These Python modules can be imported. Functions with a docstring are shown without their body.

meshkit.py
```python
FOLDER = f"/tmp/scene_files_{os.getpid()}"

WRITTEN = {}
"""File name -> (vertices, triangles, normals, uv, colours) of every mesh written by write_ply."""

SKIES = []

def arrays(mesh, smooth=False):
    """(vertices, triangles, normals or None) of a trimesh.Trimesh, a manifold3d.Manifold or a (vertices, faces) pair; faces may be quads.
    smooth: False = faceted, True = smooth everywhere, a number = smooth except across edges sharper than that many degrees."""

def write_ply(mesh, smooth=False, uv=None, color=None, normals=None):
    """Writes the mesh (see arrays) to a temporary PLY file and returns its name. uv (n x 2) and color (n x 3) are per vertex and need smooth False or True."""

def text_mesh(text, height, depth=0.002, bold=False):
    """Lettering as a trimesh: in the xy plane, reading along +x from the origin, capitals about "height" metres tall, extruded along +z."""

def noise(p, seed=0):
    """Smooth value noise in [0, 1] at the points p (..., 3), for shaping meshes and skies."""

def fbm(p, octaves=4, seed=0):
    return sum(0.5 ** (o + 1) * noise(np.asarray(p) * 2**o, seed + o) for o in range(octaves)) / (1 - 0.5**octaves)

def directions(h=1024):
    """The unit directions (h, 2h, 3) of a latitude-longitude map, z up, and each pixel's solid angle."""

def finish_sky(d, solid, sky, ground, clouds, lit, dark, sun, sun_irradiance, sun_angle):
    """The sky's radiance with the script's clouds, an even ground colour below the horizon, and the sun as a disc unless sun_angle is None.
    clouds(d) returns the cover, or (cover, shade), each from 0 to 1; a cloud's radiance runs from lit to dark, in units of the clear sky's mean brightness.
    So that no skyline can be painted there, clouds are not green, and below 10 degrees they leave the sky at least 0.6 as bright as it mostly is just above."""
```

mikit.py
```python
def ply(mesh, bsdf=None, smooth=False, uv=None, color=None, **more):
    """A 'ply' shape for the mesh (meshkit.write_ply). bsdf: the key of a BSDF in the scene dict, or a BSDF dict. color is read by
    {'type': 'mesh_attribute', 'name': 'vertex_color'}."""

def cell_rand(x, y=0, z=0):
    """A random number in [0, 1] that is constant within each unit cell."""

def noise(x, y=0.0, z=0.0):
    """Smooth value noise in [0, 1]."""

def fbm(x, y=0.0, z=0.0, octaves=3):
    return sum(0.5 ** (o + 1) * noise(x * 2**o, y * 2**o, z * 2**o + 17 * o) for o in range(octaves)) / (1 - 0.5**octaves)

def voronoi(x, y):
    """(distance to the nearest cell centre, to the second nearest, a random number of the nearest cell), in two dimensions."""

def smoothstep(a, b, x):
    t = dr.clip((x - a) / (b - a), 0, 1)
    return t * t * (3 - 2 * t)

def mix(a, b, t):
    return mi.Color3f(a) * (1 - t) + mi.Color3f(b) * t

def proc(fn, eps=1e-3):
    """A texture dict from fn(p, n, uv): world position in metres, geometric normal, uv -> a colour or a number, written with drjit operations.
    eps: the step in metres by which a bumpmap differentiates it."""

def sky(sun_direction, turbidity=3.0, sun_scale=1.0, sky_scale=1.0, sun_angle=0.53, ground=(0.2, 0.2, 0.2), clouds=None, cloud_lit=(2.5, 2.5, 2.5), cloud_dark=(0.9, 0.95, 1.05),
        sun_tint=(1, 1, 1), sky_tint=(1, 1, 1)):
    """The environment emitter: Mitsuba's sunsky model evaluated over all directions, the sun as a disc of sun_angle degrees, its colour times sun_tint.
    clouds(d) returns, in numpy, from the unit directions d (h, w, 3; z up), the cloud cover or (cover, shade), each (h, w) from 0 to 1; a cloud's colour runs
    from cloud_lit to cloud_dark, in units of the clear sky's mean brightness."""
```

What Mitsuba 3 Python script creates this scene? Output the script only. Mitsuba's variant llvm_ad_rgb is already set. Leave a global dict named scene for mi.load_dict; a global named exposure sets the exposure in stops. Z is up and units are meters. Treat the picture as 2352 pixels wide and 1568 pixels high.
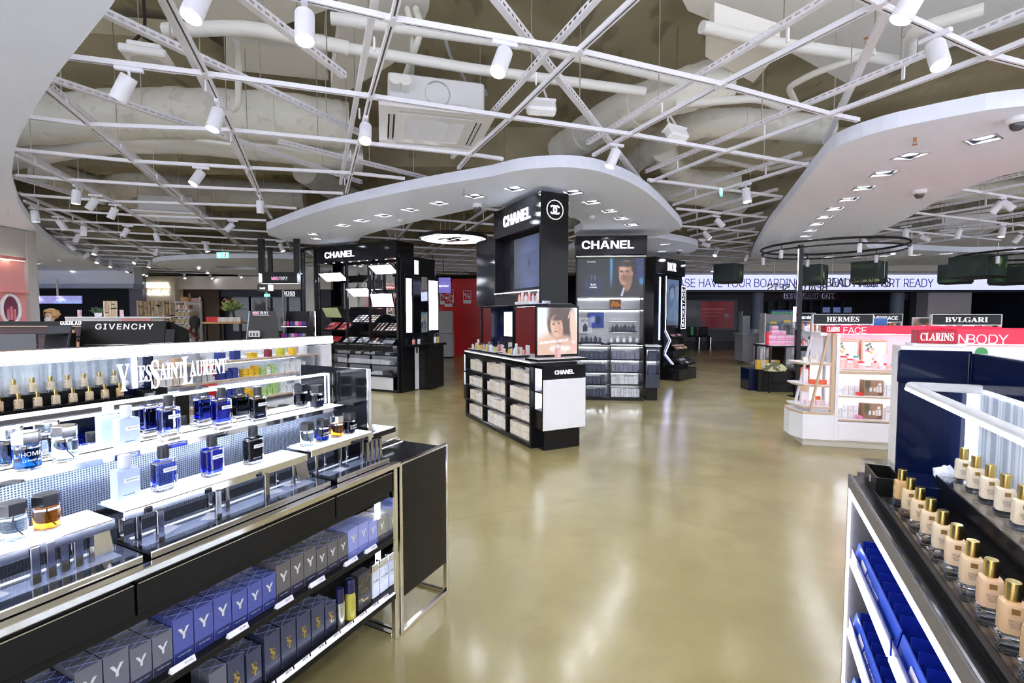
# Duty-free perfumery: polished floor, black display islands, open track-lit ceiling with white cloud panels.
import math, glob
import numpy as np
import mitsuba as mi
import mikit, meshkit
from mikit import proc, noise, fbm, voronoi, smoothstep, mix
from PIL import Image, ImageDraw, ImageFont
from shapely.geometry import Polygon
from shapely import affinity, union_all, box as sbox
import trimesh

# ---------------------------------------------------------------- camera, light, exposure
CF, CH, PITCH = 1120.0, 1.6, math.atan(59 / 1120.0)
_f = np.array([0, math.cos(PITCH), -math.sin(PITCH)]); _u = np.array([0, math.sin(PITCH), math.cos(PITCH)])
T4 = mi.ScalarTransform4f
scene, labels = {'type': 'scene'}, {}
exposure = 0.5
scene['camera'] = {'type': 'perspective', 'fov': math.degrees(2 * math.atan(1176 / CF)), 'fov_axis': 'x', 'near_clip': 0.05, 'far_clip': 200.0,
                   'to_world': T4().look_at(origin=[0, 0, CH], target=[0, float(_f[1]), CH + float(_f[2])], up=[0, 0, 1])}
# the rest of the store and concourse around and behind the camera, as an even surrounding brightness
scene['surroundings'] = {'type': 'constant', 'radiance': {'type': 'rgb', 'value': [1.55, 1.6, 1.8]}}
SPOT_W, DOWN_W, ADDED_COVE_W = 400.0, 300.0, 34.0      # radiance of the track lamps, recessed lamps and added cove strips
LED_W = 9.0                        # radiance of LED strips and lit panels
COOL = np.array([0.91, 0.97, 1.12]); WARM = np.array([1.12, 0.98, 0.78])


def ray(px, py):
    d = (px - 1176) / CF * np.array([1.0, 0, 0]) + (784 - py) / CF * _u + _f
    return d


def G(px, py, z=0.0):
    "point at height z seen at a pixel of the photograph"
    d = ray(px, py); return np.array([0, 0, CH]) + d * ((z - CH) / d[2])


def D(px, py, y):
    "point at distance y in front of the camera"
    d = ray(px, py); return np.array([0, 0, CH]) + d * (y / d[1])


# ---------------------------------------------------------------- meshes: (vertices, triangles)
def join(ms):
    vs, fs, k = [], [], 0
    for v, f in ms:
        vs.append(v); fs.append(np.asarray(f, int) + k); k += len(v)
    return np.vstack(vs), np.vstack(fs)


def tri(quads):
    q = np.asarray(quads, int); return np.vstack([q[:, [0, 1, 2]], q[:, [0, 2, 3]]])


_BQ = tri([[0, 1, 3, 2], [4, 6, 7, 5], [0, 4, 5, 1], [2, 3, 7, 6], [0, 2, 6, 4], [1, 5, 7, 3]])
_CB = None


def box(x0, y0, z0, x1, y1, z1, b=0.0):
    lo, hi = np.minimum([x0, y0, z0], [x1, y1, z1]).astype(float), np.maximum([x0, y0, z0], [x1, y1, z1]).astype(float)
    if b <= 0:
        v = np.array([[(lo, hi)[i][0], (lo, hi)[j][1], (lo, hi)[k][2]] for i in (0, 1) for j in (0, 1) for k in (0, 1)])
        return v, _BQ.copy()
    global _CB
    if _CB is None:
        import scipy.spatial as ss
        s = np.array([[i, j, k] for i in (-1, 1) for j in (-1, 1) for k in (-1, 1)], float)
        p = np.vstack([s * (1 - 0.1 * (np.arange(3) != a)) for a in range(3)])
        h = ss.ConvexHull(p); f = h.simplices.copy()
        n = np.cross(p[f[:, 1]] - p[f[:, 0]], p[f[:, 2]] - p[f[:, 0]])
        flip = np.einsum('ij,ij->i', n, p[f].mean(1)) < 0
        f[flip] = f[flip][:, ::-1]
        _CB = (np.sign(p), np.repeat(np.arange(3), 8), f)
    sg, ax, f = _CB
    c, h = (lo + hi) / 2, (hi - lo) / 2
    b = min(b, 0.45 * h.min() * 2)
    v = c + sg * (h - b * (np.arange(3)[None] != ax[:, None]))
    return v, f.copy()


def grid_faces(m, n, wrap=False):
    i, j = np.meshgrid(np.arange(m - 1), np.arange(n if wrap else n - 1), indexing='ij')
    a, b = i * n + j, i * n + (j + 1) % n
    return tri(np.stack([a, b, b + n, a + n], -1).reshape(-1, 4))


def lathe(prof, n=20, sx=1.0, sy=1.0, power=2.0):
    "profile [(r, z)] turned round z; power > 2 makes the section squarish"
    p = np.asarray(prof, float); t = np.arange(n) * 2 * np.pi / n + np.pi / n
    c, s = np.cos(t), np.sin(t)
    k = (np.abs(c) ** power + np.abs(s) ** power) ** (-1 / power)
    v = np.stack([p[:, :1] * (c * k) * sx, p[:, :1] * (s * k) * sy, np.repeat(p[:, 1:], n, 1)], -1).reshape(-1, 3)
    return v, grid_faces(len(p), n, True)


def frame_of(d):
    z = np.asarray(d, float) / np.linalg.norm(d)
    x = np.cross([0, 0, 1.0] if abs(z[2]) < 0.95 else [1.0, 0, 0], z); x /= np.linalg.norm(x)
    return np.stack([x, np.cross(z, x), z], 1)


def cyl(p0, p1, r, r1=None, n=16, caps=True):
    p0, p1 = np.asarray(p0, float), np.asarray(p1, float); L = np.linalg.norm(p1 - p0); r1 = r if r1 is None else r1
    prof = [(r, 0), (r1, L)]
    if caps: prof = [(0, 0), (r, 0), (r, 0), (r1, L), (r1, L), (0, L)]
    v, f = lathe(prof, n)
    return v @ frame_of(p1 - p0).T + p0, f


def bar(p0, p1, w, h, b=0.0, up=(0, 0, 1)):
    "straight bar of section w x h (h along up)"
    p0, p1 = np.asarray(p0, float), np.asarray(p1, float); d = p1 - p0; L = np.linalg.norm(d); d = d / L
    x = np.cross(d, up); x /= np.linalg.norm(x); z = np.cross(x, d)
    v, f = box(-w / 2, 0, -h / 2, w / 2, L, h / 2, b)
    return v @ np.stack([x, d, z]) + p0, f


def tube(path, r, n=8, closed=False):
    p = np.asarray(path, float); m = len(p)
    t = (np.roll(p, -1, 0) - np.roll(p, 1, 0)) if closed else np.gradient(p, axis=0)
    t /= np.linalg.norm(t, axis=1, keepdims=True) + 1e-12
    ref = np.array([0, 0, 1.0]) if np.abs(t[:, 2]).max() < 0.95 else np.array([0.31, 0.95, 0.05])
    a = np.cross(t, ref); a /= np.linalg.norm(a, axis=1, keepdims=True) + 1e-12
    b = np.cross(t, a); ang = np.arange(n) * 2 * np.pi / n
    r = np.broadcast_to(r, (m,))[:, None, None]
    v = (p[:, None] + r * (np.cos(ang)[None, :, None] * a[:, None] + np.sin(ang)[None, :, None] * b[:, None])).reshape(-1, 3)
    if closed:
        i, j = np.meshgrid(np.arange(m), np.arange(n), indexing='ij')
        f = tri(np.stack([i * n + j, i * n + (j + 1) % n, (i + 1) % m * n + (j + 1) % n, (i + 1) % m * n + j], -1).reshape(-1, 4))
        return v, f[:, ::-1]
    v = np.vstack([v, p[:1], p[-1:]]); k = np.arange(n)
    f = grid_faces(m, n, True)
    cap = np.vstack([np.stack([k, (k + 1) % n, 0 * k + m * n], 1), np.stack([(m - 1) * n + (k + 1) % n, (m - 1) * n + k, 0 * k + m * n + 1], 1)])
    return v, np.vstack([f, cap])[:, ::-1]


def prism(poly, z0, z1):
    poly = poly if hasattr(poly, 'geom_type') else Polygon(poly)
    ms = []
    for g in getattr(poly, 'geoms', [poly]):
        m = trimesh.creation.extrude_polygon(g, z1 - z0, engine='earcut')
        ms.append((np.array(m.vertices) + [0, 0, z0], np.array(m.faces)))
    return join(ms)


def xf(m, M):
    v, f = m; M = np.asarray(M, float)
    f = f[:, ::-1] if np.linalg.det(M[:3, :3]) < 0 else f
    return v @ M[:3, :3].T + M[:3, 3], f


def TR(x=0, y=0, z=0):
    M = np.eye(4); M[:3, 3] = x, y, z; return M


def RZ(deg):
    a = math.radians(deg); M = np.eye(4); M[:2, :2] = [[math.cos(a), -math.sin(a)], [math.sin(a), math.cos(a)]]; return M


def RX(deg):
    a = math.radians(deg); M = np.eye(4); M[1:3, 1:3] = [[math.cos(a), -math.sin(a)], [math.sin(a), math.cos(a)]]; return M


def RY(deg):
    a = math.radians(deg); M = np.eye(4); M[0, 0] = M[2, 2] = math.cos(a); M[0, 2] = math.sin(a); M[2, 0] = -math.sin(a); return M


def SC(x, y=None, z=None):
    return np.diag([x, x if y is None else y, x if z is None else z, 1.0])


def BASIS(o, x, y, z):
    M = np.eye(4); M[:3, 0], M[:3, 1], M[:3, 2], M[:3, 3] = x, y, z, o; return M


def smooth_path(pts, n=8):
    "Catmull-Rom through the points"
    p = np.asarray(pts, float); p = np.vstack([2 * p[0] - p[1], p, 2 * p[-1] - p[-2]]); out = []
    for i in range(1, len(p) - 2):
        t = np.linspace(0, 1, n, endpoint=False)[:, None]
        out.append(0.5 * (2 * p[i] + (p[i + 1] - p[i - 1]) * t + (2 * p[i - 1] - 5 * p[i] + 4 * p[i + 1] - p[i + 2]) * t ** 2 + (3 * p[i] - p[i - 1] - 3 * p[i + 1] + p[i + 2]) * t ** 3))
    return np.vstack(out + [p[-2:-1]])


# ---------------------------------------------------------------- lettering
_FONT = {}


def glyph_shape(text, kind='sans', weight=400):
    key = (text, kind, weight)
    if key not in _FONT:
        if kind == 'serif':
            up = lambda c: chr(0x1D400 + ord(c) - 65) if 'A' <= c <= 'Z' else chr(0x1D41A + ord(c) - 97) if 'a' <= c <= 'z' else c
            text = ''.join(map(up, text)); fn = glob.glob('/opt/blender-*/*/datafiles/fonts/NotoSansMath*')[0]
        else:
            fn = glob.glob('/opt/blender-*/*/datafiles/fonts/Inter.woff2')[0]
        font = ImageFont.truetype(fn, 80)
        if kind != 'serif': font.set_variation_by_axes([32 if weight < 500 else 24, weight])
        x0, y0, x1, y1 = font.getbbox(text, anchor='ls')
        im = Image.new('L', (x1 - x0 + 8, y1 - y0 + 8))
        ImageDraw.Draw(im).text((4 - x0, 4 - y0), text, 255, font, anchor='ls')
        on = np.pad(np.asarray(im) > 127, ((0, 0), (1, 1))).astype(np.int8)
        rows, st = np.nonzero(np.diff(on, axis=1) == 1); en = np.nonzero(np.diff(on, axis=1) == -1)[1]
        sh = union_all(sbox(st, -rows - 1, en, -rows)).buffer(0.6).buffer(-0.6).simplify(0.8)
        s = 1.0 / (58.2 if kind != 'serif' else 54.0)
        _FONT[key] = affinity.affine_transform(sh, [s, 0, 0, s, -4 * s, (4 - y0) * s])
    return _FONT[key]


def text(s, h, depth=0.004, kind='sans', weight=400, width=None, centre=True, spread=0.0):
    "lettering in the xy plane with capitals h high, standing along +z; width stretches or squeezes it; spread adds letter spacing"
    if spread:
        gs, x = [], 0.0
        for ch in s:
            if ch == ' ': x += 0.35 + spread; continue
            g = glyph_shape(ch, kind, weight); a = g.bounds
            gs.append(affinity.translate(g, x - a[0], 0)); x += a[2] - a[0] + spread
        g = union_all(gs)
    else:
        g = glyph_shape(s, kind, weight)
    b = g.bounds
    g = affinity.scale(affinity.translate(g, -b[0], 0), h, h, origin=(0, 0)); w = (b[2] - b[0]) * h
    if width: g = affinity.scale(g, width / w, 1, origin=(0, 0)); w = width
    m = prism(g, 0, depth)
    return (m[0] - [w / 2, 0, 0], m[1]) if centre else m


# ---------------------------------------------------------------- materials
def rgb(c):
    return {'type': 'rgb', 'value': [float(x) for x in c]}


def MAT(name, color, rough=0.5, metal=0.0, coat=0.0, spec=0.5, **more):
    col = color if isinstance(color, dict) else rgb(color)
    m = {'type': 'principled', 'base_color': col, 'roughness': float(rough), 'metallic': float(metal), 'specular': float(spec), **more}
    if coat: m['clearcoat'] = float(coat); m['clearcoat_gloss'] = 0.95
    scene['m_' + name] = {'type': 'twosided', 'bsdf': m}
    return 'm_' + name


def lin(*c):
    "sRGB 0-255 to linear"
    x = np.array(c if len(c) == 3 else c[0], float) / 255
    return [float(v) for v in np.where(x < 0.04045, x / 12.92, ((x + 0.055) / 1.055) ** 2.4)]


_AUTO = {}


def COL(r, g, b, rough=0.45):
    "plain painted or printed material of an sRGB colour"
    k = (r // 4 * 4, g // 4 * 4, b // 4 * 4, rough)
    if k not in _AUTO: _AUTO[k] = MAT('paint_%d_%d_%d_%d' % (*k[:3], int(rough * 100)), lin(*k[:3]), rough)
    return _AUTO[k]


# ---------------------------------------------------------------- things and parts
_PLY = {}


def shape(mesh, mat, M=None, smooth=False, emit=None, weight=None, uv=None, color=None):
    k = (id(mesh), smooth)
    if k not in _PLY or color is not None or uv is not None:
        d = mikit.ply(mesh, None, smooth, uv=uv, color=color); _PLY[k] = (mesh, d)
    d = dict(_PLY[k][1]); d['bsdf'] = {'type': 'ref', 'id': mat}
    if M is not None: d['to_world'] = T4(np.asarray(M, float))
    if emit is not None:
        d['emitter'] = {'type': 'area', 'radiance': rgb(np.broadcast_to(emit, 3)), **({'sampling_weight': float(weight)} if weight is not None else {})}
    return d


_COUNT = {}


def numbered(key):
    n = _COUNT.get(key, -1) + 1; _COUNT[key] = n
    return key if n == 0 else '%s_%03d' % (key, n)


def thing(name, label, cat, group=None):
    key = numbered(name)
    labels[key] = {'label': label, 'category': cat}
    if group: labels[key]['group'] = group
    return key


def part(parent, name, mesh, mat, M=None, smooth=False, label=None, kind=None, **kw):
    key = numbered(parent + '__' + name)
    scene[key] = shape(mesh, mat, M, smooth, **kw)
    if label or kind: labels[key] = {**({'label': label} if label else {}), **({'kind': kind} if kind else {})}
    return key


def solo(name, mesh, mat, label, cat, group=None, M=None, smooth=False, kind=None, **kw):
    key = numbered(name)
    scene[key] = shape(mesh, mat, M, smooth, **kw)
    labels[key] = {'label': label, 'category': cat}
    if group: labels[key]['group'] = group
    if kind: labels[key]['kind'] = kind
    return key


def struct(name, mesh, mat, label=None, M=None, smooth=False, **kw):
    key = numbered(name)
    scene[key] = shape(mesh, mat, M, smooth, **kw)
    labels[key] = {'kind': 'structure'}
    if label: labels[key]['label'] = label
    return key


ORD = ['first', 'second', 'third', 'fourth', 'fifth', 'sixth', 'seventh', 'eighth', 'ninth', 'tenth', 'eleventh', 'twelfth', 'thirteenth', 'fourteenth',
       'fifteenth', 'sixteenth', 'seventeenth', 'eighteenth', 'nineteenth', 'twentieth', 'twenty-first', 'twenty-second', 'twenty-third', 'twenty-fourth', 'twenty-fifth', 'twenty-sixth', 'twenty-seventh', 'twenty-eighth']


def nth(i, n=None):
    "leftmost, second from the left ... rightmost"
    if i == 0: return 'leftmost'
    if n and i == n - 1: return 'rightmost'
    if n and i >= n / 2: return ORD[n - 1 - i] + ' from the right'
    return ORD[i] + ' from the left'


class Fr:
    "a furniture frame on the floor: local x points out of the front (n), local y along it (s), z up; yaw in degrees clockwise from straight ahead"
    def __init__(s, o, yaw):
        s.M = TR(o[0], o[1], 0) @ RZ(-yaw)
    def at(s, n, a, z=0.0, rot=0.0):
        return s.M @ TR(n, a, z) @ RZ(rot)
    def p(s, n, a, z=0.0):
        return (s.M @ np.array([n, a, z, 1.0]))[:3]


def FACE(n, s, z, facing='n+'):
    "matrix that stands lettering (xy plane) upright on a face of a furniture frame"
    x, o = {'n+': ((0, 1, 0), (1, 0, 0)), 'n-': ((0, -1, 0), (-1, 0, 0)), 's+': ((-1, 0, 0), (0, 1, 0)), 's-': ((1, 0, 0), (0, -1, 0)), 'up': ((1, 0, 0), (0, 0, 1))}[facing]
    y = (0, 0, 1) if facing != 'up' else (0, 1, 0)
    return BASIS((n, s, z), x, y, o)


# ---------------------------------------------------------------- the materials
BLACK = MAT('black_gloss', (0.005, 0.005, 0.006), 0.10, coat=0.2, spec=.18)
BLACKM = MAT('black_satin', (0.006, 0.0056, 0.0052), 0.34, spec=.22)
BLACKMAT = MAT('black_matte', (0.02, 0.02, 0.022), 0.6, spec=.3)
NAVY = MAT('navy_gloss', (0.002, 0.005, 0.024), 0.07, coat=0.1, spec=.16)
WHITE = MAT('white_paint', (0.82, 0.82, 0.85), 0.5)
WHITEG = MAT('white_gloss', (0.83, 0.83, 0.86), 0.2)
TRACKW = MAT('white_track', (0.80, 0.80, 0.88), 0.4)
GREYW = MAT('grey_white', (0.60, 0.60, 0.62), 0.5)
DCHROME = MAT('dark_chrome', (0.34, 0.34, 0.36), 0.1, metal=1.0)
CHROME = MAT('chrome', (0.86, 0.86, 0.88), 0.09, metal=1.0)
STEEL = MAT('brushed_steel', (0.62, 0.61, 0.60), 0.28, metal=1.0)
GOLD = MAT('gold', (0.83, 0.62, 0.22), 0.2, metal=1.0)
OAK = MAT('light_oak', lin(205, 178, 150), 0.5)
WOOD = MAT('warm_wood', lin(196, 150, 100), 0.5)
GREY = MAT('grey_laminate', lin(150, 150, 155), 0.5)
RED = MAT('red_gloss', lin(200, 18, 30), 0.25)
MIRROR = scene.setdefault('m_mirror', {'type': 'twosided', 'bsdf': {'type': 'conductor', 'material': 'none', 'specular_reflectance': rgb((0.86, 0.89, 0.92))}}) and 'm_mirror'
GLASS = scene.setdefault('m_pane', {'type': 'thindielectric', 'int_ior': 1.5}) and 'm_pane'
ACRYL = scene.setdefault('m_acrylic', {'type': 'thindielectric', 'int_ior': 1.45, 'specular_transmittance': rgb((0.93, 0.95, 1.0))}) and 'm_acrylic'
DARKEMIT = MAT('lamp_face', (0.6, 0.6, 0.62), 0.5)
SCREEN = MAT('screen_face', (0.02, 0.02, 0.02), 0.15)
# ================================================================ the room: floor, ceiling, walls
def _floor(p, n, uv):
    cloud = fbm(p.x * 0.9, p.y * 0.9, 3.1, 4); fine = fbm(p.x * 6, p.y * 6, 1.7, 4); veil = fbm(p.x * 2.2 + 5, p.y * 2.2, 9.0, 3)
    c = mix(lin(124, 112, 70), lin(148, 136, 94), smoothstep(0.25, 0.75, 0.6 * cloud + 0.4 * veil))
    c = mix(c, lin(122, 109, 66), 0.30 * smoothstep(0.5, 0.8, fine))
    # saw-cut joints of the concrete slab
    a, b = 0.93 * p.x + 0.37 * p.y, -0.37 * p.x + 0.93 * p.y
    ja = mi.Float(abs(a / 6.0 + 0.42 - mi.Float(__import__('drjit').round(a / 6.0 + 0.42)))) * 6.0
    jb = mi.Float(abs(b / 6.0 + 0.39 - mi.Float(__import__('drjit').round(b / 6.0 + 0.39)))) * 6.0
    j = smoothstep(0.006, 0.002, __import__('drjit').minimum(ja, jb))
    return mix(c, lin(110, 100, 74), 0.45 * j)


def _floor_rough(p, n, uv):
    return 0.155 + 0.10 * fbm(p.x * 1.4, p.y * 1.4, 6.0, 3)


FLOORM = MAT('polished_concrete', proc(_floor), 0.2, spec=1.0)
scene['m_polished_concrete']['bsdf']['roughness'] = proc(_floor_rough)


def _slab(p, n, uv):
    c = mix(lin(138, 130, 106), lin(176, 168, 142), smoothstep(0.3, 0.7, fbm(p.x * 0.8, p.y * 0.8, p.z * 0.8, 4)))
    return mix(c, lin(96, 90, 70), 0.5 * smoothstep(0.62, 0.78, fbm(p.x * 5, p.y * 1.5, p.z * 4, 3)))


SLABM = MAT('ceiling_concrete', proc(_slab), 0.85)


def _wrap(p, n, uv):
    return mix(lin(202, 201, 190), lin(232, 231, 224), fbm(p.x * 3, p.y * 3, p.z * 3, 3)) * (1 - 0.12 * smoothstep(0.62, 0.7, fbm(p.x * 9, p.y * 9, p.z * 9, 2)))


WRAPM = MAT('duct_wrap', proc(_wrap), 0.45)
PIPEW = MAT('pipe_white', (0.72, 0.72, 0.70), 0.45)
KHAKI = MAT('service_khaki', lin(150, 142, 116), 0.8)
DARKGAP = MAT('dark_service', (0.02, 0.02, 0.022), 0.8)
WALLW = MAT('wall_cream', lin(222, 217, 208), 0.7)
DARKWALL = MAT('dark_concourse', (0.012, 0.014, 0.024), 0.25)
ZC, ZT = 3.20, 3.35

struct('floor', box(-26, -1.2, -0.12, 26, 22.5, 0), FLOORM, 'polished beige concrete floor with cloudy mottling and a fine saw-cut joint')
struct('floor', box(-26, 22.5, -0.12, 26, 46, -0.002), MAT('dark_stone', (0.03, 0.032, 0.036), 0.15), 'dark stone floor of the closed passage beyond the shop')
struct('ceiling', box(-26, -1.2, 5.0, 26, 46, 5.2), SLABM, 'raw khaki concrete soffit high above the lighting tracks')
struct('wall_left', box(-26.2, 3, 0, -26, 46, 5.2), WALLW, 'cream side wall at the far left')
struct('wall_right', box(26, 3, 0, 26.2, 46, 5.2), DARKWALL, 'dark side wall at the far right')
struct('wall_back', box(-26, 46, -0.1, 26, 46.2, 5.2), DARKWALL, 'black end wall of the passage')

# ---------------------------------------------------------------- white cloud ceilings (drywall islands) with recessed lamps
def poly_px(pts, z=ZC, extra_before=(), extra_after=()):
    return [tuple(p) for p in extra_before] + [tuple(G(*q, z)[:2]) for q in pts] + [tuple(p) for p in extra_after]


def rounded(pts, r=0.25):
    return Polygon(pts).buffer(0).buffer(-r * 0.6).buffer(r * 1.2, quad_segs=8).buffer(-r * 0.6, quad_segs=8).simplify(0.004)


near = smooth_path(np.array(poly_px([(612, 527), (690, 499), (776, 473), (946, 436), (1117, 407), (1185, 392), (1253, 385), (1321, 385), (1389, 397), (1457, 424), (1508, 460), (1559, 511)])), 6)
far = smooth_path(np.array([(3.10, 9.0), (2.9, 9.9), (1.9, 10.3), (1.25, 9.75), (1.28, 8.9), (1.0, 8.05), (0.35, 7.45), (-0.35, 7.3), (-0.95, 7.75), (-1.98, 8.75), (-2.95, 9.85), (-3.4, 10.7), (-4.1, 11.25), (-4.75, 10.75), (-4.85, 9.8)]), 6)
CLOUDS = {
    'centre': Polygon(np.vstack([near, far])).buffer(0.0).simplify(0.004),
    'right': rounded(np.vstack([smooth_path(np.array(poly_px([(2352, 243), (2233, 259), (2131, 278), (2029, 300), (1944, 327), (1903, 351), (1859, 402), (1807, 467), (1763, 521), (1732, 572)], extra_before=[(5.6, 3.3)])), 6),
                                np.array([(6.75, 13.9), (7.4, 14.5), (12.0, 15.6), (17.0, 15.2), (24.5, 14.2), (24.5, 10.2), (17.0, 12.0), (11.5, 12.4), (8.4, 11.6)]),
                                smooth_path(np.array(poly_px([(1981, 551), (2029, 528), (2083, 501), (2165, 456), (2267, 414), (2352, 393)], extra_after=[(5.9, 5.0), (6.6, 4.4)])), 6)]), 0.1),
    'left': rounded(np.vstack([smooth_path(np.array(poly_px([(265, 0), (235, 39), (198, 89), (146, 150), (112, 198), (78, 252), (51, 300), (34, 347), (27, 409), (34, 443), (51, 484), (92, 534), (150, 576), (204, 598), (272, 622), (327, 636)], extra_before=[(-1.4, 2.05)])), 6),
                               np.array([(-15.0, 20.2), (-24, 20.2), (-24, 1.2), (-1.2, 1.2)])]), 0.1),
    'dior': Polygon(smooth_path(np.array([(3.0, 10.1), (4.2, 11.2), (4.55, 12.6), (4.1, 13.6), (2.7, 13.9), (1.4, 13.3), (1.5, 11.4), (2.2, 10.4), (3.0, 10.1)]), 6)),
    'minis': Polygon(smooth_path(np.array([(-10.6, 19.5), (-11.6, 16.9), (-10.9, 14.9), (-9.2, 13.9), (-6.9, 13.7), (-4.8, 14.5), (-4.0, 16.4), (-4.6, 18.6), (-7.6, 19.8), (-10.6, 19.5)]), 6)),
}
CLOUDS['minis'] = CLOUDS['minis'].difference(Polygon(smooth_path(np.array([(-6.9, 15.9), (-5.9, 15.6), (-5.2, 16.4), (-5.6, 17.4), (-6.6, 17.5), (-7.1, 16.7), (-6.9, 15.9)]), 6)))
CLOUDS['minis'] = CLOUDS['minis'].difference(Polygon([(-9.2 + .6 * math.cos(t), 16.4 + .6 * math.sin(t)) for t in np.linspace(0, 6.28, 24)[:-1]]))
CLOUDM = MAT('cloud_paint', lin(232, 238, 255), 0.6)
down_px = {
    'centre': [[(788, 517), (830, 506), (881, 494), (942, 481), (1009, 466), (1091, 450), (1182, 433)], [(1316, 441), (1359, 464), (1399, 484), (1427, 501), (1450, 516)], [(720, 537), (726, 547)]],
    'right': [[(2258, 320), (2090, 358), (2030, 398), (1985, 431), (1950, 457), (1918, 479), (1895, 498), (1876, 514), (1861, 529), (1851, 541)], [(1967, 589), (2033, 587), (2102, 585), (2173, 582), (1905, 590), (1840, 592)]],
    'left': [[(28, 528)], [(80, 605)], [(168, 622), (182, 628), (221, 628), (250, 632)]],
    'dior': [[(1520, 577), (1527, 560)]], 'minis': [[(652, 583), (704, 586)]],
}
cells = []
for cname, rows in down_px.items():
    for row in rows:
        for i, q in enumerate(row):
            w = G(*q, ZC)
            if not CLOUDS[cname].buffer(-0.1).contains(Polygon([(w[0] + .01, w[1]), (w[0], w[1] + .01), (w[0] - .01, w[1])])): continue
            o = row[max(0, i - 1)]; e = row[min(len(row) - 1, i + 1)]
            dv = (G(*e, ZC) - G(*o, ZC)); yaw = math.degrees(math.atan2(dv[0], dv[1])) if len(row) > 1 else 20
            cells.append((cname, w, yaw, i, len(row), rows.index(row), q))
CLOUD_LABEL = {'centre': 'curved white ceiling cloud over the black display towers', 'right': 'sweeping white ceiling cloud at the upper right', 'left': 'large white ceiling cloud along the left side',
               'dior': 'small rounded white ceiling cloud behind the blue-lit column', 'minis': 'rounded white ceiling cloud with two round openings over the far left displays'}
for cname, pg in CLOUDS.items():
    holes = [Polygon([(w[0] + x, w[1] + y) for x, y in (np.array([(-.105, -.105), (.105, -.105), (.105, .105), (-.105, .105)]) @ RZ(-yaw)[:2, :2].T)]) for c, w, yaw, *_ in cells if c == cname]
    pg = pg.difference(union_all(holes)) if holes else pg
    struct('ceiling_cloud', prism(pg, ZC, ZC + 0.13), CLOUDM, CLOUD_LABEL[cname])
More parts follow.
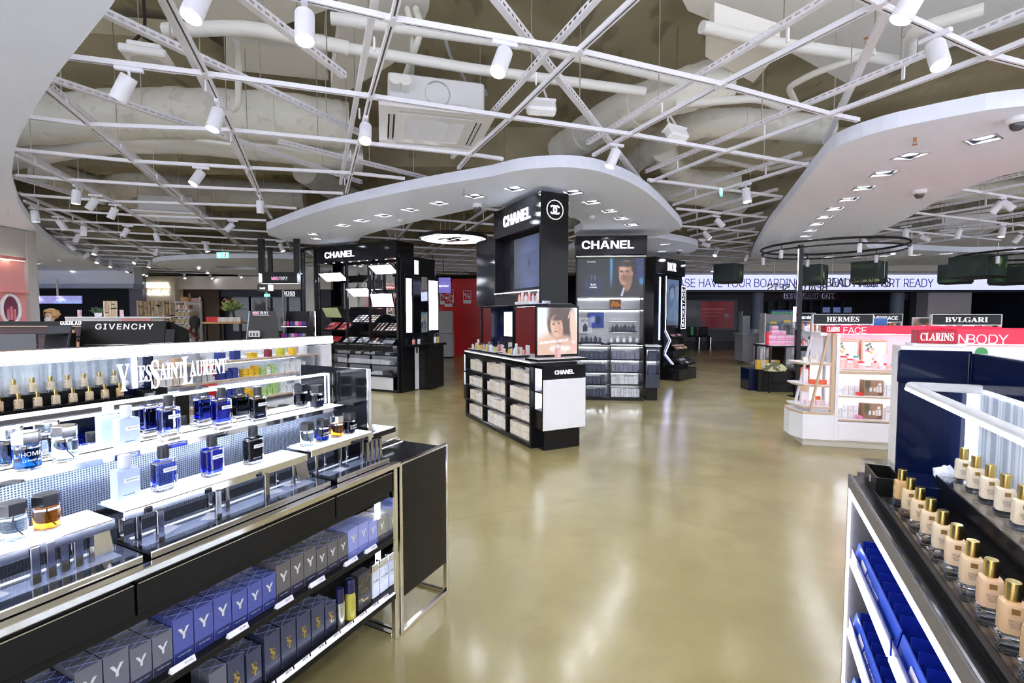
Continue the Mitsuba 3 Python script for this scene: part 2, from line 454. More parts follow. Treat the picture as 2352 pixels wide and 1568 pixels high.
# unseen light strips added on top of the clouds to brighten the open ceiling
for cname, pg in CLOUDS.items():
    ins = pg.buffer(-.32).simplify(.05)
    if cname == 'left': ins = ins.intersection(sbox(-15, 1.2, 0, 20))
    if cname == 'right': ins = ins.intersection(sbox(0, 3.4, 14, 16))
    g = max(getattr(ins, 'geoms', [ins]), key=lambda q: q.area); ring_ = np.array(g.exterior.coords)[:-1]
    v, f = tube([[x, y, ZC + .17] for x, y in ring_], .018, 6, True)
    t = thing('cove_light', 'added unseen light strip lying on top of the %s ceiling cloud' % {'centre': 'middle', 'right': 'right', 'left': 'left', 'dior': 'small round', 'minis': 'far left'}[cname], 'added cove light'); part(t, 'channel', tube([[x, y, ZC + .14] for x, y in ring_], .022, 6, True), TRACKW); part(t, 'strip', (v, f), DARKEMIT, emit=COOL * ADDED_COVE_W, weight=3.0)
# recessed square lamps
_fr = join([box(-.115, -.115, -.006, .115, -.098, .02), box(-.115, .098, -.006, .115, .115, .02), box(-.115, -.098, -.006, -.098, .098, .02), box(.098, -.098, -.006, .115, .098, .02)])
_can = join([box(-.10, -.10, .0, -.098, .10, .125), box(.098, -.10, .0, .10, .10, .125), box(-.10, -.10, .0, .10, -.098, .125), box(-.10, .098, .0, .10, .10, .125), box(-.10, -.10, .123, .10, .10, .126)])
_ring = lathe([(.078, .018), (.092, .018), (.092, .026), (.072, .030), (.072, .018), (.078, .018)], 24)
_lamp = xf(lathe([(0, .022), (.066, .022), (.066, .03), (0, .03)][::-1], 20), np.eye(4))
_lamp = (_lamp[0], np.array([t[::-1] for t in _lamp[1]]))
ALU = MAT('aluminium', (0.62, 0.62, 0.64), 0.35, metal=1.0)
where = {('centre', 0): 'left row of the middle ceiling cloud', ('centre', 1): 'right row of the middle ceiling cloud', ('centre', 2): 'far left tip of the middle ceiling cloud',
         ('right', 0): 'curved row of the right ceiling cloud', ('right', 1): 'far strip of the right ceiling cloud', ('left', 0): 'alone on the large left ceiling cloud', ('left', 1): 'alone on the left ceiling cloud above the pink wall', ('left', 2): 'at the far end of the left ceiling cloud',
         ('dior', 0): 'on the small cloud behind the blue-lit column', ('minis', 0): 'on the cloud with round openings'}
rows_seen = {}
for c, w, yaw, i, n, r, q in cells: rows_seen.setdefault((c, r), []).append(q)
for c, w, yaw, i, n, r, q in cells:
    row = sorted(rows_seen[(c, r)]); k = row.index(q); n = len(row)
    t = thing('recessed_lamp', 'square recessed lamp, %s%s' % (nth(k, n) + ', ' if n > 1 else '', where[(c, r)]), 'ceiling light', 'square recessed lamps in the ceiling clouds')
    M = TR(w[0], w[1], ZC) @ RZ(-yaw)
    part(t, 'frame', _fr, ALU, M); part(t, 'housing', _can, BLACKMAT, M); part(t, 'ring', _ring, ALU, M, smooth=40)
    part(t, 'lamp', _lamp, DARKEMIT, M, emit=COOL * DOWN_W)

# ---------------------------------------------------------------- lighting tracks: a square grid, yaw 21 degrees
_th = 0.36717
_o, _ga, _gb = np.array([-2.46156, 0.93443]), 1.18843 * np.array([math.cos(_th), math.sin(_th)]), 1.20785 * np.array([-math.sin(_th), math.cos(_th)])
_seen = {(1, 2): (902, 44), (1, 3): (1328, 118), (1, 4): (1656, 194), (1, 5): (1905, 262), (2, 1): (473, 170), (2, 2): (851, 221), (2, 3): (1174, 269), (2, 4): (1447, 308), (2, 5): (1668, 347),
         (3, 0): (204, 286), (3, 1): (535, 299), (3, 2): (825, 327), (3, 3): (1080, 354), (4, 0): (306, 370), (4, 1): (572, 385), (4, 2): (807, 397), (5, 0): (371, 426), (5, 1): (593, 436), (5, 2): (795, 444),
         (6, 0): (420, 467), (6, 1): (606, 473), (0, 4): (2015, 10), (0, 5): (2272, 127), (5, -1): (153, 412), (6, -1): (259, 462)}
_cor = {k: G(*q, ZT)[:2] - (_o + k[0] * _gb + k[1] * _ga) for k, q in _seen.items()}


def node(i, j):
    "a crossing of the track grid, with the small irregularities of the real installation"
    ks = list(_cor); d2 = np.array([(i - a) ** 2 + (j - b) ** 2 for a, b in ks]) + 1e-6
    w = d2 ** -2.0; fade = math.exp(-max(0, math.sqrt(d2.min()) - 1.0))
    return _o + i * _gb + j * _ga + fade * (w[:, None] * np.array([_cor[k] for k in ks])).sum(0) / w.sum()


from shapely.geometry import LineString
blocked = union_all([CLOUDS[k].buffer(0.03) for k in CLOUDS] + [sbox(-26, 20.6, 26, 46), sbox(-26, -9, 26, 0.6), sbox(12.5, -9, 26, 46), sbox(-26, -9, -17, 46)])
_rail_prof = Polygon([(-.018, 0), (-.006, 0), (-.006, .018), (.006, .018), (.006, 0), (.018, 0), (.018, .034), (-.018, .034)])


def rail_piece(p0, p1, z, prof):
    d = np.array([*(p1 - p0), 0]); L = np.linalg.norm(d); d /= L
    m = prism(prof, 0, L)
    return xf(m, BASIS([*p0, z], np.cross(d, [0, 0, 1.0]), [0, 0, 1.0], d))


GROOVE = MAT('track_groove', (0.05, 0.05, 0.055), 0.5)
_conn = join([box(-.05, -.02, -.002, .05, .02, .036, .004), box(-.02, -.05, -.002, .02, .05, .036, .004)])
track_id = 0


def lines_of(fn, rng):
    for i, js in rng:
        pts = [fn(i, j) for j in js]
        g = LineString(pts).difference(blocked)
        for k, seg in enumerate(sorted(getattr(g, 'geoms', [g]), key=lambda s: s.centroid.x)):
            if seg.length > 0.5: yield i, k, np.array(seg.coords)


lab = {'A': 'running from the left to the right', 'B': 'running away from the camera'}
all_rows = [('A', list(lines_of(lambda i, j: node(i, j), [(i, np.arange(-14, 15)) for i in range(-1, 19)]))),
            ('B', list(lines_of(lambda j, i: node(i, j), [(j, np.arange(-1, 19)) for j in range(-11, 14)])))]
for fam, rows in all_rows:
    for i, k, pts in rows:
        d = np.linalg.norm(pts[:, 1], axis=0)
        c = pts.mean(0)
        if fam == 'A': lb = 'white lighting track running left to right, %s row from the camera%s' % (ORD[i + 1], (', ' + ('left piece', 'middle piece', 'right piece', 'far right piece')[min(k, 3)]) if sum(r[0] == i for r in rows) > 1 else '')
        else: lb = 'white lighting track running away from the camera, %s line from the left%s' % (ORD[i + 11], (', ' + ('left piece', 'second piece', 'third piece', 'last piece')[min(k, 3)]) if sum(r[0] == i for r in rows) > 1 else '')
        t = thing('lighting_track', lb, 'lighting track')
        ms, gs = [], []
        for p0, p1 in zip(pts[:-1], pts[1:]):
            if np.linalg.norm(p1 - p0) < 0.02: continue
            ms.append(rail_piece(p0, p1, ZT - .017, _rail_prof))
            dv = (p1 - p0) / np.linalg.norm(p1 - p0); a, b = p0 + dv * .06, p1 - dv * .06
            if np.linalg.norm(p1 - p0) > .2: gs.append(bar([*a, ZT - .010], [*b, ZT - .010], .0115, .008))
        part(t, 'rail', join(ms), TRACKW)
        if gs: part(t, 'groove', join(gs), GROOVE)
        if fam == 'B':
            yaw = math.degrees(math.atan2(*(pts[-1] - pts[0])))
            for q in pts[1:-1]:
                if q[1] < 9: part(t, 'connector', _conn, TRACKW, TR(*q, ZT - .017) @ RZ(-yaw))

# slotted strut channels above the tracks, with hangers and threaded rods
def channel(p0, p1, w=0.041, slots=True):
    p0, p1 = np.asarray(p0, float), np.asarray(p1, float); d = p1 - p0; L = np.linalg.norm(d); d /= L
    ms = [box(-w / 2, 0, 0, w / 2, L, .003), box(-w / 2, 0, 0, -w / 2 + .003, L, .012), box(w / 2 - .003, 0, 0, w / 2, L, .012), box(-w / 2, 0, .029, -w / 2 + .003, L, w), box(w / 2 - .003, 0, .029, w / 2, L, w)]
    if slots:
        for y in np.arange(0, L, 0.062):
            ms += [box(-w / 2, y, .012, -w / 2 + .003, min(y + .022, L), .029), box(w / 2 - .003, y, .012, w / 2, min(y + .022, L), .029)]
    else: ms += [box(-w / 2, 0, .012, -w / 2 + .003, L, .029), box(w / 2 - .003, 0, .012, w / 2, L, .029)]
    x = np.cross(d, [0, 0, 1.0]); x /= np.linalg.norm(x)
    return xf(join(ms), BASIS(p0, x, d, np.cross(x, d)))


_rod = cyl([0, 0, 0], [0, 0, 1], .005, n=6)
_hook = box(-.006, -.012, 0, .006, .012, 1.0)
n_ch = 0
for j, k, pts in all_rows[1][1]:
    if pts[:, 1].min() > 15: continue
    e = pts[-1] - pts[0]; e /= np.linalg.norm(e); off = np.array([-e[1], e[0]]) * 0.075
    t = thing('strut_channel', 'white slotted channel above the %s track line from the left%s' % (ORD[j + 11], ', ' + ('left piece', 'second piece', 'third piece', 'last piece')[min(k, 3)]), 'strut channel')
    a, b = pts[0] + off, pts[-1] + off
    part(t, 'channel', channel([*a, ZT + .10], [*b, ZT + .10], slots=pts[:, 1].min() < 7), TRACKW)
    L = np.linalg.norm(b - a)
    for y in np.arange(0.5, L, 1.2):
        q = a + (b - a) * y / L
        if q[1] > 12: break
        part(t, 'hanger_rod', _rod, STEEL, TR(*q, ZT + .10) @ SC(1, 1, 1.55))
        part(t, 'bracket', _hook, TRACKW, TR(*(q - off * .5), ZT + .015) @ SC(1, 1, .09))
# cross struts lying over the channels at odd angles
for p, q, lb in [((205, 22), (830, 312), 'upper left, from the big left cloud towards the middle'), ((100, 182), (830, 422), 'left, below the duct'), ((1110, -30), (1560, 530), 'middle, crossing down to the right past the cassette'), ((2062, -20), (1895, 330), 'right, ending at the edge of the right cloud'),
                 ((540, -10), (790, 180), 'upper left, above the first spotlight'), ((-20, 395), (240, 470), 'far left beside the cloud edge'), ((640, 330), (1010, 420), 'middle left, behind the cassette')]:
    t = thing('cross_strut', 'white slotted cross strut at the %s' % lb, 'strut channel')
    a, b = G(*p, 3.52), G(*q, 3.52)
    part(t, 'channel', channel(a, b, 0.05), TRACKW)
    for u in (0.2, 0.5, 0.8): part(t, 'hanger_rod', _rod, STEEL, TR(*(a + (b - a) * u)) @ SC(1, 1, 1.46))

# ---------------------------------------------------------------- track spotlights
_barrel = lathe([(0, .003), (.047, .003), (.052, -.002), (.052, -.178), (.049, -.18), (.047, -.172), (.047, -.168), (0, -.166)][::-1], 20)
_lens = lathe([(0, -.170), (.046, -.170)], 20)

_adapt = box(-.017, -.085, 0, .017, .085, .028, .004)
_stem = cyl([0, 0, -.045], [0, 0, .012], .009, n=8)
z0 = lambda x, y: (x / 3.675, 380 + y / 3.675)
z1 = lambda x, y: (1940 + x / 5.6, 380 + y / 5.6)
z2 = lambda x, y: (1400 + x / 5.6, 360 + y / 5.6)
spots = [((470, 2), (440, 36)), ((700, 24), (700, 90)), ((300, 180), (271, 227)), ((511, 255), (489, 295)), ((446, 385), (444, 421)), ((839, 290), (839, 322)), ((1171, 99), (1144, 163)), ((1406, 344), (1401, 381)),
         ((2158, 99), (2160, 148)), ((1705, 433), (1716, 462)), ((1649, 504), (1665, 524)), ((643, 560), (650, 576))]
spots += [(z0(*a), z0(*b)) for a, b in [((620, 210), (640, 318)), ((740, 280), (742, 375)), ((960, 360), (925, 460)), ((295, 380), (305, 472)), ((565, 465), (560, 548)), ((725, 520), (703, 595)), ((660, 580), (633, 648)), ((1050, 520), (1033, 598)), ((1355, 570), (1338, 650)),
    ((2240, 300), (2200, 408)), ((1925, 470), (1903, 555)), ((650, 665), (652, 725)), ((785, 690), (795, 748)), ((715, 730), (714, 786)), ((1330, 705), (1310, 762)), ((1735, 665), (1752, 724)), ((925, 810), (932, 855)), ((1268, 815), (1256, 857)), ((820, 775), (818, 820)), ((1130, 780), (1133, 822)),
    ((1085, 860), (1073, 897)), ((1200, 885), (1209, 920)), ((1245, 900), (1236, 930)), ((1665, 845), (1678, 864)), ((1750, 870), (1752, 905)), ((1785, 925), (1791, 952)), ((2020, 915), (2036, 942)), ((1560, 925), (1561, 950))]]
spots += [(z2(*a), z2(*b)) for a, b in [((1340, 940), (1288, 1048)), ((1310, 1090), (1350, 1168)), ((1380, 1200), (1355, 1268)), ((1690, 1270), (1727, 1358)), ((2060, 1345), (2086, 1402)), ((1310, 1410), (1326, 1472))]]
spots += [(z1(*a), z1(*b)) for a, b in [((1875, 490), (1875, 628)), ((2290, 420), (2213, 592)), ((785, 820), (785, 932)), ((1155, 890), (1130, 978)), ((1480, 820), (1440, 938)), ((2040, 800), (2013, 912)), ((640, 1050), (623, 1132)), ((2220, 890), (2173, 998)), ((320, 1210), (318, 1288)), ((1360, 1185), (1402, 1238)), ((545, 1290), (592, 1362))]]
behind = []  # unseen spotlights added above and behind the camera for their light
for i in range(-2, 1):
    for j in range(-2, 7, 2): behind.append(node(i, j + (i % 2)) - np.array([0, 0.3]))
LM = {0: 'over the left counter', 1: 'left part of the ceiling', 2: 'middle of the ceiling', 3: 'gap between the ceiling clouds', 4: 'right of the right cloud'}


def spotlight(top, lens, label):
    top = np.asarray(top, float); ax = np.asarray(lens, float) - top; ax /= np.linalg.norm(ax)
    t = thing('track_spotlight', label, 'spotlight', 'white cylindrical track spotlights')
    Mt = TR(top[0], top[1], ZT - .046) @ RZ(math.degrees(_th) + (0 if abs(ax[0]) > .2 else 90) + 90)
    part(t, 'adapter', _adapt, TRACKW, Mt)
    part(t, 'stem', _stem, TRACKW, TR(top[0], top[1], ZT - .046))
    pv = np.array([top[0], top[1], ZT - .085])
    B = np.eye(4); B[:3, :3] = frame_of(-ax); B[:3, 3] = pv
    part(t, 'barrel', _barrel, TRACKW, B, smooth=40)
    part(t, 'lamp', _lens, DARKEMIT, B, emit=COOL * SPOT_W)


_segs = np.vstack([np.hstack([p[:-1], p[1:]]) for _, rows in all_rows for _, _, p in rows])


def snap(p, most=.35):
    "the point of the nearest track, so that every lamp hangs from one"
    a, d = _segs[:, :2], _segs[:, 2:] - _segs[:, :2]
    u = np.clip(((p[:2] - a) * d).sum(1) / np.maximum((d * d).sum(1), 1e-9), 0, 1); q = a + d * u[:, None]; r = np.linalg.norm(q - p[:2], axis=1); k = r.argmin()
    return np.array([*q[k], p[2]]) if r[k] < most else p


zones = []
for a, b in spots:
    top = G(*a, ZT - .085)
    top = snap(top)
    d = ray(*b); d /= np.linalg.norm(d); o = np.array([0, 0, CH]) - top
    bb, cc = o @ d, o @ o - .17 ** 2; disc = bb * bb - cc
    ss = [-bb - math.sqrt(disc), -bb + math.sqrt(disc)] if disc > 0 else [-bb]
    cand = [np.array([0, 0, CH]) + d * s for s in ss]
    pt = min(cand, key=lambda p: p[2])
    if pt[2] > top[2] - .08: pt = pt + [0, 0, top[2] - .1 - pt[2]]
    q = a; zones.append([0 if q[0] < 480 and q[1] < 300 else 1 if q[0] < 620 else 2 if q[0] < 1450 else 3 if q[0] < 1745 else 4, q, top, pt])
byz = {}
for z in zones: byz.setdefault(z[0], []).append(z)
for zk, zs in byz.items():
    # rows by height in the picture, counted from the nearest one
    zs.sort(key=lambda z: z[1][1])
    for k, (_, q, top, pt) in enumerate(zs):
        tilt = 'tilted left' if pt[0] < top[0] - .05 else 'tilted right' if pt[0] > top[0] + .05 else 'hanging straight'
        spotlight(top, pt, 'white track spotlight %s, %s from the top, %s' % (tilt, ORD[k] if k < 24 else 'number %d' % (k + 1), LM[zk]))
for k, q in enumerate(behind):
    spotlight([*q, ZT - .085], [q[0] + (.05, -.08, .06)[k % 3], q[1] + .03, ZT - .25], 'added white track spotlight, unseen, above and behind the viewpoint')

# ---------------------------------------------------------------- services above the tracks
def wobble(m, amp, sc, seed=0):
    v, f = m; n = meshkit.fbm(v * sc, 3, seed) - .5
    ctr = v.mean(0); return v + (n[:, None] * amp) * np.stack([np.cos(v[:, 0] * 7), np.sin(v[:, 1] * 5), np.ones(len(v))], 1), f


def duct(pts, r, lb, mat=WRAPM, n=28, bands=True):
    p = smooth_path(np.array(pts), 10)
    rr = r * (1 + .02 * np.sin(np.arange(len(p)) * 1.7))
    t = thing('ventilation_duct', lb, 'duct')
    part(t, 'body', wobble(tube(p, rr, n), .03, 4.0), mat, smooth=50)
    if bands:
        for k in range(4, len(p) - 2, 8):
            part(t, 'band', tube(p[k:k + 2] if k + 2 <= len(p) else p[-2:], r * 1.035, n), mat, smooth=50)


duct([G(-60, 285, 4.15), G(330, 262, 4.15), G(620, 268, 4.15), G(800, 290, 4.15)], .30, 'fat cloth-wrapped white duct running across the upper left ceiling')
duct([G(-60, 372, 3.95), G(260, 318, 3.95), G(560, 330, 3.95), G(830, 365, 3.95)], .20, 'lower shiny wrapped duct below the fat duct on the left', MAT('duct_foil', (0.75, .75, .73), .28, metal=.35))
duct([G(1290, 345, 4.0), G(1420, 262, 4.0), G(1580, 205, 4.0), G(1680, 180, 4.05)], .22, 'white wrapped round duct rising to the right in the middle of the ceiling')
duct([G(1440, 385, 4.0), G(1560, 300, 4.0), G(1700, 282, 4.0), G(1900, 300, 4.0)], .17, 'white wrapped duct running right behind the track crossing')
duct([G(1525, 345, 3.9), G(1545, 385, 3.9), G(1590, 412, 3.9), G(1690, 418, 3.9)], .16, 'curved white elbow duct between the middle and right ceiling clouds')
duct([G(1380, 455, 4.0), G(1540, 440, 4.0), G(1700, 470, 4.0)], .20, 'white wrapped duct above the gap between the clouds')
duct([G(250, 432, 4.2), G(330, 418, 4.2), G(480, 440, 4.2), G(700, 452, 4.2)], .28, 'round wrapped duct farther back on the left')
duct([G(1990, 470, 4.3), G(2160, 440, 4.3), G(2400, 420, 4.3)], .25, 'wrapped duct above the right-hand lattice')


def pipe(pts, r, lb, name='pipe', cat='pipe', mat=None, n=10, smooth_it=False):
    p = smooth_path(np.array(pts), 6) if smooth_it else np.array(pts)
    if not smooth_it:   # round the elbows a little
        q = [p[0]]
        for a, b, c in zip(p[:-2], p[1:-1], p[2:]):
            ua, uc = (a - b) / np.linalg.norm(a - b), (c - b) / np.linalg.norm(c - b); k = min(r * 2.5, .4 * np.linalg.norm(a - b), .4 * np.linalg.norm(c - b))
            q += [b + ua * k, b + (ua + uc) * k * .3, b + uc * k]
        p = np.array(q + [p[-1]])
    return solo(name, tube(p, r, n), mat or PIPEW, lb, cat, smooth=50)


pipe([G(700, 95, 3.8), G(1100, 160, 3.8), G(1480, 210, 3.8)], .045, 'white sprinkler main pipe running across above the cassette')
pipe([G(760, 42, 4.0), G(1200, 100, 4.0), G(1580, 190, 4.0)], .05, 'white pipe running across the top middle of the ceiling')
pipe([G(1612, 62, 3.9), G(1780, 100, 3.9), G(1980, 128, 3.9), G(2090, 145, 3.9), G(2090, 72, 3.9), G(2260, 20, 3.9)], .05, 'white pipe with two elbows at the upper right')
pipe([G(1835, 250, 3.85), G(1810, 200, 3.85), G(1870, 168, 3.85), G(2010, 118, 3.85)], .03, 'thin white pipe with a bend right of the middle')
pipe([G(380, 70, 3.8), G(560, 62, 3.8), G(800, 110, 3.8)], .055, 'white pipe running over the upper left, past the first spotlights')
pipe([G(540, 90, 3.8), G(548, 130, 3.8), G(548, 240, 3.5), G(535, 252, 3.5)], .028, 'white drop pipe with an elbow on the left')
pipe([G(1552, 240, 3.8), G(1740, 225, 3.8), G(1800, 250, 3.8)], .04, 'white pipe ending beside the elbow duct')
pipe([G(1640, 365, 3.9), G(1760, 390, 3.9), G(1880, 360, 3.9)], .035, 'white pipe above the second row of the right gap')
pipe([G(330, 0, 4.4), G(332, 60, 4.0), G(312, 90, 3.75), G(290, 105, 3.72), G(305, 125, 3.7), G(340, 118, 3.7), G(350, 100, 3.75), G(330, 85, 3.8)], .012, 'black coiled cable hanging at the upper left', 'cable', 'cable', BLACKMAT, smooth_it=True)
pipe([G(955, 20, 4.3), G(965, 70, 4.0), G(940, 150, 3.85), G(920, 200, 3.75)], .028, 'thick white insulated hose dropping to the cassette, left one', 'hose', 'hose', WRAPM, smooth_it=True)
pipe([G(935, 20, 4.3), G(948, 80, 4.0), G(945, 160, 3.85), G(944, 205, 3.75)], .026, 'thick white insulated hose dropping to the cassette, right one', 'hose', 'hose', WRAPM, smooth_it=True)
pipe([G(1018, 70, 4.2), G(1035, 130, 4.0), G(1062, 172, 3.9), G(1075, 195, 3.85), G(1110, 205, 3.8), G(1118, 220, 3.75)], .016, 'grey flexible conduit curling down to the cassette', 'hose', 'hose', GREY, smooth_it=True)

# bright boarded panels and khaki beams under the concrete
def soffit(px, z, th, mat, lb):
    pg = Polygon([tuple(G(*q, z)[:2]) for q in px]).buffer(0)
    struct('trim', prism(pg, z, z + th), mat, lb)


PANELW = MAT('panel_white', lin(228, 226, 220), 0.5)
soffit([(776, -120), (1000, -120), (985, 20), (945, 120), (790, 215), (760, 200), (776, 100)], 4.35, .25, PANELW, 'white boarded soffit panel left of the middle')
soffit([(1490, -150), (1580, 25), (1830, 128), (1960, 200), (2140, 120), (2700, -60), (2500, -300)], 4.45, .2, PANELW, 'smooth white metal ceiling panels at the upper right')
soffit([(360, -200), (700, -200), (760, 20), (600, 75), (400, 40)], 4.5, .2, PANELW, 'white soffit panels at the upper left')
soffit([(520, 95), (745, 120), (755, 185), (520, 160)], 4.6, .2, PANELW, 'pale recessed panel above the second spotlight')
soffit([(190, 75), (420, 90), (520, 150), (470, 205), (150, 190), (110, 160)], 4.7, .2, SLABM, 'khaki concrete strip beside the left cloud')
soffit([(1640, 75), (1790, 120), (1730, 190), (1620, 130)], 4.0, .25, PANELW, 'white box beam right of the middle')
for k, y in enumerate((9.0, 12.2, 15.4, 18.6)):
    struct('trim', box(-16, y, 4.3, 13, y + .5, 5.0), SLABM, 'concrete beam %d across the ceiling' % (k + 1))
for k, x in enumerate((-12.5, -8.2, -3.6, 1.2, 6.2, 10.6)):
    duct([np.array([x, 8.6, 4.1]), np.array([x + .3, 13, 4.1]), np.array([x - .2, 17, 4.1]), np.array([x + .1, 20.3, 4.1])], .22, 'white duct running to the back, %s' % nth(k, 6), bands=False, n=18)


def cassette(corner, z, yaw, lb, detail=True, body=True):
    t = thing('air_conditioner', lb, 'air conditioner')
    M = TR(corner[0], corner[1], z) @ RZ(-yaw)
    out = Polygon([(-.5, -.5), (.5, -.5), (.5, .5), (-.5, .5)]).difference(union_all([sbox(-.27, -.27, .27, .27), sbox(-.33, .36, .33, .42), sbox(-.33, -.42, .33, -.36), sbox(.36, -.33, .42, .33), sbox(-.42, -.33, -.36, .33)]))
    part(t, 'panel', prism(out, 0, .03), WHITEG, M)
    part(t, 'slot_backing', box(-.46, -.46, .03, .46, .46, .034), BLACKMAT, M)
    if body: part(t, 'body', box(-.42, -.42, .035, .42, .42, .32, .015), GREYW, M)
    g = [box(-.27, y, .004, .27, y + .007, .022) for y in np.arange(-.265, .27, .0175 if detail else .035)] + [box(x, -.27, .002, x + .01, .27, .006) for x in (-.14, 0, .13)]
    part(t, 'grille', join(g), WHITE, M)
    for k, (a, b) in enumerate([((-.33, .375), (.33, .405)), ((-.33, -.405), (.33, -.375))]):
        part(t, 'louver', xf(box(a[0], a[1], .006, b[0], b[1], .012), np.eye(4)), GREYW, M)
    part(t, 'louver', box(.375, -.33, .006, .405, .33, .012), GREYW, M); part(t, 'louver', box(-.405, -.33, .006, -.375, .33, .012), GREYW, M)
    if detail:
        for s in (-1, 1): part(t, 'knockout', box(-.25, -.424, .10, .25, -.42, .25) if s < 0 else xf(lathe([(.1, 0), (.115, 0), (.115, .004), (.1, .004), (.1, 0)], 20), TR(0, -.42, .175) @ RX(90)), GREY if s > 0 else GREYW, M)
        for x in (-.36, -.28): part(t, 'pipe_stub', cyl([x, -.42, .2], [x, -.52, .22], .05, n=14), PIPEW, M, smooth=40)


cassette((-.76, 4.78), 3.36, -15, 'white ceiling cassette air conditioner with a fine grille, in the middle of the track grid')
cassette((-6.3, 9.2), 3.42, -18, 'white ceiling cassette air conditioner farther back on the left', False)
cassette((9.9, 10.8), 3.42, -60, 'white ceiling cassette air conditioner right of the right ceiling cloud', False)
cassette((-10.0, 14.2), 3.42, -18, 'small distant white ceiling cassette near the far left', False, False)

# square access-point box and floodlight heads among the tracks
t = thing('ceiling_speaker', 'square white ceiling speaker hanging at the upper left under a black cable', 'speaker')
q = G(342, 145, 3.55); M = TR(*q) @ RZ(20)
part(t, 'box', box(-.15, -.15, 0, .15, .15, .06, .01), WHITEG, M); part(t, 'back_box', box(-.11, -.11, .06, .11, .11, .11, .01), WHITE, M); part(t, 'face', lathe([(0, -.004), (.11, -.004), (.115, 0)], 24), GREYW, M, smooth=40)
for k, (q, yaw) in enumerate([((1243, 250), 10), ((1555, 310), 30), ((1385 + 160, 312), -20)][:2]):
    t = thing('floodlight', 'white rectangular service floodlight, %s' % ('below the middle track crossing' if k == 0 else 'beside the elbow duct'), 'floodlight')
    w = G(*q, 3.42); M = TR(*w) @ RZ(yaw) @ RX(-30)
    part(t, 'housing', box(-.13, -.05, -.05, .13, .05, .06, .02), WHITEG, M); part(t, 'lid', box(-.135, -.06, .06, .135, .06, .075, .006), WHITE, M)
    part(t, 'arm', tube([(-.02, 0, .07), (-.03, 0, .2), (.05, 0, .3), (.07, 0, .14)], .012, 8), PIPEW, M, smooth=50)

# dome cameras, smoke detectors, sprinklers under the clouds
_base = lathe([(0, 0), (.075, 0), (.075, -.035), (.055, -.05)], 24); _dome = lathe([(.052, -.045), (.052, -.06), (.045, -.082), (.028, -.1), (0, -.106)], 24)
DOMEM = MAT('smoked_dome', (0.05, 0.05, 0.055), 0.08, coat=1.0)
for k, (q, lb) in enumerate([((1097, 472), 'left of the tall tower'), ((2112, 440), 'on the right ceiling cloud near the lattice'), ((2338, 275), 'at the right edge of the picture'), ((1559, 575), 'on the small cloud behind the blue-lit column'), ((300, 622), 'at the far end of the left cloud')]):
    t = thing('dome_camera', 'white dome security camera %s' % lb, 'security camera')
    w = G(*q, ZC - .02); M = TR(w[0], w[1], ZC - .002)
    part(t, 'base', _base, WHITEG, M, smooth=40); part(t, 'dome', _dome, DOMEM, M, smooth=60)
_smoke = lathe([(0, 0), (.06, 0), (.06, -.02), (.045, -.028), (.04, -.045), (.015, -.055), (0, -.055)], 20)
for k, (q, lb) in enumerate([((920, 503), 'on the middle ceiling cloud, left side'), ((1358, 496), 'on the middle ceiling cloud, right of the tower'), ((137, 596), 'on the left ceiling cloud')]):
    w = G(*q, ZC); solo('smoke_detector', _smoke, WHITEG, 'round white smoke detector %s' % lb, 'smoke detector', M=TR(w[0], w[1], ZC - .002), smooth=40)
_spr = join([cyl([0, 0, 0], [0, 0, -.03], .012, n=8), cyl([-.012, 0, -.03], [-.012, 0, -.06], .003, n=6), cyl([.012, 0, -.03], [.012, 0, -.06], .003, n=6), cyl([0, 0, -.06], [0, 0, -.064], .022, n=10)])
COPPER = MAT('copper', (0.55, 0.28, 0.13), .35, metal=.8)
for k, (q, lb, up) in enumerate([((1066, 434), 'left side of the middle ceiling cloud', 0), ((1338, 458), 'right side of the middle ceiling cloud', 0), ((912, 492), 'far left part of the middle ceiling cloud', 0), ((1438, 510), 'right tip of the middle ceiling cloud', 0), ((2102, 316), 'near end of the right ceiling cloud', 0), ((1910, 492), 'middle of the right ceiling cloud', 0), ((17, 482), 'large left ceiling cloud', 0), ((95, 587), 'left ceiling cloud near the pink wall', 0), ((237, 617), 'far part of the left ceiling cloud', 0)]):
    w = G(*q, ZC); solo('sprinkler', _spr, COPPER if k in (4,) else STEEL, 'small metal sprinkler head under the %s' % lb, 'sprinkler', M=TR(w[0], w[1], ZC))
w = G(1990, 105, 3.85); solo('sprinkler', _spr, COPPER, 'copper-coloured upright sprinkler on the white pipe at the upper right', 'sprinkler', M=TR(*w) @ RX(180))
# ================================================================ products shared by the counters
import random
random.seed(7)
CLEAR = scene.setdefault('m_clear_glass', {'type': 'dielectric', 'int_ior': 1.48}) and 'm_clear_glass'


def LIQ(name, c):
    scene['m_liquid_' + name] = {'type': 'dielectric', 'int_ior': 1.36, 'ext_ior': 1.48, 'specular_transmittance': rgb(c)}; return 'm_liquid_' + name


L_BLUE, L_AMBER, L_CLEAR, L_TEAL, L_NIGHT, L_BLACK, L_VIOLET = LIQ('blue', (.16, .22, .80)), LIQ('amber', (.92, .52, .12)), LIQ('water', (.86, .93, .97)), LIQ('teal', (.06, .26, .52)), LIQ('night', (.05, .10, .34)), LIQ('black', (.07, .08, .14)), LIQ('violet', (.52, .58, .97))
FROST = MAT('frosted_glass', lin(168, 182, 232), .4, coat=.3)
CAPB = MAT('cap_black', (.012, .012, .014), .22, coat=.5)
CAPW = MAT('cap_frost', lin(196, 200, 214), .45)
LABELW = MAT('label_silver', (.75, .77, .82), .3, metal=.4)
INKD, INKW = COL(40, 40, 48), COL(236, 236, 240)

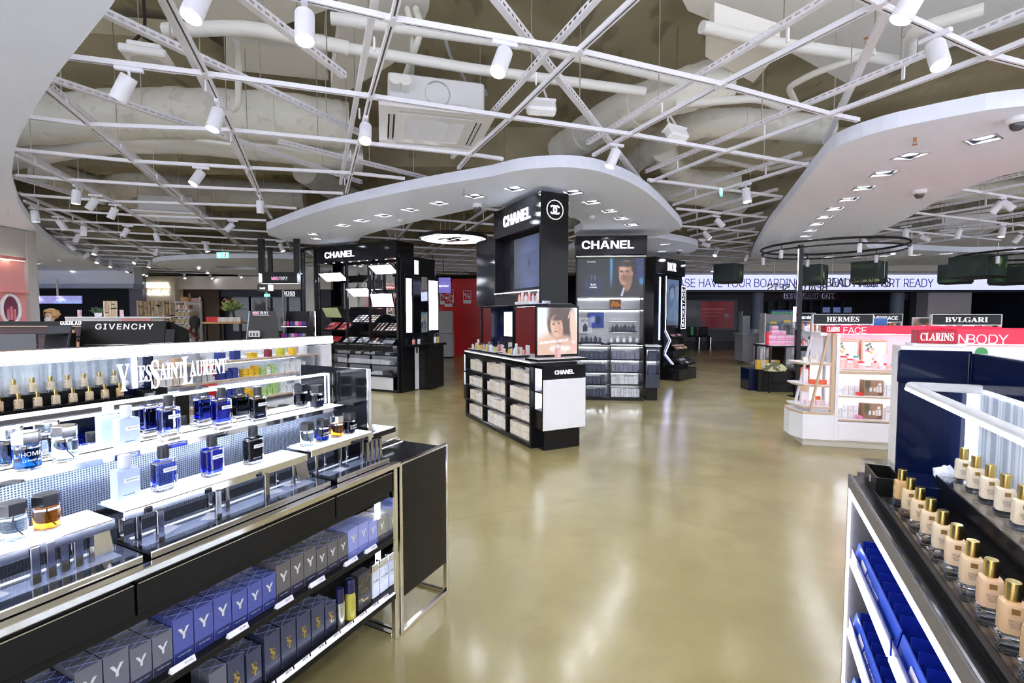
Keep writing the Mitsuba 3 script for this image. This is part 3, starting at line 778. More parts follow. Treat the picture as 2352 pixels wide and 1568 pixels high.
# square-shouldered bottle with a round cap
_rb_body = box(-.020, -.0325, 0, .020, .0325, .104, .004); _rb_liq = box(-.0155, -.028, .014, .0155, .028, .094, .003)
_rb_collar = cyl([0, 0, .104], [0, 0, .110], .011, n=16); _rb_cap = lathe([(0, .109), (.0155, .109), (.0165, .110), (.0165, .1445), (.0155, .146), (0, .146)], 24)
_rb_label = box(.0202, -.012, .064, .0210, .029, .078); _rb_foot = text('Y', .010, .0006)
_lt_small = text('EAU DE PARFUM', .0028, .0004)
# round bottle with a faceted nut cap
_nb_body = lathe([(0, 0), (.027, 0), (.029, .002), (.029, .066), (.027, .068), (0, .068)], 28); _nb_liq = lathe([(0, .008), (.0255, .008), (.0255, .058), (0, .058)], 24)
_nb_cap = lathe([(0, .068), (.026, .068), (.0305, .070), (.0305, .098), (.028, .1005), (0, .1005)], 6); _nb_tube = tube([(0, 0, .066), (.002, .003, .03), (.006, .012, .010)], .0012, 6)


def square_bottle(M, label, kind, group='square-shouldered scent bottles on the lit shelves'):
    t = thing('perfume_bottle', label, 'perfume bottle', group)
    if kind == 'frost':
        part(t, 'glass', _rb_body, FROST, M, smooth=False); part(t, 'cap', _rb_cap, CAPW, M, smooth=40); part(t, 'collar', _rb_collar, CAPW, M, smooth=40)
    else:
        part(t, 'glass', _rb_body, CLEAR, M); part(t, 'liquid', _rb_liq, {'blue': L_BLUE, 'black': L_BLACK, 'clear': L_VIOLET}[kind], M)
        part(t, 'collar', _rb_collar, CHROME, M, smooth=40); part(t, 'cap', _rb_cap, CAPB, M, smooth=40)
    part(t, 'label', _rb_label, LABELW, M)
    part(t, 'print', _lt_small, INKD, M @ FACE(.0211, .009, .0700)); part(t, 'print', _lt_small, INKD if kind != 'black' else INKW, M @ FACE(.0203, 0, .026))
    return t


def nut_bottle(M, label, liq, cap, words=None, ink=None):
    t = thing('perfume_bottle', label, 'perfume bottle', 'round scent bottles with faceted caps')
    part(t, 'glass', _nb_body, CLEAR, M, smooth=40); part(t, 'liquid', _nb_liq, liq, M, smooth=40); part(t, 'cap', _nb_cap, cap, M); part(t, 'dip_tube', _nb_tube, INKD, M, smooth=50)
    if words:
        for k, (w, h, z) in enumerate(words): part(t, 'print', text(w, h, .0005, weight=500), ink or INKW, M @ FACE(.0293, 0, z))
    return t


# ================================================================ left counter: scent gondola with the lit header (frame Y)
Yo = G(920, 1460)
Y = Fr(Yo, 26); YM = Y.M
LEDW = MAT('led_diffuser', (.8, .8, .82), .5)


def led(parent, m, M, k=1.0, c=COOL, name='led_strip', w=.3):
    return part(parent, name, m, LEDW, M, emit=c * LED_W * k, weight=w)


t = thing('perfume_counter', 'long black and chrome perfume counter with lit glass shelves at the left front', 'display counter')
SL = -2.7
part(t, 'carcass', join([box(-.80, SL, .10, -.30, -.045, .72), box(-.80, SL, .72, -.02, -.045, .745), box(-.80, SL, .845, -.03, -.045, .862), box(-.80, SL, .745, -.05, -.045, .845)]), BLACKM, YM)
part(t, 'niche_end', box(-.30, -.045, .21, 0, -.036, .72), MIRROR, YM)
part(t, 'top_plate', box(-.42, SL, .864, -.012, .0, .876, .002), BLACK, YM, label='black glass top plate')
part(t, 'front_rail', box(-.022, SL, .862, .012, .005, .886, .003), CHROME, YM, label='chrome front rail')
for k, (a, b) in enumerate([(-.402, -.04), (-1.14, -.404), (-1.878, -1.142), (SL, -1.88)]):
    d = part(t, 'drawer', box(-.045, a + .002, .752, .0, b - .002, .842, .003), BLACKM, YM)
    part(d, 'handle_edge', box(-.030, a + .004, .8425, .001, b - .004, .8465, .001), CHROME, YM)
    led(d, box(-.040, a + .02, .8555, -.034, b - .02, .8605), YM, .8)
part(t, 'shelf', box(-.30, SL, .497, 0, -.036, .520, .002), BLACKM, YM); part(t, 'shelf', box(-.30, SL, .213, .005, -.036, .240, .002), BLACKM, YM)
led(t, box(-.006, SL, .2402, .004, -.04, .2450), YM, .35)
for z in (.525, .245):
    led(t, box(-.11, -.052, z + .005, -.085, -.046, z + (.19 if z > .4 else .24)), YM, 1.2)
led(t, box(-.295, SL, .700, -.285, -.05, .710), YM, .25); led(t, box(-.295, SL, .480, -.285, -.05, .490), YM, .2)
# chrome end frame and the drawer-fronted end table
fr = part(t, 'end_frame', join([box(-.028, -.034, 0, 0, -.006, .886, .003), box(-.35, -.034, 0, -.028, -.006, .022, .003), box(-.36, -.034, 0, -.335, -.006, .3, .003)]), CHROME, YM)
part(t, 'mirror_panel', box(-.409, SL, 1.155, -.401, -.03, 1.458), MIRROR, YM, label='mirror back panel above the upper shelf')
part(t, 'mirror_backing', box(-.425, SL, .876, -.4095, -.03, 1.46), BLACKM, YM)


def _mesh(p, n, uv):
    a = p.x * 0.4384 + p.y * 0.8988
    import drjit as dr
    u, v = a / .0075, p.z / .0075
    d = dr.sqrt(dr.square(u - dr.floor(u) - .5) + dr.square(v - dr.floor(v) - .5))
    return mix((.40, .47, .60), (.06, .075, .11), smoothstep(.36, .30, d))


PERF = MAT('perforated_metal', proc(_mesh), .3, metal=.65)
part(t, 'perforated_panel', box(-.409, SL, .876, -.396, -.03, 1.142), PERF, YM, label='perforated metal back panel below the upper shelf')
part(t, 'dark_strip', box(-.397, SL, .93, -.388, -.03, .955), BLACK, YM)
hd = part(t, 'header', box(-.43, SL, 1.455, -.392, -.03, 1.499, .003), CHROME, YM)
led(hd, box(-.3915, SL, 1.461, -.386, -.032, 1.497), YM, 1.6, name='light_panel', w=2.0)
led(hd, box(-.425, -.0295, 1.461, -.392, -.026, 1.497), YM, 1.6, name='light_panel', w=.2)
us = part(t, 'upper_shelf', box(-.40, SL, 1.140, -.285, -.055, 1.152, .002), LEDW, YM, label='white-lit upper glass shelf', emit=COOL * LED_W * .26, weight=1.0)
part(us, 'edge', box(-.2845, SL, 1.136, -.281, -.055, 1.154), CHROME, YM)
led(t, box(-.394, SL, 1.300, -.384, -.067, 1.309), YM, .8); part(t, 'led_post', box(-.394, -.067, 1.152, -.384, -.061, 1.309), LEDW, YM)
pl = part(t, 'end_post', box(-.40, -.028, .876, -.165, -.004, 1.335, .003), BLACK, YM, label='black gloss end post')
part(pl, 'rim', box(-.172, -.029, .876, -.162, -.003, 1.335, .002), CHROME, YM)
# sign letters standing off the mirror
gs, x_ = [], 0.0
for w_, h_, sx_, gap_, dy_ in [('Y', .092, .62, .002, -.026), ('V', .056, .62, .001, 0), ('E', .056, .62, .001, 0), ('S', .056, .62, -.004, 0), ('S', .098, .60, .000, -.028), ('AINT', .058, .62, -.012, 0), ('L', .104, .62, -.018, -.028), ('AURENT', .058, .62, 0, 0)]:
    m = text(w_, h_, .0015, 'serif', centre=False); v_ = m[0] * [sx_, 1, 1]; gs.append((v_ + [x_, dy_, 0], m[1])); x_ += v_[:, 0].max() + gap_ + .003
sg = join(gs); wd = sg[0][:, 0].max() - sg[0][:, 0].min(); sg = (np.array(sg[0]) * [.385 / wd, 1, 1], sg[1])
part(t, 'lettering', sg, LEDW, YM @ FACE(-.4006, -.980, 1.366), emit=COOL * 1.3, weight=.1)

# the end table that fronts the gondola's short side
t = thing('end_table', 'narrow black end table in a chrome frame at the corner of the perfume counter', 'table')
part(t, 'front_panel', box(-.016, .030, .185, -.002, .412, .866, .002), BLACKM, YM)
part(t, 'frame', join([box(-.024, .004, 0, .004, .026, .870, .003), box(-.024, .412, 0, .004, .430, .870, .003), box(-.024, .004, 0, .004, .430, .020, .003), box(-.35, .004, 0, -.024, .026, .020, .003), box(-.35, .412, 0, -.024, .430, .020, .003), box(-.024, .004, .862, .004, .430, .872, .002)]), CHROME, YM)
part(t, 'box_body', box(-.34, .030, .40, -.02, .412, .835), BLACK, YM); part(t, 'top', box(-.34, .02, .845, -.03, .418, .858, .002), BLACK, YM)
part(t, 'rear_rim', box(-.352, .004, .85, -.338, .430, .874, .002), CHROME, YM)
led(t, box(-.30, .03, .8585, -.292, .40, .8605), YM, .25)
t = thing('counter_wing', 'black glass wing of the island counter with a round inset plate beyond the perfume shelves', 'display counter')
part(t, 'top', box(-.78, .0, .905, -.36, .42, .935, .003), BLACK, YM); part(t, 'body', box(-.74, .02, .10, -.40, .34, .905), BLACKM, YM)
part(t, 'inset', lathe([(.0, .0), (.10, 0), (.105, .002), (.11, 0)], 32), BLACKM, YM @ TR(-.60, .16, .9355), smooth=40); part(t, 'inset_ring', tube([(.108 * math.cos(a), .108 * math.sin(a), 0) for a in np.linspace(0, 2 * np.pi, 40, endpoint=False)], .0018, 6, True), CHROME, YM @ TR(-.60, .16, .937))
led(t, box(-.368, .02, .9352, -.360, .40, .9372), YM, .5)

# lit glorifier boxes of the lower row
for k, (a, b, z) in enumerate([(-.432, -.055, 1.038), (-1.115, -.450, 1.028), (-1.80, -1.135, 1.016)]):
    t = thing('glorifier_shelf', '%s chrome-edged display box with a glowing white top in the lower shelf row' % ('right-hand', 'middle', 'left-hand')[k], 'display shelf', 'glowing display boxes of the lower row')
    part(t, 'box', box(-.255, a, z - .032, -.105, b, z - .004, .002), CHROME, YM)
    part(t, 'light_top', box(-.248, a + .008, z - .004, -.111, b - .008, z), LEDW, YM, emit=COOL * LED_W * .26, weight=1.0)
    for s in (a + .05, b - .05, (a + b) / 2):
        for n in (-.235, -.135): part(t, 'leg', box(n - .007, s - .007, .876, n + .007, s + .007, z - .032, .002), DCHROME, YM)
# clear trays on the counter top with testers, blotters and cards
TRAYW = MAT('tray_white', lin(236, 240, 250), .35)
for k, (a, b) in enumerate([(-.362, -.030), (-1.085, -.400), (-1.80, -1.106)]):
    nm = ('right-hand', 'middle', 'left-hand')[k]
    t = thing('tester_tray', '%s clear acrylic tester tray with a chrome front edge on the counter top' % nm, 'tray', 'acrylic tester trays on the counter')
    part(t, 'base', box(-.215, a, .879, -.036, b, .897, .002), BLACK, YM)
    part(t, 'front_edge', box(-.036, a, .880, -.030, b, .908, .001), CHROME, YM)
    part(t, 'lid', box(-.215, a, .907, -.036, b, .909), ACRYL, YM); part(t, 'side', box(-.215, b - .003, .897, -.036, b, .907), ACRYL, YM)
    led(t, box(-.21, a + .03, .898, -.195, b - .03, .899), YM, .12)
    part(t, 'lining', box(-.168, a + .02, .8985, -.10, b - .02, .900), TRAYW, YM)
_blot = box(-.022, -.032, 0, .022, .032, .001)
for k, (s, n, r) in enumerate([(-1.40, -.12, 10), (-.98, -.14, 24), (-.60, -.13, -12), (-.27, -.105, 15), (-.85, -.12, 40), (-.50, -.15, 5)]):
    solo('blotter_card', _blot, TRAYW, ['white blotter card at the left edge on the tester trays', 'white blotter card in the middle tray, leftmost', 'white blotter card in the middle tray right of the second chrome tester', 'white blotter card with a dark petal in the right tray', 'white blotter card between the two chrome testers of the middle tray', 'white blotter card at the right end of the middle tray'][k], 'card', 'blotter cards in the trays', M=Y.at(n, s, .9105, r))
_petal = lathe([(0, .0), (.012, .002), (.016, .008), (.008, .014), (0, .012)], 12, sx=1.0, sy=.6)
solo('scent_stopper', _petal, MAT('dark_violet', lin(48, 46, 80), .2, coat=.6), 'dark faceted scent stopper on the white card of the right tray', 'stopper', M=Y.at(-.10, -.245, .912, 20), smooth=40)
_tst = join([box(-.006, -.010, 0, .006, .010, .098, .002)]); _tsb = box(-.008, -.012, 0, .008, .012, .020, .002)
tt = [(-1.315, -.105), (-1.282, -.11), (-1.252, -.115), (-1.222, -.115), (-1.035, -.075), (-.850, -.080), (-.660, -.085)] + [(-.150 + .030 * k, -.062) for k in range(4)]
for k, (s, n) in enumerate(tt):
    grp = 'chrome tester tubes in the left tray' if k < 4 else 'chrome tester tubes in the right tray' if k > 6 else None
    lb = ('%s of the four chrome tester tubes in the left tray' % nth(k, 4)) if k < 4 else ('%s of the four chrome tester tubes in the right tray' % nth(k - 7, 4)) if k > 6 else ['chrome tester tube standing at the left end of the middle tray', 'chrome tester tube standing in the middle of the middle tray', 'chrome tester tube standing in the right part of the middle tray'][k - 4]
    t = thing('tester_tube', lb, 'tester', grp)
    part(t, 'tube', _tst, DCHROME, Y.at(n, s, .909)); part(t, 'foot', _tsb, ACRYL, Y.at(n, s, .909))
for k, (s, n, lb) in enumerate([(-1.16, -.13, 'in the left tray'), (-.44, -.14, 'at the right end of the middle tray'), (-.035, -.10, 'with a red corner in the right tray')]):
    t = thing('info_card', 'small leaning mirror-finish card %s' % lb, 'card')
    M = Y.at(n, s, .911) @ RY(-18)
    part(t, 'card', box(-.001, -.028, 0, .001, .028, .082), CHROME, M); part(t, 'holder', box(-.004, -.03, -.001, .012, .03, .012, .002), ACRYL, M)
    if k == 2: part(t, 'print', box(.001, -.026, .012, .0016, .026, .040), RED, M)

# bottles on the two lit rows
U = 1.153
up = [(-1.238, 'nut', L_TEAL, CHROME, 'round dark blue scent bottle with chrome nut cap, leftmost on the upper shelf'), (-1.150, 'nut', L_CLEAR, CHROME, 'round clear scent bottle with chrome nut cap, second on the upper shelf'),
      (-.985, 'frost', 'frosted white square scent bottle with a frosted cap on the upper shelf'), (-.852, 'clear', 'clear violet-tinted square scent bottle on the upper shelf, left of the blue one'), (-.655, 'blue', 'deep blue square scent bottle on an acrylic block of the upper shelf'),
      (-.497, 'black', 'black square scent bottle on the upper shelf'), (-.180, 'nut', L_BLACK, CAPB, 'round black scent bottle at the right end of the upper shelf')]
for e in up:
    z = U + (.014 if e[1] == 'blue' or (e[1] == 'clear') else 0)
    if z > U:
        b = thing('acrylic_block', 'clear acrylic block under the %s bottle of the upper shelf' % ('deep blue' if e[1] == 'blue' else 'clear violet-tinted'), 'acrylic block')
        part(b, 'block', box(-.030, -.042, 0, .034, .042, .0135, .001), CLEAR, Y.at(-.345, e[0], U)); part(b, 'print', text('PARFUM', .006, .0004), INKD, Y.at(-.345, e[0], U) @ FACE(.0341, 0, .004))
    M = Y.at(-.345, e[0], z)
    if e[1] == 'nut': nut_bottle(M @ SC(1.08, 1.08, 1.12), e[4], e[2], e[3], [("L'HOMME", .011, .040), ('LE PARFUM', .005, .026)] if e[2] == L_TEAL else [('LA NUIT', .009, .036)] if e[2] == L_BLACK else None)
    else: square_bottle(M, e[2], e[1])
lo = [(-1.330, 'nut', L_CLEAR, CAPB, 'round clear scent bottle with dark cap, left end of the lower row'), (-1.262, 'nut', L_AMBER, CAPB, 'round amber scent bottle with dark cap, second in the lower row'),
      (-1.075, 'frost', 'frosted white square scent bottle in the lower row'), (-.965, 'clear', 'clear violet-tinted square scent bottle in the lower row'), (-.805, 'blue', 'deep blue square scent bottle with a black cap in the lower row'), (-.645, 'black', 'black square scent bottle in the lower row'),
      (-.392, 'nut', L_CLEAR, CAPB, 'round pale green scent bottle with black cap, leftmost on the right-hand box'), (-.308, 'nut', L_NIGHT, CAPB, 'round midnight blue scent bottle on the right-hand box of the lower row'), (-.222, 'nut', L_AMBER, CHROME, 'round amber scent bottle with bright cap on the right-hand box'), (-.145, 'nut', L_BLACK, CAPB, 'round black scent bottle at the right end of the lower row')]
for e in lo:
    z = 1.017 if e[0] < -1.13 else 1.029 if e[0] < -.45 else 1.039
    M = Y.at(-.175, e[0], z)
    if e[1] == 'nut': nut_bottle(M, e[4], e[2], e[3], [('LA NUIT', .008, .036), ("DE L'HOMME", .005, .026)] if e[2] in (L_NIGHT, L_BLACK) else None)
    else: square_bottle(M, e[2], e[1])

# boxed scents in the open niche
BX = {'slate': (COL(98, 98, 108, .3), COL(40, 42, 66, .3)), 'blue': (COL(72, 82, 146, .3), COL(36, 44, 100, .3)), 'grey': (COL(92, 90, 88, .3), COL(38, 38, 58, .3)), 'pale': (COL(150, 158, 214, .3), COL(110, 118, 180, .3)), 'tan': (COL(138, 132, 122, .3), COL(60, 58, 66, .3)), 'navy': (COL(42, 50, 92, .3), COL(28, 32, 60, .3)), 'night': (COL(58, 62, 80, .3), COL(20, 22, 40, .3))}
_Y = {h: text('Y', h, .0006, weight=700) for h in (.036, .031)}
_top_glint = lambda w, d: join([bar([-d, -w, 0], [0, 0, 0], .0012, .0006), bar([-d, 0, 0], [0, -w, 0], .0012, .0006)])  # pale X on the carton top, painted in for its reflected light
FOIL = MAT('foil_white', (.80, .82, .88), .3, metal=.5)
_tiny = text('YVES SAINT LAURENT', .0042, .0003, width=.040)
_cache = {}


def scent_box(M, w, h, kind, label, mark='Y', group='boxed scents on the upper niche shelf', d=.046, front=True):
    "local x out of the front, origin at the bottom right corner of the front face"
    t = thing('perfume_box', label, 'perfume box', group)
    k = (round(w, 3), round(h, 3), d)
    if k not in _cache: _cache[k] = (box(-d, -w + .0008, 0, 0, -.0008, h, .0012), box(-.0005, -w + .002, .002, .0005, -.002, h * .24), xf(_top_glint(w, d), TR(0, 0, h + .0006)))
    b, base, top_glint = _cache[k]
    part(t, 'carton', b, BX[kind][0], M)
    part(t, 'wrap_seam', top_glint, COL(170, 184, 240, .3), M)
    if front:
        part(t, 'base_band', base, BX[kind][1], M)
        if mark == 'Y':
            part(t, 'letter', _Y[.036 if h > .13 else .031], FOIL, M @ FACE(.0006, -w / 2, h * .50)); part(t, 'print', _tiny, FOIL, M @ FACE(.0009, -w / 2, h * .14))
        elif mark == 'mono':
            part(t, 'monogram', _mono, GOLD if kind == 'night' else FOIL, M @ FACE(.0006, -w / 2, h * .52))
    return t


# interlaced monogram, drawn from strokes
_mono = join([xf(text('Y', .022, .0006, 'serif'), TR(-.004, .006, 0)), xf(text('S', .030, .0006, 'serif'), TR(.001, -.010, 0)), xf(text('L', .022, .0006, 'serif'), TR(.006, -.022, 0))])
seq = [('navy', .056, .122), ('navy', .056, .122), ('slate', .062, .140), ('slate', .062, .140), ('slate', .057, .122), ('slate', .057, .122), ('blue', .062, .142), ('blue', .062, .142), ('blue', .062, .142), ('blue', .057, .124), ('blue', .057, .124), ('blue', .057, .124),
       ('grey', .063, .142), ('grey', .061, .142), ('grey', .061, .142), ('grey', .056, .122), ('grey', .057, .122), ('grey', .058, .120), ('pale', .063, .132), ('pale', .063, .132), ('pale', .060, .112), ('tan', .060, .108), ('tan', .058, .104)]
left = -1.388
for i, (kd, w, h) in enumerate(seq):
    right = left + w
    for r in range(3):
        n = -.036 - r * .048
        lb = '%s carton with silver letter Y, %s from left, front row, upper niche shelf' % (kd, ORD[i]) if r == 0 else '%s carton %s the %s front carton of the upper niche shelf' % (kd, ('right behind', 'two rows behind')[r - 1], ORD[i])
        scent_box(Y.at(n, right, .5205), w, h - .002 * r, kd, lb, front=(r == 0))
    left = right + .0012
seq2 = [(-.918, .062, 'slate', .168), (-.853, .062, 'night', .168), (-.784, .060, 'night', .15), (-.712, .068, 'night', .168), (-.640, .068, 'night', .168), (-.568, .068, 'night', .162), (-.496, .066, 'night', .16), (-.424, .060, 'night', .128)]
for i, (s, w, kd, h) in enumerate(seq2):
    for r in range(2):
        lb = 'dark carton with small gold monogram, %s from left, lower niche shelf' % ORD[i] if r == 0 else 'dark carton standing behind the %s front carton of the lower niche shelf' % ORD[i]
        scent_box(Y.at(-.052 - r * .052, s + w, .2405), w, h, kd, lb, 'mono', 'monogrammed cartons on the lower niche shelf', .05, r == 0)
_hex = Polygon([(.024 * math.cos(a), .024 * math.sin(a)) for a in np.arange(6) * math.pi / 3])
solo('hexagon_sticker', prism(_hex, 0, .001), COL(222, 216, 196), 'cream hexagonal sticker on the leftmost monogrammed carton', 'sticker', M=Y.at(-.0512, -.887, .325) @ FACE(0, 0, 0))
_can2 = lathe([(0, 0), (.023, 0), (.024, .002), (.024, .120), (.020, .126), (.023, .127), (.023, .145), (.021, .147), (0, .147)], 20)
for k, (n, s) in enumerate([(-.06, -.955), (-.06, -1.008), (-.115, -.980), (-.115, -1.035)]):
    solo('spray_can', _can2, MAT('gunmetal', (.07, .08, .11), .25, metal=.5) if k == 0 else 'm_gunmetal', 'dark steel spray can on the lower niche shelf, %s' % ['front right', 'front left', 'back right', 'back left'][k], 'spray can', 'dark spray cans on the lower niche shelf', M=Y.at(n, s, .2405), smooth=40)
# right end of the lower niche: two tall flasks, a dark carton and a white one
t = thing('deodorant_stick', 'dark capped stick on the lower niche shelf', 'stick'); M = Y.at(-.06, -.335, .2405)
part(t, 'body', lathe([(0, 0), (.020, 0), (.021, .10), (.019, .102), (0, .102)], 20), STEEL, M, smooth=40); part(t, 'cap', lathe([(0, .102), (.019, .102), (.019, .16), (.017, .163), (0, .163)], 20), MAT('cap_navy', (.012, .012, .06), .2), M, smooth=40)
t = thing('perfume_bottle', 'yellow ribbed scent flask with a blue-black cap on the lower niche shelf', 'perfume bottle'); M = Y.at(-.055, -.278, .2405)
part(t, 'glass', lathe([(0, 0), (.024, 0)] + [(.024 - .001 * (k % 2), .01 + .010 * k) for k in range(10)] + [(.020, .118), (0, .118)], 24), MAT('yellow_glass', lin(170, 160, 60), .15, coat=.8), M, smooth=40); part(t, 'cap', lathe([(0, .118), (.021, .118), (.023, .122), (.022, .165), (.017, .178), (0, .182)], 24), 'm_cap_navy', M, smooth=50)
t = thing('perfume_box', 'dark brown carton with a stepped gold outline on the lower niche shelf', 'perfume box'); M = Y.at(-.05, -.150, .2405)
part(t, 'carton', box(-.05, -.082, 0, 0, 0, .165, .0015), COL(62, 56, 56, .3), M)
for z, sg_ in ((.115, 1), (.05, -1)):
    pts = [(-.080, z), (-.056, z), (-.056, z + sg_ * .014), (-.022, z + sg_ * .014), (-.022, z + sg_ * .028), (-.002, z + sg_ * .028)]
    part(t, 'outline', join([box(0, min(a[0], b[0]) - .001, min(a[1], b[1]) - .001, .0008, max(a[0], b[0]) + .001, max(a[1], b[1]) + .001) for a, b in zip(pts[:-1], pts[1:])]), GOLD, M)
part(t, 'print', text('KOUROS', .009, .0006), GOLD, M @ FACE(.0003, -.041, .078))
for k, (s, w) in enumerate([(-.105, .050), (-.052, .046)]):
    t = thing('perfume_bottle', 'white column scent flask with silver cap, %s one, end of the lower niche shelf' % ('left' if k == 0 else 'right'), 'perfume bottle', 'white column flasks'); M = Y.at(-.075, s, .2405)
    part(t, 'glass', box(-.018, -w / 2, 0, .018, w / 2, .125, .004), COL(226, 230, 240, .25), M); part(t, 'cap', box(-.016, -w / 2 + .003, .126, .016, w / 2 - .003, .165, .003), CHROME, M); part(t, 'print', text('KOUROS', .0065, .0005), INKD, M @ FACE(.0181, 0, .078))
# price tents
_tent = prism(Polygon([(-.009, 0), (.009, 0), (0, .017)]), 0, .074)
_tent = xf(_tent, BASIS((0, -.037, 0), (1, 0, 0), (0, 0, 1), (0, -1, 0)) if False else BASIS((0, .037, 0), (1, 0, 0), (0, 0, 1), (0, -1, 0)))
_strip = box(-.0008, -.036, 0, .0008, .036, .021)
TAG = COL(238, 234, 240)
for k, (s, pr) in enumerate([(-1.165, '67.90'), (-1.02, '82.90'), (-.840, '62.90'), (-.655, '82.90'), (-.500, '62.90'), (-.315, '74.90'), (-.190, '52.90')]):
    t = thing('price_tag', 'white tent price tag reading %s, %s along the upper niche shelf' % (pr, nth(k, 7)), 'price tag', 'price tents on the upper niche shelf'); M = Y.at(-.012, s, .5205)
    part(t, 'tent', _tent, TAG, M); part(t, 'print', text(pr, .006, .0004, weight=600), INKD, M @ TR(.0052, .016, .0065) @ RY(-28) @ FACE(0, 0, 0))
for k, s in enumerate(np.arange(-.90, -.05, .0785)):
    t = thing('price_tag', 'white strip price tag %s on the bottom board of the counter' % nth(k, 11), 'price tag', 'price strips along the bottom board'); M = Y.at(.0005, s, .2405) @ RY(-22)
    pr = ('69.90', '89.90', '89.90', '82.90', '82.90', '62.90', '63.90', '63.90', '44.90', '72.90', '75.90')[k]
    part(t, 'strip', _strip, TAG, M); part(t, 'print', text(pr, .0065, .0004, weight=600), INKD, M @ FACE(.0009, .016, .012))

# ================================================================ right counter: make-up gondola with gold-capped bottles (frame E)
Eo = G(1951, 1090, .95)
E = Fr(Eo, 26); EM = E.M
t = thing('makeup_counter', 'navy make-up counter edged with light strips at the right front', 'display counter')
EL0 = -3.4
part(t, 'top', box(.0, EL0, .928, .52, .0, .950, .003), BLACKM, EM)
part(t, 'front_band', box(-.004, EL0, .902, .002, .004, .953, .002), COL(84, 82, 80, .4), EM, label='grey satin front band')
part(t, 'front_edge', box(.000, EL0, .9535, .006, .0, .9555), CHROME, EM)
led(t, box(-.002, EL0, .872, .006, -.012, .896), EM, 1.2, name='light_frame', w=1.0); led(t, box(-.002, -.024, .03, .006, -.010, .872), EM, 1.0, name='light_frame')
part(t, 'end_side', box(-.004, -.010, .0, .52, .0, .903), COL(84, 82, 80, .4), EM)
part(t, 'carcass', box(.30, EL0, .0, .52, -.012, .928), NAVY, EM)
BLUE = MAT('tray_blue', lin(12, 30, 120), .18, coat=.6); LBLUE = MAT('lip_blue', lin(64, 96, 205), .25, coat=.4)
led(t, box(.285, EL0, .885, .295, -.03, .895), EM, .35, np.array([.55, .7, 1.3]))
for row, z in enumerate((.60, .31, .04)):
    for bay, (a, b) in enumerate([(-.64, -.03), (-1.28, -.66), (-1.92, -1.30)]):
        d = part(t, 'tray', join([box(.012, a, z, .29, b, z + .012), box(.012, a, z + .012, .016, b, z + .06)]), BLUE, EM)
        led(d, box(.004, a, z - .004, .012, b, z + .012), EM, 1.0, np.array([.8, .92, 1.2]), w=.15)
        lip = part(d, 'front_lip', xf(box(-.002, a, 0, .002, b, .075), TR(.022, 0, z + .012) @ RY(12)), LBLUE, EM)
        for k in range(9): part(d, 'divider', box(.04, a + .03 + k * .066, z + .012, .28, a + .033 + k * .066, z + .115), BLUE, EM)
        part(d, 'price_label', box(.0, b - .20, 0, .0015, b - .12, .034), TAG, EM @ TR(.019, 0, z + .035) @ RY(12))
        part(d, 'lettering', text('ESTÉE LAUDER', .020, .0006, weight=500, width=.17), LEDW, EM @ TR(.0195, b - .31, z + .042) @ RY(12) @ FACE(0, 0, 0, 'n-'))
# end panel, fascia, back wall, reading light
part(t, 'end_panel', box(.128, -.100, .952, .335, -.085, 1.473, .003), NAVY, EM)
part(t, 'end_fascia', box(.120, -.118, 1.352, .322, -.100, 1.470, .004), NAVY, EM)
part(t, 'side_fascia', box(.326, EL0, 1.352, .345, -.118, 1.468, .003), NAVY, EM)
part(t, 'ledge', box(.345, EL0, 1.440, .375, -.12, 1.466, .002), GREYW, EM)
_rng = np.random.default_rng(5)


def _curtain(p, n, uv):
    a = p.x * 0.4384 + p.y * 0.8988
    v = 0.55 * noise(a * 160, 3.0, p.z * .2) + 0.45 * noise(a * 60, 7.0, p.z * .1)
    return mix((.40, .47, .58), (.82, .88, .95), smoothstep(.25, .75, v))


CURT = MAT('pale_curtain', proc(_curtain), .35)
part(t, 'back_wall', box(.335, EL0, .952, .345, -.10, 1.352), CURT, EM, label='pale streaked back panel')
led(t, box(.322, -.135, .955, .332, -.105, 1.345), EM, .55, name='light_post', w=.5)
led(t, box(.330, EL0, 1.338, .334, -.14, 1.346), EM, .25)
lt_ = part(t, 'light_bar', tube([(.135, EL0, 1.352), (.135, -.205, 1.352)], .013, 14), GREYW, EM, smooth=50, label='round white light bar')
led(lt_, box(.122, EL0, 1.336, .134, -.20, 1.345), EM, 1.6, w=1.0)
part(lt_, 'bracket', box(.135, -.222, 1.338, .330, -.196, 1.366, .003), GREYW, EM)
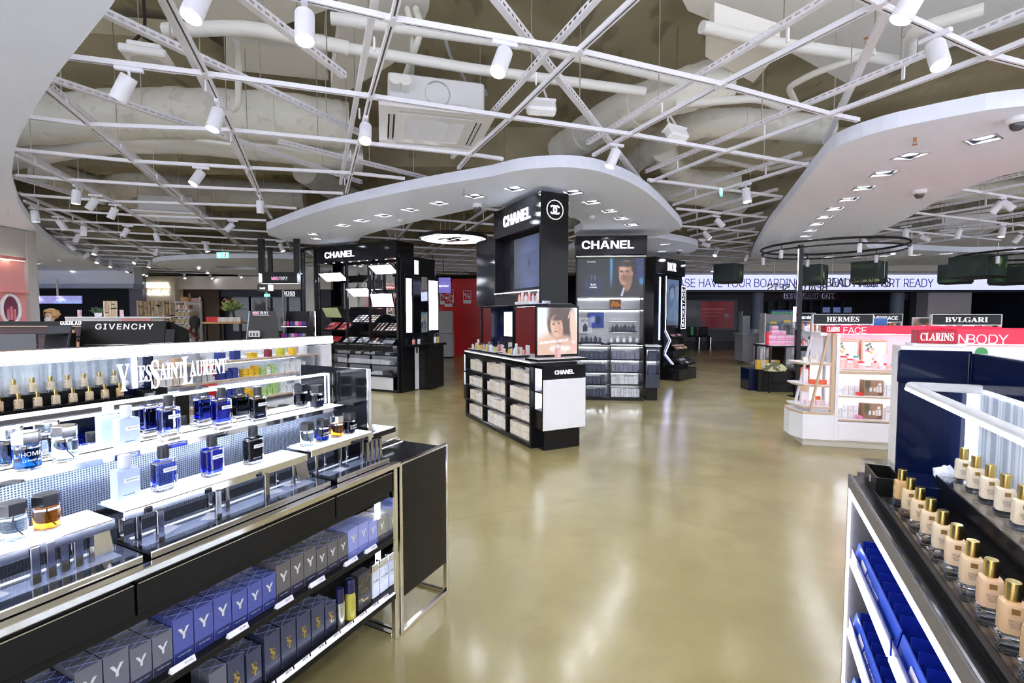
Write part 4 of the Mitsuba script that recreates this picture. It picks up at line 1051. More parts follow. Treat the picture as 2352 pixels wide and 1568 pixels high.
# tester stands
_fb_body = lathe([(0, 0), (.018, 0), (.0205, .002), (.0205, .052), (.0185, .060), (.009, .0635), (0, .0635)], 24, power=5.0)
_fb_base = box(-.0208, -.0208, -.006, .0208, .0208, .004, .003); _fb_cap = lathe([(0, .064), (.0115, .064), (.0122, .065), (.0122, .099), (.0112, .1005), (0, .1005)], 24)
_fb_label = box(-.0212, -.006, .043, -.0206, .006, .054); _fb_txt = join([box(-.0212, -.011 + .001 * k, .030 - .0035 * k, -.0207, .011 - .001 * k, .0312 - .0035 * k) for k in range(5)])
shades = [(214, 172, 122), (222, 196, 158), (224, 200, 166), (226, 202, 170), (226, 204, 174), (224, 198, 164), (218, 188, 152), (212, 178, 142), (204, 168, 130), (194, 156, 116), (188, 148, 106)]
BRONZE = MAT('label_bronze', lin(150, 118, 66), .3, metal=.6)
for row, (n, z, s0, ds, cnt) in enumerate([(.092, .985, -.345, .0965, 11), (.262, 1.066, -.300, .098, 10)]):
    t = thing('tester_stand', '%s acrylic and black step holding the gold-capped bottles' % ('front, lower' if row == 0 else 'rear, upper'), 'display stand')
    e = s0 - ds * cnt
    if row == 0:
        part(t, 'riser', box(.035, e, .951, .155, s0 + .06, .962), BLACKM, EM); part(t, 'front_strip', xf(box(-.0015, e, 0, .0015, s0 + .06, .026), TR(.036, 0, .960) @ RY(-20)), BLACKM, EM)
        part(t, 'lettering', text('Double Wear Stay-in-Place Makeup with', .012, .0006, weight=500), LABELW, EM @ TR(.0345, -.80, .965) @ RY(-20) @ FACE(0, 0, 0, 'n-'))
        part(t, 'plate', box(.055, e, .962, .150, s0 + .05, .9655), ACRYL, EM)
    else:
        part(t, 'riser', box(.205, e, .951, .330, s0 + .05, 1.055, .002), BLACK, EM); part(t, 'plate', box(.205, e, 1.055, .330, s0 + .05, 1.0585), ACRYL, EM)
    for k in range(cnt):
        s = s0 - ds * k
        part(t, 'socket', box(n - .026, s - .028, z - .018, n + .026, s + .028, z - .0125, .002), ACRYL, EM)
        c = shades[k] if row == 0 else (226 - k, 212 - 2 * k, 190 - 3 * k)
        b = thing('foundation_bottle', '%s make-up bottle with gold cap, %s from the far end, %s row' % ('tan' if row == 0 and k == 0 else 'beige' if row == 0 else 'ivory', ORD[k], 'front' if row == 0 else 'rear'), 'foundation bottle', 'gold-capped make-up bottles on the right counter')
        M = E.at(n, s, z, 0 if row == 0 and k == 0 else 84)
        part(b, 'bottle', _fb_body, COL(*c, .32), M, smooth=40); part(b, 'glass_foot', _fb_base, CLEAR, M @ TR(0, 0, -.006)); part(b, 'cap', _fb_cap, GOLD, M, smooth=40)
        part(b, 'label', _fb_label, BRONZE, M); part(b, 'print', _fb_txt, COL(150, 130, 116), M)
# tissue box, open bin, clear stand at the far end
t = thing('tissue_box', 'navy tissue box cover with a white tissue at the far end of the right counter', 'tissue box')
part(t, 'box', box(.132, -.300, .951, .325, -.122, 1.022, .004), NAVY, EM)
v, f = lathe([(.004, 0), (.022, .012), (.034, .030), (.030, .046), (.010, .060), (0, .056)], 14)
v = v * (1 + .5 * (meshkit.noise(v * 90) - .5)[:, None]); part(t, 'tissue', (v, f), COL(230, 234, 244, .7), E.at(.235, -.235, 1.020))
part(t, 'emblem', text('B', .022, .0006, 'serif'), GOLD, EM @ FACE(.1318, -.21, .975, 'n-'))
t = thing('open_bin', 'small open black bin at the far corner of the right counter', 'bin')
part(t, 'walls', join([box(.045, -.22, .951, .127, -.214, 1.012), box(.045, -.036, .951, .127, -.03, 1.012), box(.045, -.22, .951, .051, -.03, 1.012), box(.121, -.22, .951, .127, -.03, 1.012), box(.045, -.22, .951, .127, -.03, .958)]), BLACKM, EM)
part(t, 'emblem', text('B', .024, .0006, 'serif'), LABELW, EM @ FACE(.0448, -.13, .97, 'n-'))
t = thing('acrylic_stand', 'clear acrylic stand glowing white just beyond the right counter', 'display stand')
part(t, 'block', box(.06, .03, .93, .16, .13, 1.00, .003), ACRYL, EM); led(t, box(.075, .045, .935, .145, .115, .94), EM, .3); part(t, 'base', box(.05, .02, .60, .17, .14, .93), BLACKM, EM)
# ================================================================ printed pictures: small grids of coloured vertices on flat boards
_grid_cache = {}


class Pic:
    "a flat print painted in its own board coordinates, x right and y up, both 0..1"
    def __init__(s, w, h, nx=70):
        s.w, s.h = w, h; s.nx, s.ny = nx, max(6, int(nx * h / w))
        s.x, s.y = np.meshgrid(np.linspace(0, 1, s.nx), np.linspace(0, 1, s.ny)); s.c = np.zeros((s.ny, s.nx, 3))
    def fill(s, a, b=None, vert=True):
        a = np.array(lin(a)); b = a if b is None else np.array(lin(b)); t = (s.y if vert else s.x)[..., None]; s.c = a * (1 - t) + b * t; return s
    def put(s, m, c):
        s.c = s.c * (1 - m[..., None]) + np.array(lin(c)) * m[..., None]; return s
    def ell(s, cx, cy, rx, ry, c, rot=0.0, soft=.12, k=1.0):
        a = math.radians(rot); dx, dy = (s.x - cx) * s.w, (s.y - cy) * s.h; u, v = (dx * math.cos(a) + dy * math.sin(a)) / (rx * s.w), (-dx * math.sin(a) + dy * math.cos(a)) / (ry * s.w)
        return s.put(np.clip((1 + soft - np.hypot(u, v)) / (2 * soft), 0, 1) * k, c)
    def rect(s, x0, y0, x1, y1, c, k=1.0):
        return s.put(((s.x >= x0) & (s.x <= x1) & (s.y >= y0) & (s.y <= y1)) * k, c)
    def tri_(s, pts, c, k=1.0):
        import shapely
        return s.put(shapely.contains_xy(Polygon(pts), s.x, s.y) * k, c)
    def mesh(s):
        v = np.stack([(s.x - .5) * s.w, s.y * s.h, s.x * 0], -1).reshape(-1, 3); f = grid_faces(s.ny, s.nx)
        return (v, f), s.c.reshape(-1, 3)


scene['m_print'] = {'type': 'twosided', 'bsdf': {'type': 'principled', 'base_color': {'type': 'mesh_attribute', 'name': 'vertex_color'}, 'roughness': .35, 'specular': .4}}
scene['m_backlit'] = {'type': 'twosided', 'bsdf': {'type': 'principled', 'base_color': rgb((.06, .06, .06)), 'roughness': .3, 'specular': .3}}


def picture(parent, pic, M, name='picture', lit=0.0):
    m, c = pic.mesh(); key = numbered(parent + '__' + name)
    d = mikit.ply(m, 'm_backlit' if lit else 'm_print', True, color=c); d['to_world'] = T4(M)
    if lit: d['emitter'] = {'type': 'area', 'radiance': {'type': 'mesh_attribute', 'name': 'vertex_color', 'scale': lit}, 'sampling_weight': .2}
    scene[key] = d; return key


def portrait_woman(w, h):
    "three-quarter face with long loose brown hair and a raised hand"
    p = Pic(w, h, 110).fill((250, 236, 222), (230, 238, 250))
    for k in range(30): u = k / 29; p.ell(.36 + .50 * ((k * 13) % 30) / 30, .95 - .62 * u, .10, .15, ((84, 60, 52), (118, 84, 66), (66, 46, 44))[k % 3], 30 * math.sin(k), .45, .9)
    p.ell(.56, .78, .26, .24, (84, 62, 56), 0, .2); p.ell(.72, .52, .13, .34, (76, 54, 48), -8, .3); p.ell(.30, .60, .05, .20, (96, 70, 58), 10, .4)
    p.ell(.22, .16, .34, .26, (228, 190, 168), 25, .25); p.ell(.74, .18, .30, .20, (224, 184, 162), -15, .3); p.ell(.54, .36, .09, .17, (204, 156, 132), -8, .2)
    p.ell(.475, .60, .150, .235, (228, 184, 160), 12, .10); p.ell(.425, .56, .07, .15, (238, 200, 178), 12, .5, .7); p.ell(.56, .52, .06, .16, (198, 150, 126), 10, .6, .7); p.ell(.53, .79, .17, .07, (88, 64, 56), 14, .3)
    for x, y, r in ((.405, .640, 10), (.530, .655, 6)):
        p.ell(x, y, .038, .013, (112, 80, 70), r, .3); p.ell(x - .004, y, .014, .011, (40, 32, 34), 0, .3); p.ell(x, y + .035, .048, .009, (80, 58, 50), r + 6, .4)
    p.ell(.440, .585, .016, .055, (206, 156, 132), 12, .5); p.ell(.430, .550, .026, .012, (190, 138, 116), 0, .4); p.ell(.455, .492, .050, .017, (178, 96, 92), 8, .3); p.ell(.455, .494, .046, .004, (120, 62, 64), 8, .4)
    p.ell(.90, .55, .085, .36, (238, 206, 188), 6, .2)
    for k in range(4): p.ell(.80 + .042 * k, .86 - .012 * k, .016, .10, (240, 210, 192), -22 + 9 * k, .3)
    for k in range(14): p.ell(.34 + .034 * k, .12 + .035 * math.sin(k * 1.7), .045, .035, (246, 240, 236), 30 * k, .6, .9)
    p.ell(.90, .155, .07, .085, (240, 186, 180), 0, .1); p.rect(.83, .05, .97, .21, (242, 190, 184), .85); p.rect(.865, .235, .935, .285, (238, 236, 240))
    return p


def portrait_man(w, h):
    "short-haired man with stubble, head lowered, dark collar"
    p = Pic(w, h, 140).fill((20, 28, 36), (30, 40, 50)); p.rect(.50, 0, 1, 1, (20, 28, 44), .8); p.ell(.515, .80, .018, .25, (80, 160, 220), 0, .5, .8); p.ell(.95, .75, .06, .30, (40, 70, 140), 0, .5, .6)
    p.ell(.80, .12, .25, .20, (16, 20, 30), 0, .12); p.ell(.66, .06, .10, .16, (16, 20, 30), 30, .15); p.ell(.765, .36, .055, .13, (160, 116, 94), -14, .2)
    p.ell(.745, .80, .105, .085, (40, 33, 31), -4, .15); p.ell(.805, .70, .040, .11, (48, 40, 38), 0, .25); p.ell(.822, .60, .018, .035, (196, 146, 122), 0, .2)
    p.ell(.722, .62, .088, .185, (206, 160, 132), -7, .08); p.ell(.700, .72, .06, .07, (222, 178, 150), -6, .5, .8); p.ell(.775, .56, .040, .15, (150, 108, 88), -6, .6, .8); p.ell(.715, .475, .066, .055, (118, 86, 74), -5, .45, .75)
    p.ell(.735, .845, .095, .045, (44, 36, 33), -6, .3); p.ell(.690, .835, .05, .03, (60, 48, 42), 10, .4)
    for x in (.672, .748): p.ell(x, .640, .021, .008, (56, 44, 40), -3, .4); p.ell(x, .668, .032, .008, (44, 34, 30), -4 if x < .7 else 4, .35)
    p.ell(.700, .585, .011, .045, (166, 120, 98), -4, .5); p.ell(.698, .548, .022, .010, (140, 98, 82), 0, .4); p.ell(.706, .500, .032, .008, (136, 78, 72), -3, .3)
    p.tri_([(.655, .02), (.700, .26), (.720, .22), (.690, .02)], (190, 202, 226)); p.ell(.965, .40, .03, .05, (60, 130, 190), 0, .4)
    p.rect(.135, .05, .355, .43, (26, 58, 128)); p.rect(.150, .06, .340, .42, (14, 30, 66)); p.rect(.205, .43, .29, .58, (24, 30, 40)); p.rect(.215, .44, .225, .57, (90, 120, 170)); p.rect(.265, .44, .275, .57, (90, 120, 170))
    return p


def portrait_blue(w, h):
    p = Pic(w, h, 56).fill((54, 84, 128), (96, 130, 176)); p.ell(.42, .74, .27, .30, (58, 70, 100), 0, .2); p.ell(.42, .68, .19, .27, (128, 156, 192), -5, .12); p.ell(.85, .70, .17, .35, (112, 140, 180), 0, .2); p.ell(.55, .22, .45, .35, (100, 130, 170), 0, .2)
    for x in (.34, .50): p.ell(x, .715, .045, .012, (54, 66, 96), 0, .4)
    p.ell(.42, .635, .03, .012, (80, 104, 140), 0, .4); p.ell(.42, .585, .07, .018, (70, 84, 120), 0, .4); p.ell(.62, .47, .10, .10, (120, 150, 190), 30, .3); p.ell(.5, .2, .10, .14, (86, 116, 160), 0, .6); p.rect(0, .0, 1, .10, (50, 70, 104), .7)
    return p


def screen_idle(w, h):
    p = Pic(w, h, 60).fill((74, 84, 104), (92, 98, 116)); p.ell(.50, .50, .33, .42, (98, 112, 172), 0, .4, .8); p.ell(.46, .47, .03, .06, (70, 76, 100), 0, .3)
    for k in range(9): p.ell(.5, .22 + .055 * k, .42, .012, (66, 74, 100), 2, .6, .5)
    return p


# ================================================================ central island with the tall tower (frame I)
I = Fr(G(1218, 1030), -26.6); IM = I.M
LIT = COOL * LED_W
t = thing('display_island', 'black display island with lit niches of cream cartons, below the tall tower', 'display island')
ys = [(0.0, .028), (.668, .694), (1.440, 1.470), (2.120, 2.150)]
part(t, 'plinth', box(.0, .0, 0, .62, 2.15, .055, .003), BLACK, IM); part(t, 'core', join([box(.30, .0, .05, .62, 2.15, .98)]), BLACK, IM)
part(t, 'niche_back', box(.285, .03, .06, .299, 2.12, .975), WHITE, IM)
for a, b in ys: part(t, 'upright', box(.0, a, .05, .285, b, 1.0, .002), BLACK, IM)
for z in (.055, .292, .524, .758):
    part(t, 'shelf', box(.002, .0, z - .012, .285, 2.15, z + .008, .002), BLACK, IM)
    led(t, box(.266, .04, z + .195 + (.0 if z < .7 else -.005), .276, 2.11, z + .203), IM, 1.6)
part(t, 'top_band', box(-.004, -.004, .975, .62, 2.154, 1.030, .003), BLACK, IM); part(t, 'worktop', box(-.012, -.01, 1.030, .63, 2.16, 1.052, .003), WHITEG, IM)
led(t, box(-.004, .0, 1.0325, -.0125, 2.15, 1.0495), IM, .12)
for nm, s0, s1, sgn in (('near', -.20, .0, -1), ('far', 2.15, 2.36, 1)):
    c = thing('end_cabinet', '%s end cabinet of the island%s' % (nm, ' with the white front panel and black lettered band' if sgn < 0 else ', partly hidden, with small lit niches'), 'cabinet')
    part(c, 'body', join([box(.055, s0, .25, .07, s1, 1.01), box(.27, s0, .25, .65, s1, 1.01), box(.05, s0, .25, .27, s1, .48), box(.05, s0, .685, .27, s1, .70), box(.05, s0, .975, .27, s1, 1.01), box(.05, s1 - .012, .25, .27, s1, 1.01), box(.05, s0, .25, .27, s0 + .012, 1.01)][1:]), BLACK, IM)
    part(c, 'niche_lining', join([box(.262, s0 + .012, .48, .269, s1 - .012, .975), box(.056, s1 - .016, .48, .262, s1 - .012, .975), box(.056, s0 + .012, .48, .262, s0 + .016, .975)]), WHITEG, IM)
    for z in (.675, .965): led(c, box(.07, s0 + .03, z, .25, s1 - .03, z + .006), IM, .9)
    part(c, 'lower_door', box(.047, s0 + .012, .262, .051, s1 - .012, .472, .001), BLACKM, IM)
    f0 = s0 - .008 if sgn < 0 else s1
    part(c, 'front_panel', box(.056, f0, .248, .655, f0 + .008, .850, .002), WHITEG, IM); part(c, 'fascia', box(.056, f0, .852, .655, f0 + .008, 1.012, .002), BLACK, IM)
    if sgn < 0: part(c, 'lettering', text('CHANEL', .050, .006, weight=700, spread=.06, width=.27), LEDW, IM @ FACE(.345, f0, .908, 's-'), emit=COOL * 1.0, weight=.05)
    part(c, 'foot', box(.10, s0 + .04 if sgn < 0 else s0, 0, .60, s1, .25), BLACK, IM)
    part(c, 'carton_inside', box(.10, s0 + .05, .70, .16, s0 + .10, .79, .002), WHITE, IM)
# cream cartons in the twelve niches
CR = [COL(236, 228, 212), COL(228, 216, 196), COL(242, 238, 232), COL(232, 222, 206)]
_rg = random.Random(3)
bayn, rown = ['near bay', 'middle bay', 'far bay'], ['bottom', 'third', 'second', 'top']
_cart = {}


def carton_row(fr, n, s_from, s_to, z, hs, mats, lab, grp, deep=.055, rows=2, facing=1, fill=1.0, ink=True, name='carton', wch=(.066, .072, .078, .085)):
    "cartons side by side along s; facing +1: front on the low-n side"
    s = s_from; k = 0; todo = []
    while True:
        w = _rg.choice(wch)
        if s + w > s_from + (s_to - s_from) * fill: break
        todo.append((s, w, _rg.choice(hs), _rg.choice(mats))); s += w + .003
    for k, (s, w, h, mt) in enumerate(todo):
        for r in range(rows):
            if (w, h, deep) not in _cart: _cart[w, h, deep] = (box(0, 0, 0, deep - .003, w - .002, h, .0012), box(-.0006, w * .2, h * .55, .0, w * .75, h * .58), box(-.0006, w * .3, h * .42, .0, w * .65, h * .435))
            b, l1, l2 = _cart[w, h, deep]
            key = solo(name, b, mt, lab(k, len(todo), r), name.replace('_', ' '), grp, M=fr.at(n + r * deep, s, z)) if (r or not ink) else None
            if key is None:
                key = thing(name, lab(k, len(todo), r), name.replace('_', ' '), grp); part(key, 'box', b, mt, fr.at(n, s, z)); part(key, 'print', l1, COL(120, 112, 104), fr.at(n, s, z)); part(key, 'print', l2, COL(150, 142, 134), fr.at(n, s, z))
    return todo


for bi in range(3):
    for ri, z in enumerate((.063, .300, .532, .766)):
        carton_row(I, .035, ys[bi][1] + .045, ys[bi + 1][0] - .01, z, (.125, .15, .16) if ri else (.15, .165, .175), CR,
                   lambda k, n, r, bi=bi, ri=ri: 'cream carton %s%s, %s shelf, %s of the island' % ('behind the one ' if r else '', nth(k, n).replace('most', 'most') if not r else nth(k, n), rown[ri], bayn[bi]), 'cream cartons on the %s shelf of the %s' % (rown[ri], bayn[bi]), fill=.97)
# tester plates and scent bottles on the worktop
plates = [(-.02, .42, .22, .92), (-.02, 1.02, .22, 1.50), (-.02, 1.58, .22, 2.02)]
for k, (n0, s0, n1, s1) in enumerate(plates):
    tp = thing('tester_plate', '%s black-edged tester plate on the island worktop' % ('nearest', 'middle', 'farthest')[k], 'tray', 'tester plates on the island worktop')
    part(tp, 'plate', box(n0, s0, 1.066, n1, s1, 1.092, .003), BLACK, IM); part(tp, 'inlay', box(n0 + .012, s0 + .012, 1.092, n1 - .012, s1 - .012, 1.0955), WHITEG, IM); part(tp, 'foot', box(n0 + .05, s0 + .05, 1.052, n1 - .05, s1 - .05, 1.066), WHITEG, IM)
np_ = thing('tester_plate', 'near black-edged plate carrying the pink bottle in front of the woman poster', 'tray')
part(np_, 'plate', box(-.03, -.235, 1.066, .66, .08, 1.092, .003), BLACK, IM); part(np_, 'inlay', box(-.02, -.225, 1.092, .65, .07, 1.0955), WHITEG, IM); part(np_, 'foot', box(.03, -.18, 1.052, .60, .04, 1.066), WHITEG, IM)
_sb = box(-.012, -.022, 0, .012, .022, .062, .004); _sc = box(-.008, -.009, .063, .008, .009, .085, .002); _cy = lathe([(0, 0), (.019, 0), (.020, .002), (.020, .082), (0, .082)], 16); _cyc = lathe([(0, .083), (.0165, .083), (.0165, .125), (0, .125)], 16)
SG = {'gold': MAT('scent_gold', lin(214, 178, 84), .12, coat=1.0), 'pink': MAT('scent_pink', lin(240, 190, 178), .15, coat=1.0), 'clear': MAT('scent_clear', lin(226, 230, 238), .1, coat=1.0), 'white': WHITEG, 'green': MAT('scent_green', lin(170, 196, 120), .15, coat=1.0), 'rose': MAT('scent_rose', lin(236, 150, 150), .15, coat=1.0)}


def mini(fr, n, s, z, kind, capm, label, tall=False, k=1.0, grp='small scent bottles on the island worktop'):
    b = thing('scent_bottle', label, 'perfume bottle', grp); M = fr.at(n, s, z) @ SC(k)
    part(b, 'bottle', _cy if tall else _sb, SG[kind], M, smooth=40 if tall else False); part(b, 'cap', _cyc if tall else _sc, capm, M, smooth=40 if tall else False)
    return b


_rg2 = random.Random(11)
mn = []
for pi, (n0, s0, n1, s1) in enumerate(plates):
    for c in range(3):
        for r in range(2 if c else 3):
            s = s0 + .06 + (s1 - s0 - .10) * (r + .5 * (c % 2)) / 2.6; n = n0 + .05 + .065 * c
            mn.append((pi, c, n, min(s, s1 - .04)))
names = {'gold': 'gold-filled', 'pink': 'pink', 'clear': 'clear', 'white': 'white', 'green': 'green-tinted', 'rose': 'rose-coloured'}
for i, (pi, c, n, s) in enumerate(mn):
    kd = ('clear', 'gold', 'pink', 'clear', 'white', 'rose', 'gold', 'green')[i % 8]; tall = i % 5 == 3
    mini(I, n, s, 1.0956, kd, CAPB if i % 3 else WHITEG, '%s %s scent bottle, number %d of the %s tester plate' % ('tall' if tall else 'small', names[kd], [m_[0] for m_ in mn[:i]].count(pi) + 1, ('nearest', 'middle', 'farthest')[pi]), tall, 1.15 if tall else 1.1)
mini(I, .30, -.13, 1.0956, 'pink', WHITEG, 'small pink scent bottle with a white cap before the woman poster', k=1.9, grp=None)
for k, (n, s, w, h) in enumerate([(.26, .55, .05, .16), (.28, .80, .06, .12), (.30, 1.15, .05, .17), (.27, 1.35, .06, .13), (.26, 1.75, .05, .15)]):
    solo('gift_carton', box(-.02, -w / 2, 0, .02, w / 2, h, .002), CR[2], 'white upright carton behind the testers, %s along the island' % (ORD[k] + ' from the near end'), 'carton', 'white cartons behind the testers', M=I.at(n, s, 1.0525))
# black gantry frame with glass, and the tall tower on top
g = thing('display_gantry', 'slim black frame gantry standing on the island worktop', 'display frame')
for s in (.012, .90, 2.05): part(g, 'post', box(.235, s, 1.052, .262, s + .027, 1.725, .002), BLACK, IM)
for s in (.012, 2.05): part(g, 'post', box(.60, s, 1.052, .625, s + .027, 1.725, .002), BLACK, IM)
part(g, 'top_frame', join([box(.232, .0, 1.722, .266, 2.09, 1.745, .002), box(.60, .0, 1.722, .63, 2.09, 1.745, .002), box(.232, .0, 1.722, .63, .028, 1.745, .002), box(.232, 2.06, 1.722, .63, 2.09, 1.745, .002)]), BLACK, IM)
part(g, 'glass_shelf', box(.25, .03, 1.745, .61, 2.06, 1.753), ACRYL, IM); led(g, box(.27, .05, 1.716, .29, .88, 1.722), IM, .5)
part(g, 'dark_panel', box(.40, 1.25, 1.052, .41, 2.05, 1.722), NAVY, IM)
for k, (s0, s1) in enumerate([(.20, .46), (.50, .95)]):
    pb = thing('lit_step', 'white lit step under the pink bottles below the big screen, %s' % ('near one' if k == 0 else 'far one'), 'display stand'); part(pb, 'step', box(.27, s0, 1.7535, .40, s1, 1.792, .003), WHITEG, IM)
    for j in range(5):
        s = s0 + .03 + j * (s1 - s0 - .06) / 4
        mini(I, .33, s, 1.7922, ('pink', 'clear', 'rose', 'white', 'pink')[(j + k) % 5], WHITEG, 'pink or clear bottle %s on the %s lit step below the screen' % (nth(j, 5), 'near' if k == 0 else 'far'), j % 2 == 1, 1.15, 'bottles below the big screen')
# mini frame advert beside the testers and the backlit woman poster
af = thing('framed_advert', 'small black-framed backlit product picture standing on the island', 'picture frame'); M = I.at(.20, .98, 1.0956)
part(af, 'frame', join([box(-.02, -.16, .20, .02, .16, .22), box(-.02, -.16, .0, .02, .16, .02), box(-.02, -.16, 0, .02, -.14, .58), box(-.02, .14, 0, .02, .16, .58), box(-.02, -.16, .56, .02, .16, .58)]), BLACK, M)
pp = Pic(.28, .34, 40).fill((236, 238, 240), (214, 226, 240)); pp.rect(.35, .2, .68, .62, (230, 190, 184)); pp.rect(.42, .62, .60, .74, (246, 246, 246)); pp.ell(.3, .2, .2, .1, (214, 180, 176), 0, .5)
picture(af, pp, M @ FACE(-.012, 0, .22, 'n-'), lit=1.2)
ad = thing('poster_stand', 'backlit poster of a dark-haired woman holding her head, in a black frame', 'poster')
part(ad, 'frame', join([box(.075, .0, 1.096, .69, .03, 1.125, .003), box(.075, .0, 1.70, .69, .03, 1.722, .003), box(.075, .0, 1.096, .095, .03, 1.722, .003), box(.67, .0, 1.096, .69, .03, 1.722, .003), box(.09, .01, 1.11, .68, .03, 1.71)]), BLACK, IM)
picture(ad, portrait_woman(.575, .575), IM @ FACE(.3825, .006, 1.125, 's-'), lit=.72)
scr = [text(c, .030 if c.isupper() else .026, .001, weight=600) for c in 'COCOMADEMOISELLE']
part(ad, 'handwriting', join([xf(m, TR(-.22 + .0265 * i, .002 * i + (.004 if i % 2 else 0), 0)) for i, m in enumerate(scr)]), LEDW, IM @ FACE(.345, .004, 1.255, 's-'), emit=COOL * .9, weight=.05)
# tower
t = thing('tower', 'tall black gloss tower with a lit lettered header, round emblem and wide screen', 'tower')
part(t, 'column', box(.25, .20, 1.757, .66, .235, 3.14, .003), BLACK, IM); part(t, 'header', box(.256, .235, 2.73, .655, 1.62, 3.138, .003), BLACK, IM)
part(t, 'header_rim', join([box(.252, .24, 2.735, .256, 1.61, 2.742), box(.252, .24, 3.125, .256, 1.61, 3.132)]), BLACKM, IM)
part(t, 'screen_body', box(.40, .235, 1.935, .60, 1.62, 2.73), BLACK, IM); part(t, 'soffit', box(.256, .235, 1.922, .655, 1.62, 1.935), WHITEG, IM)
part(t, 'rear_post', box(.27, 1.60, 1.757, .64, 1.63, 2.73, .003), BLACK, IM); part(t, 'rear_block', box(.30, 1.64, 1.757, .64, 2.40, 2.80, .003), BLACK, IM)
picture(t, screen_idle(.98, .70), IM @ FACE(.3985, .73, 1.985, 'n-'), 'screen')
part(t, 'lettering', text('CHANEL', .150, .012, weight=700, spread=.08, width=.80), LEDW, IM @ FACE(.252, .86, 2.855, 'n-'), emit=COOL * 1.6, weight=.2)


def ring_c(r, w, a0=0, a1=2 * math.pi, n=40, cx=0.0, cy=0.0):
    a = np.linspace(a0, a1, n); o = [(cx + (r + w / 2) * math.cos(x), cy + (r + w / 2) * math.sin(x)) for x in a]; i_ = [(cx + (r - w / 2) * math.cos(x), cy + (r - w / 2) * math.sin(x)) for x in a[::-1]]
    if a1 - a0 > 6.28: return Polygon(o[:-1]).difference(Polygon(i_[:-1]))
    return Polygon(o + i_)


def cc_emblem(r, ring=True):
    d = r * .23; c1 = ring_c(r * .40, r * .17, math.radians(42), math.radians(318), cx=d); c2 = ring_c(r * .40, r * .17, math.radians(222), math.radians(498), cx=-d)
    return union_all([c1, c2] + ([ring_c(r, r * .075)] if ring else []))


part(t, 'emblem', prism(cc_emblem(.118), 0, .006), LEDW, IM @ FACE(.455, .199, 2.925, 's-'), emit=COOL * 1.6, weight=.1)
led(t, box(.26, .245, 1.918, .27, 1.60, 1.922), IM, .7)
# round lit sign under the cloud
w = G(1042, 549, 3.04); Mr = TR(*w)
t = thing('round_sign', 'round white light disc with interlocked arcs hanging below the ceiling cloud', 'sign')
part(t, 'drum', lathe([(0, .06), (.62, .06), (.65, .05), (.65, .0), (.62, -.004)][::-1], 48), BLACK, Mr, smooth=40)
part(t, 'light_disc', lathe([(0, -.006), (.61, -.006)], 48), LEDW, Mr, emit=COOL * 2.2, weight=1.0)
part(t, 'emblem', prism(union_all([cc_emblem(.44, False), ring_c(.53, .012)]), -.010, -.0065), BLACK, Mr @ RZ(-26))
for k in range(3): part(t, 'suspension', _rod, STEEL, TR(w[0] + .4 * math.cos(k * 2.1), w[1] + .4 * math.sin(k * 2.1), w[2] + .06) @ SC(.6, .6, 1.9))

# ================================================================ men's fragrance display (frame M)
Mf = Fr(G(1478, 920), 5); MM = Mf.M
t = thing('display_wall', 'black display wall with lit shelves under the poster of a dark-haired man', 'display wall')
part(t, 'header', box(-1.29, -.04, 2.735, .02, .42, 3.085, .004), BLACK, MM); part(t, 'lettering', text('CHANEL', .150, .012, weight=700, spread=.10, width=.96), LEDW, MM @ FACE(-.70, -.040, 2.845, 's-'), emit=COOL * 1.6, weight=.2)
part(t, 'light_rail', tube([(-1.28, -.03, 2.705), (.0, -.03, 2.705)], .022, 12), CHROME, MM, smooth=50)
part(t, 'back', box(-1.28, .36, .0, .0, .42, 2.73), BLACK, MM); part(t, 'back_lining', box(-1.26, .352, 1.06, -.02, .36, 1.94), WHITEG, MM)
for n in (-1.28, -.03): part(t, 'upright', box(n, -.02, 0, n + .03, .36, 2.735, .003), BLACK, MM)
part(t, 'poster_board', box(-1.27, -.01, 1.945, -.02, .04, 2.685, .003), BLACK, MM); picture(t, portrait_man(1.23, .715), MM @ FACE(-.645, -.0125, 1.957, 's-'), lit=.62)
part(t, 'print', text('THE PARFUM', .018, .001, weight=600), LEDW, MM @ FACE(-1.0, -.0135, 2.60, 's-'), emit=COOL * .6, weight=.05); part(t, 'print', text('BLEU', .030, .001, weight=600), LEDW, MM @ FACE(-.955, -.0135, 2.17, 's-'), emit=COOL * .7, weight=.05); part(t, 'print', text('CHANEL', .026, .001, weight=600), LEDW, MM @ FACE(-.955, -.0135, 2.12, 's-'), emit=COOL * .7, weight=.05)
part(t, 'glass_shelf', box(-1.25, .0, 1.712, -.03, .35, 1.722), BLACK, MM); part(t, 'worktop', box(-1.28, -.05, 1.02, .0, .36, 1.045, .003), BLACK, MM); led(t, box(-1.25, -.03, 1.046, -.03, .0, 1.049), MM, .35)
for z in (.04, .285, .52, .76): part(t, 'shelf', box(-1.25, -.02, z, -.03, .36, z + .022, .002), BLACK, MM)
for z in (.27, .505, .745, 1.005): led(t, box(-1.24, .32, z, -.04, .335, z + .01), MM, 1.8)
part(t, 'niche_lining', box(-1.25, .35, .06, -.03, .359, 1.02), WHITEG, MM); part(t, 'divider', box(-.64, -.02, .05, -.62, .35, 1.02, .002), BLACK, MM); part(t, 'plinth', box(-1.28, -.02, 0, .0, .36, .04), BLACK, MM)
led(t, box(-1.24, .33, 1.925, -.04, .34, 1.94), MM, 1.0); led(t, box(-1.24, .33, 1.700, -.04, .34, 1.71), MM, .8)
NV = [COL(44, 52, 74), COL(52, 58, 76), COL(60, 66, 84)]; SL_ = [COL(112, 116, 140), COL(126, 128, 150)]; WH = [COL(228, 230, 238), COL(216, 220, 230)]


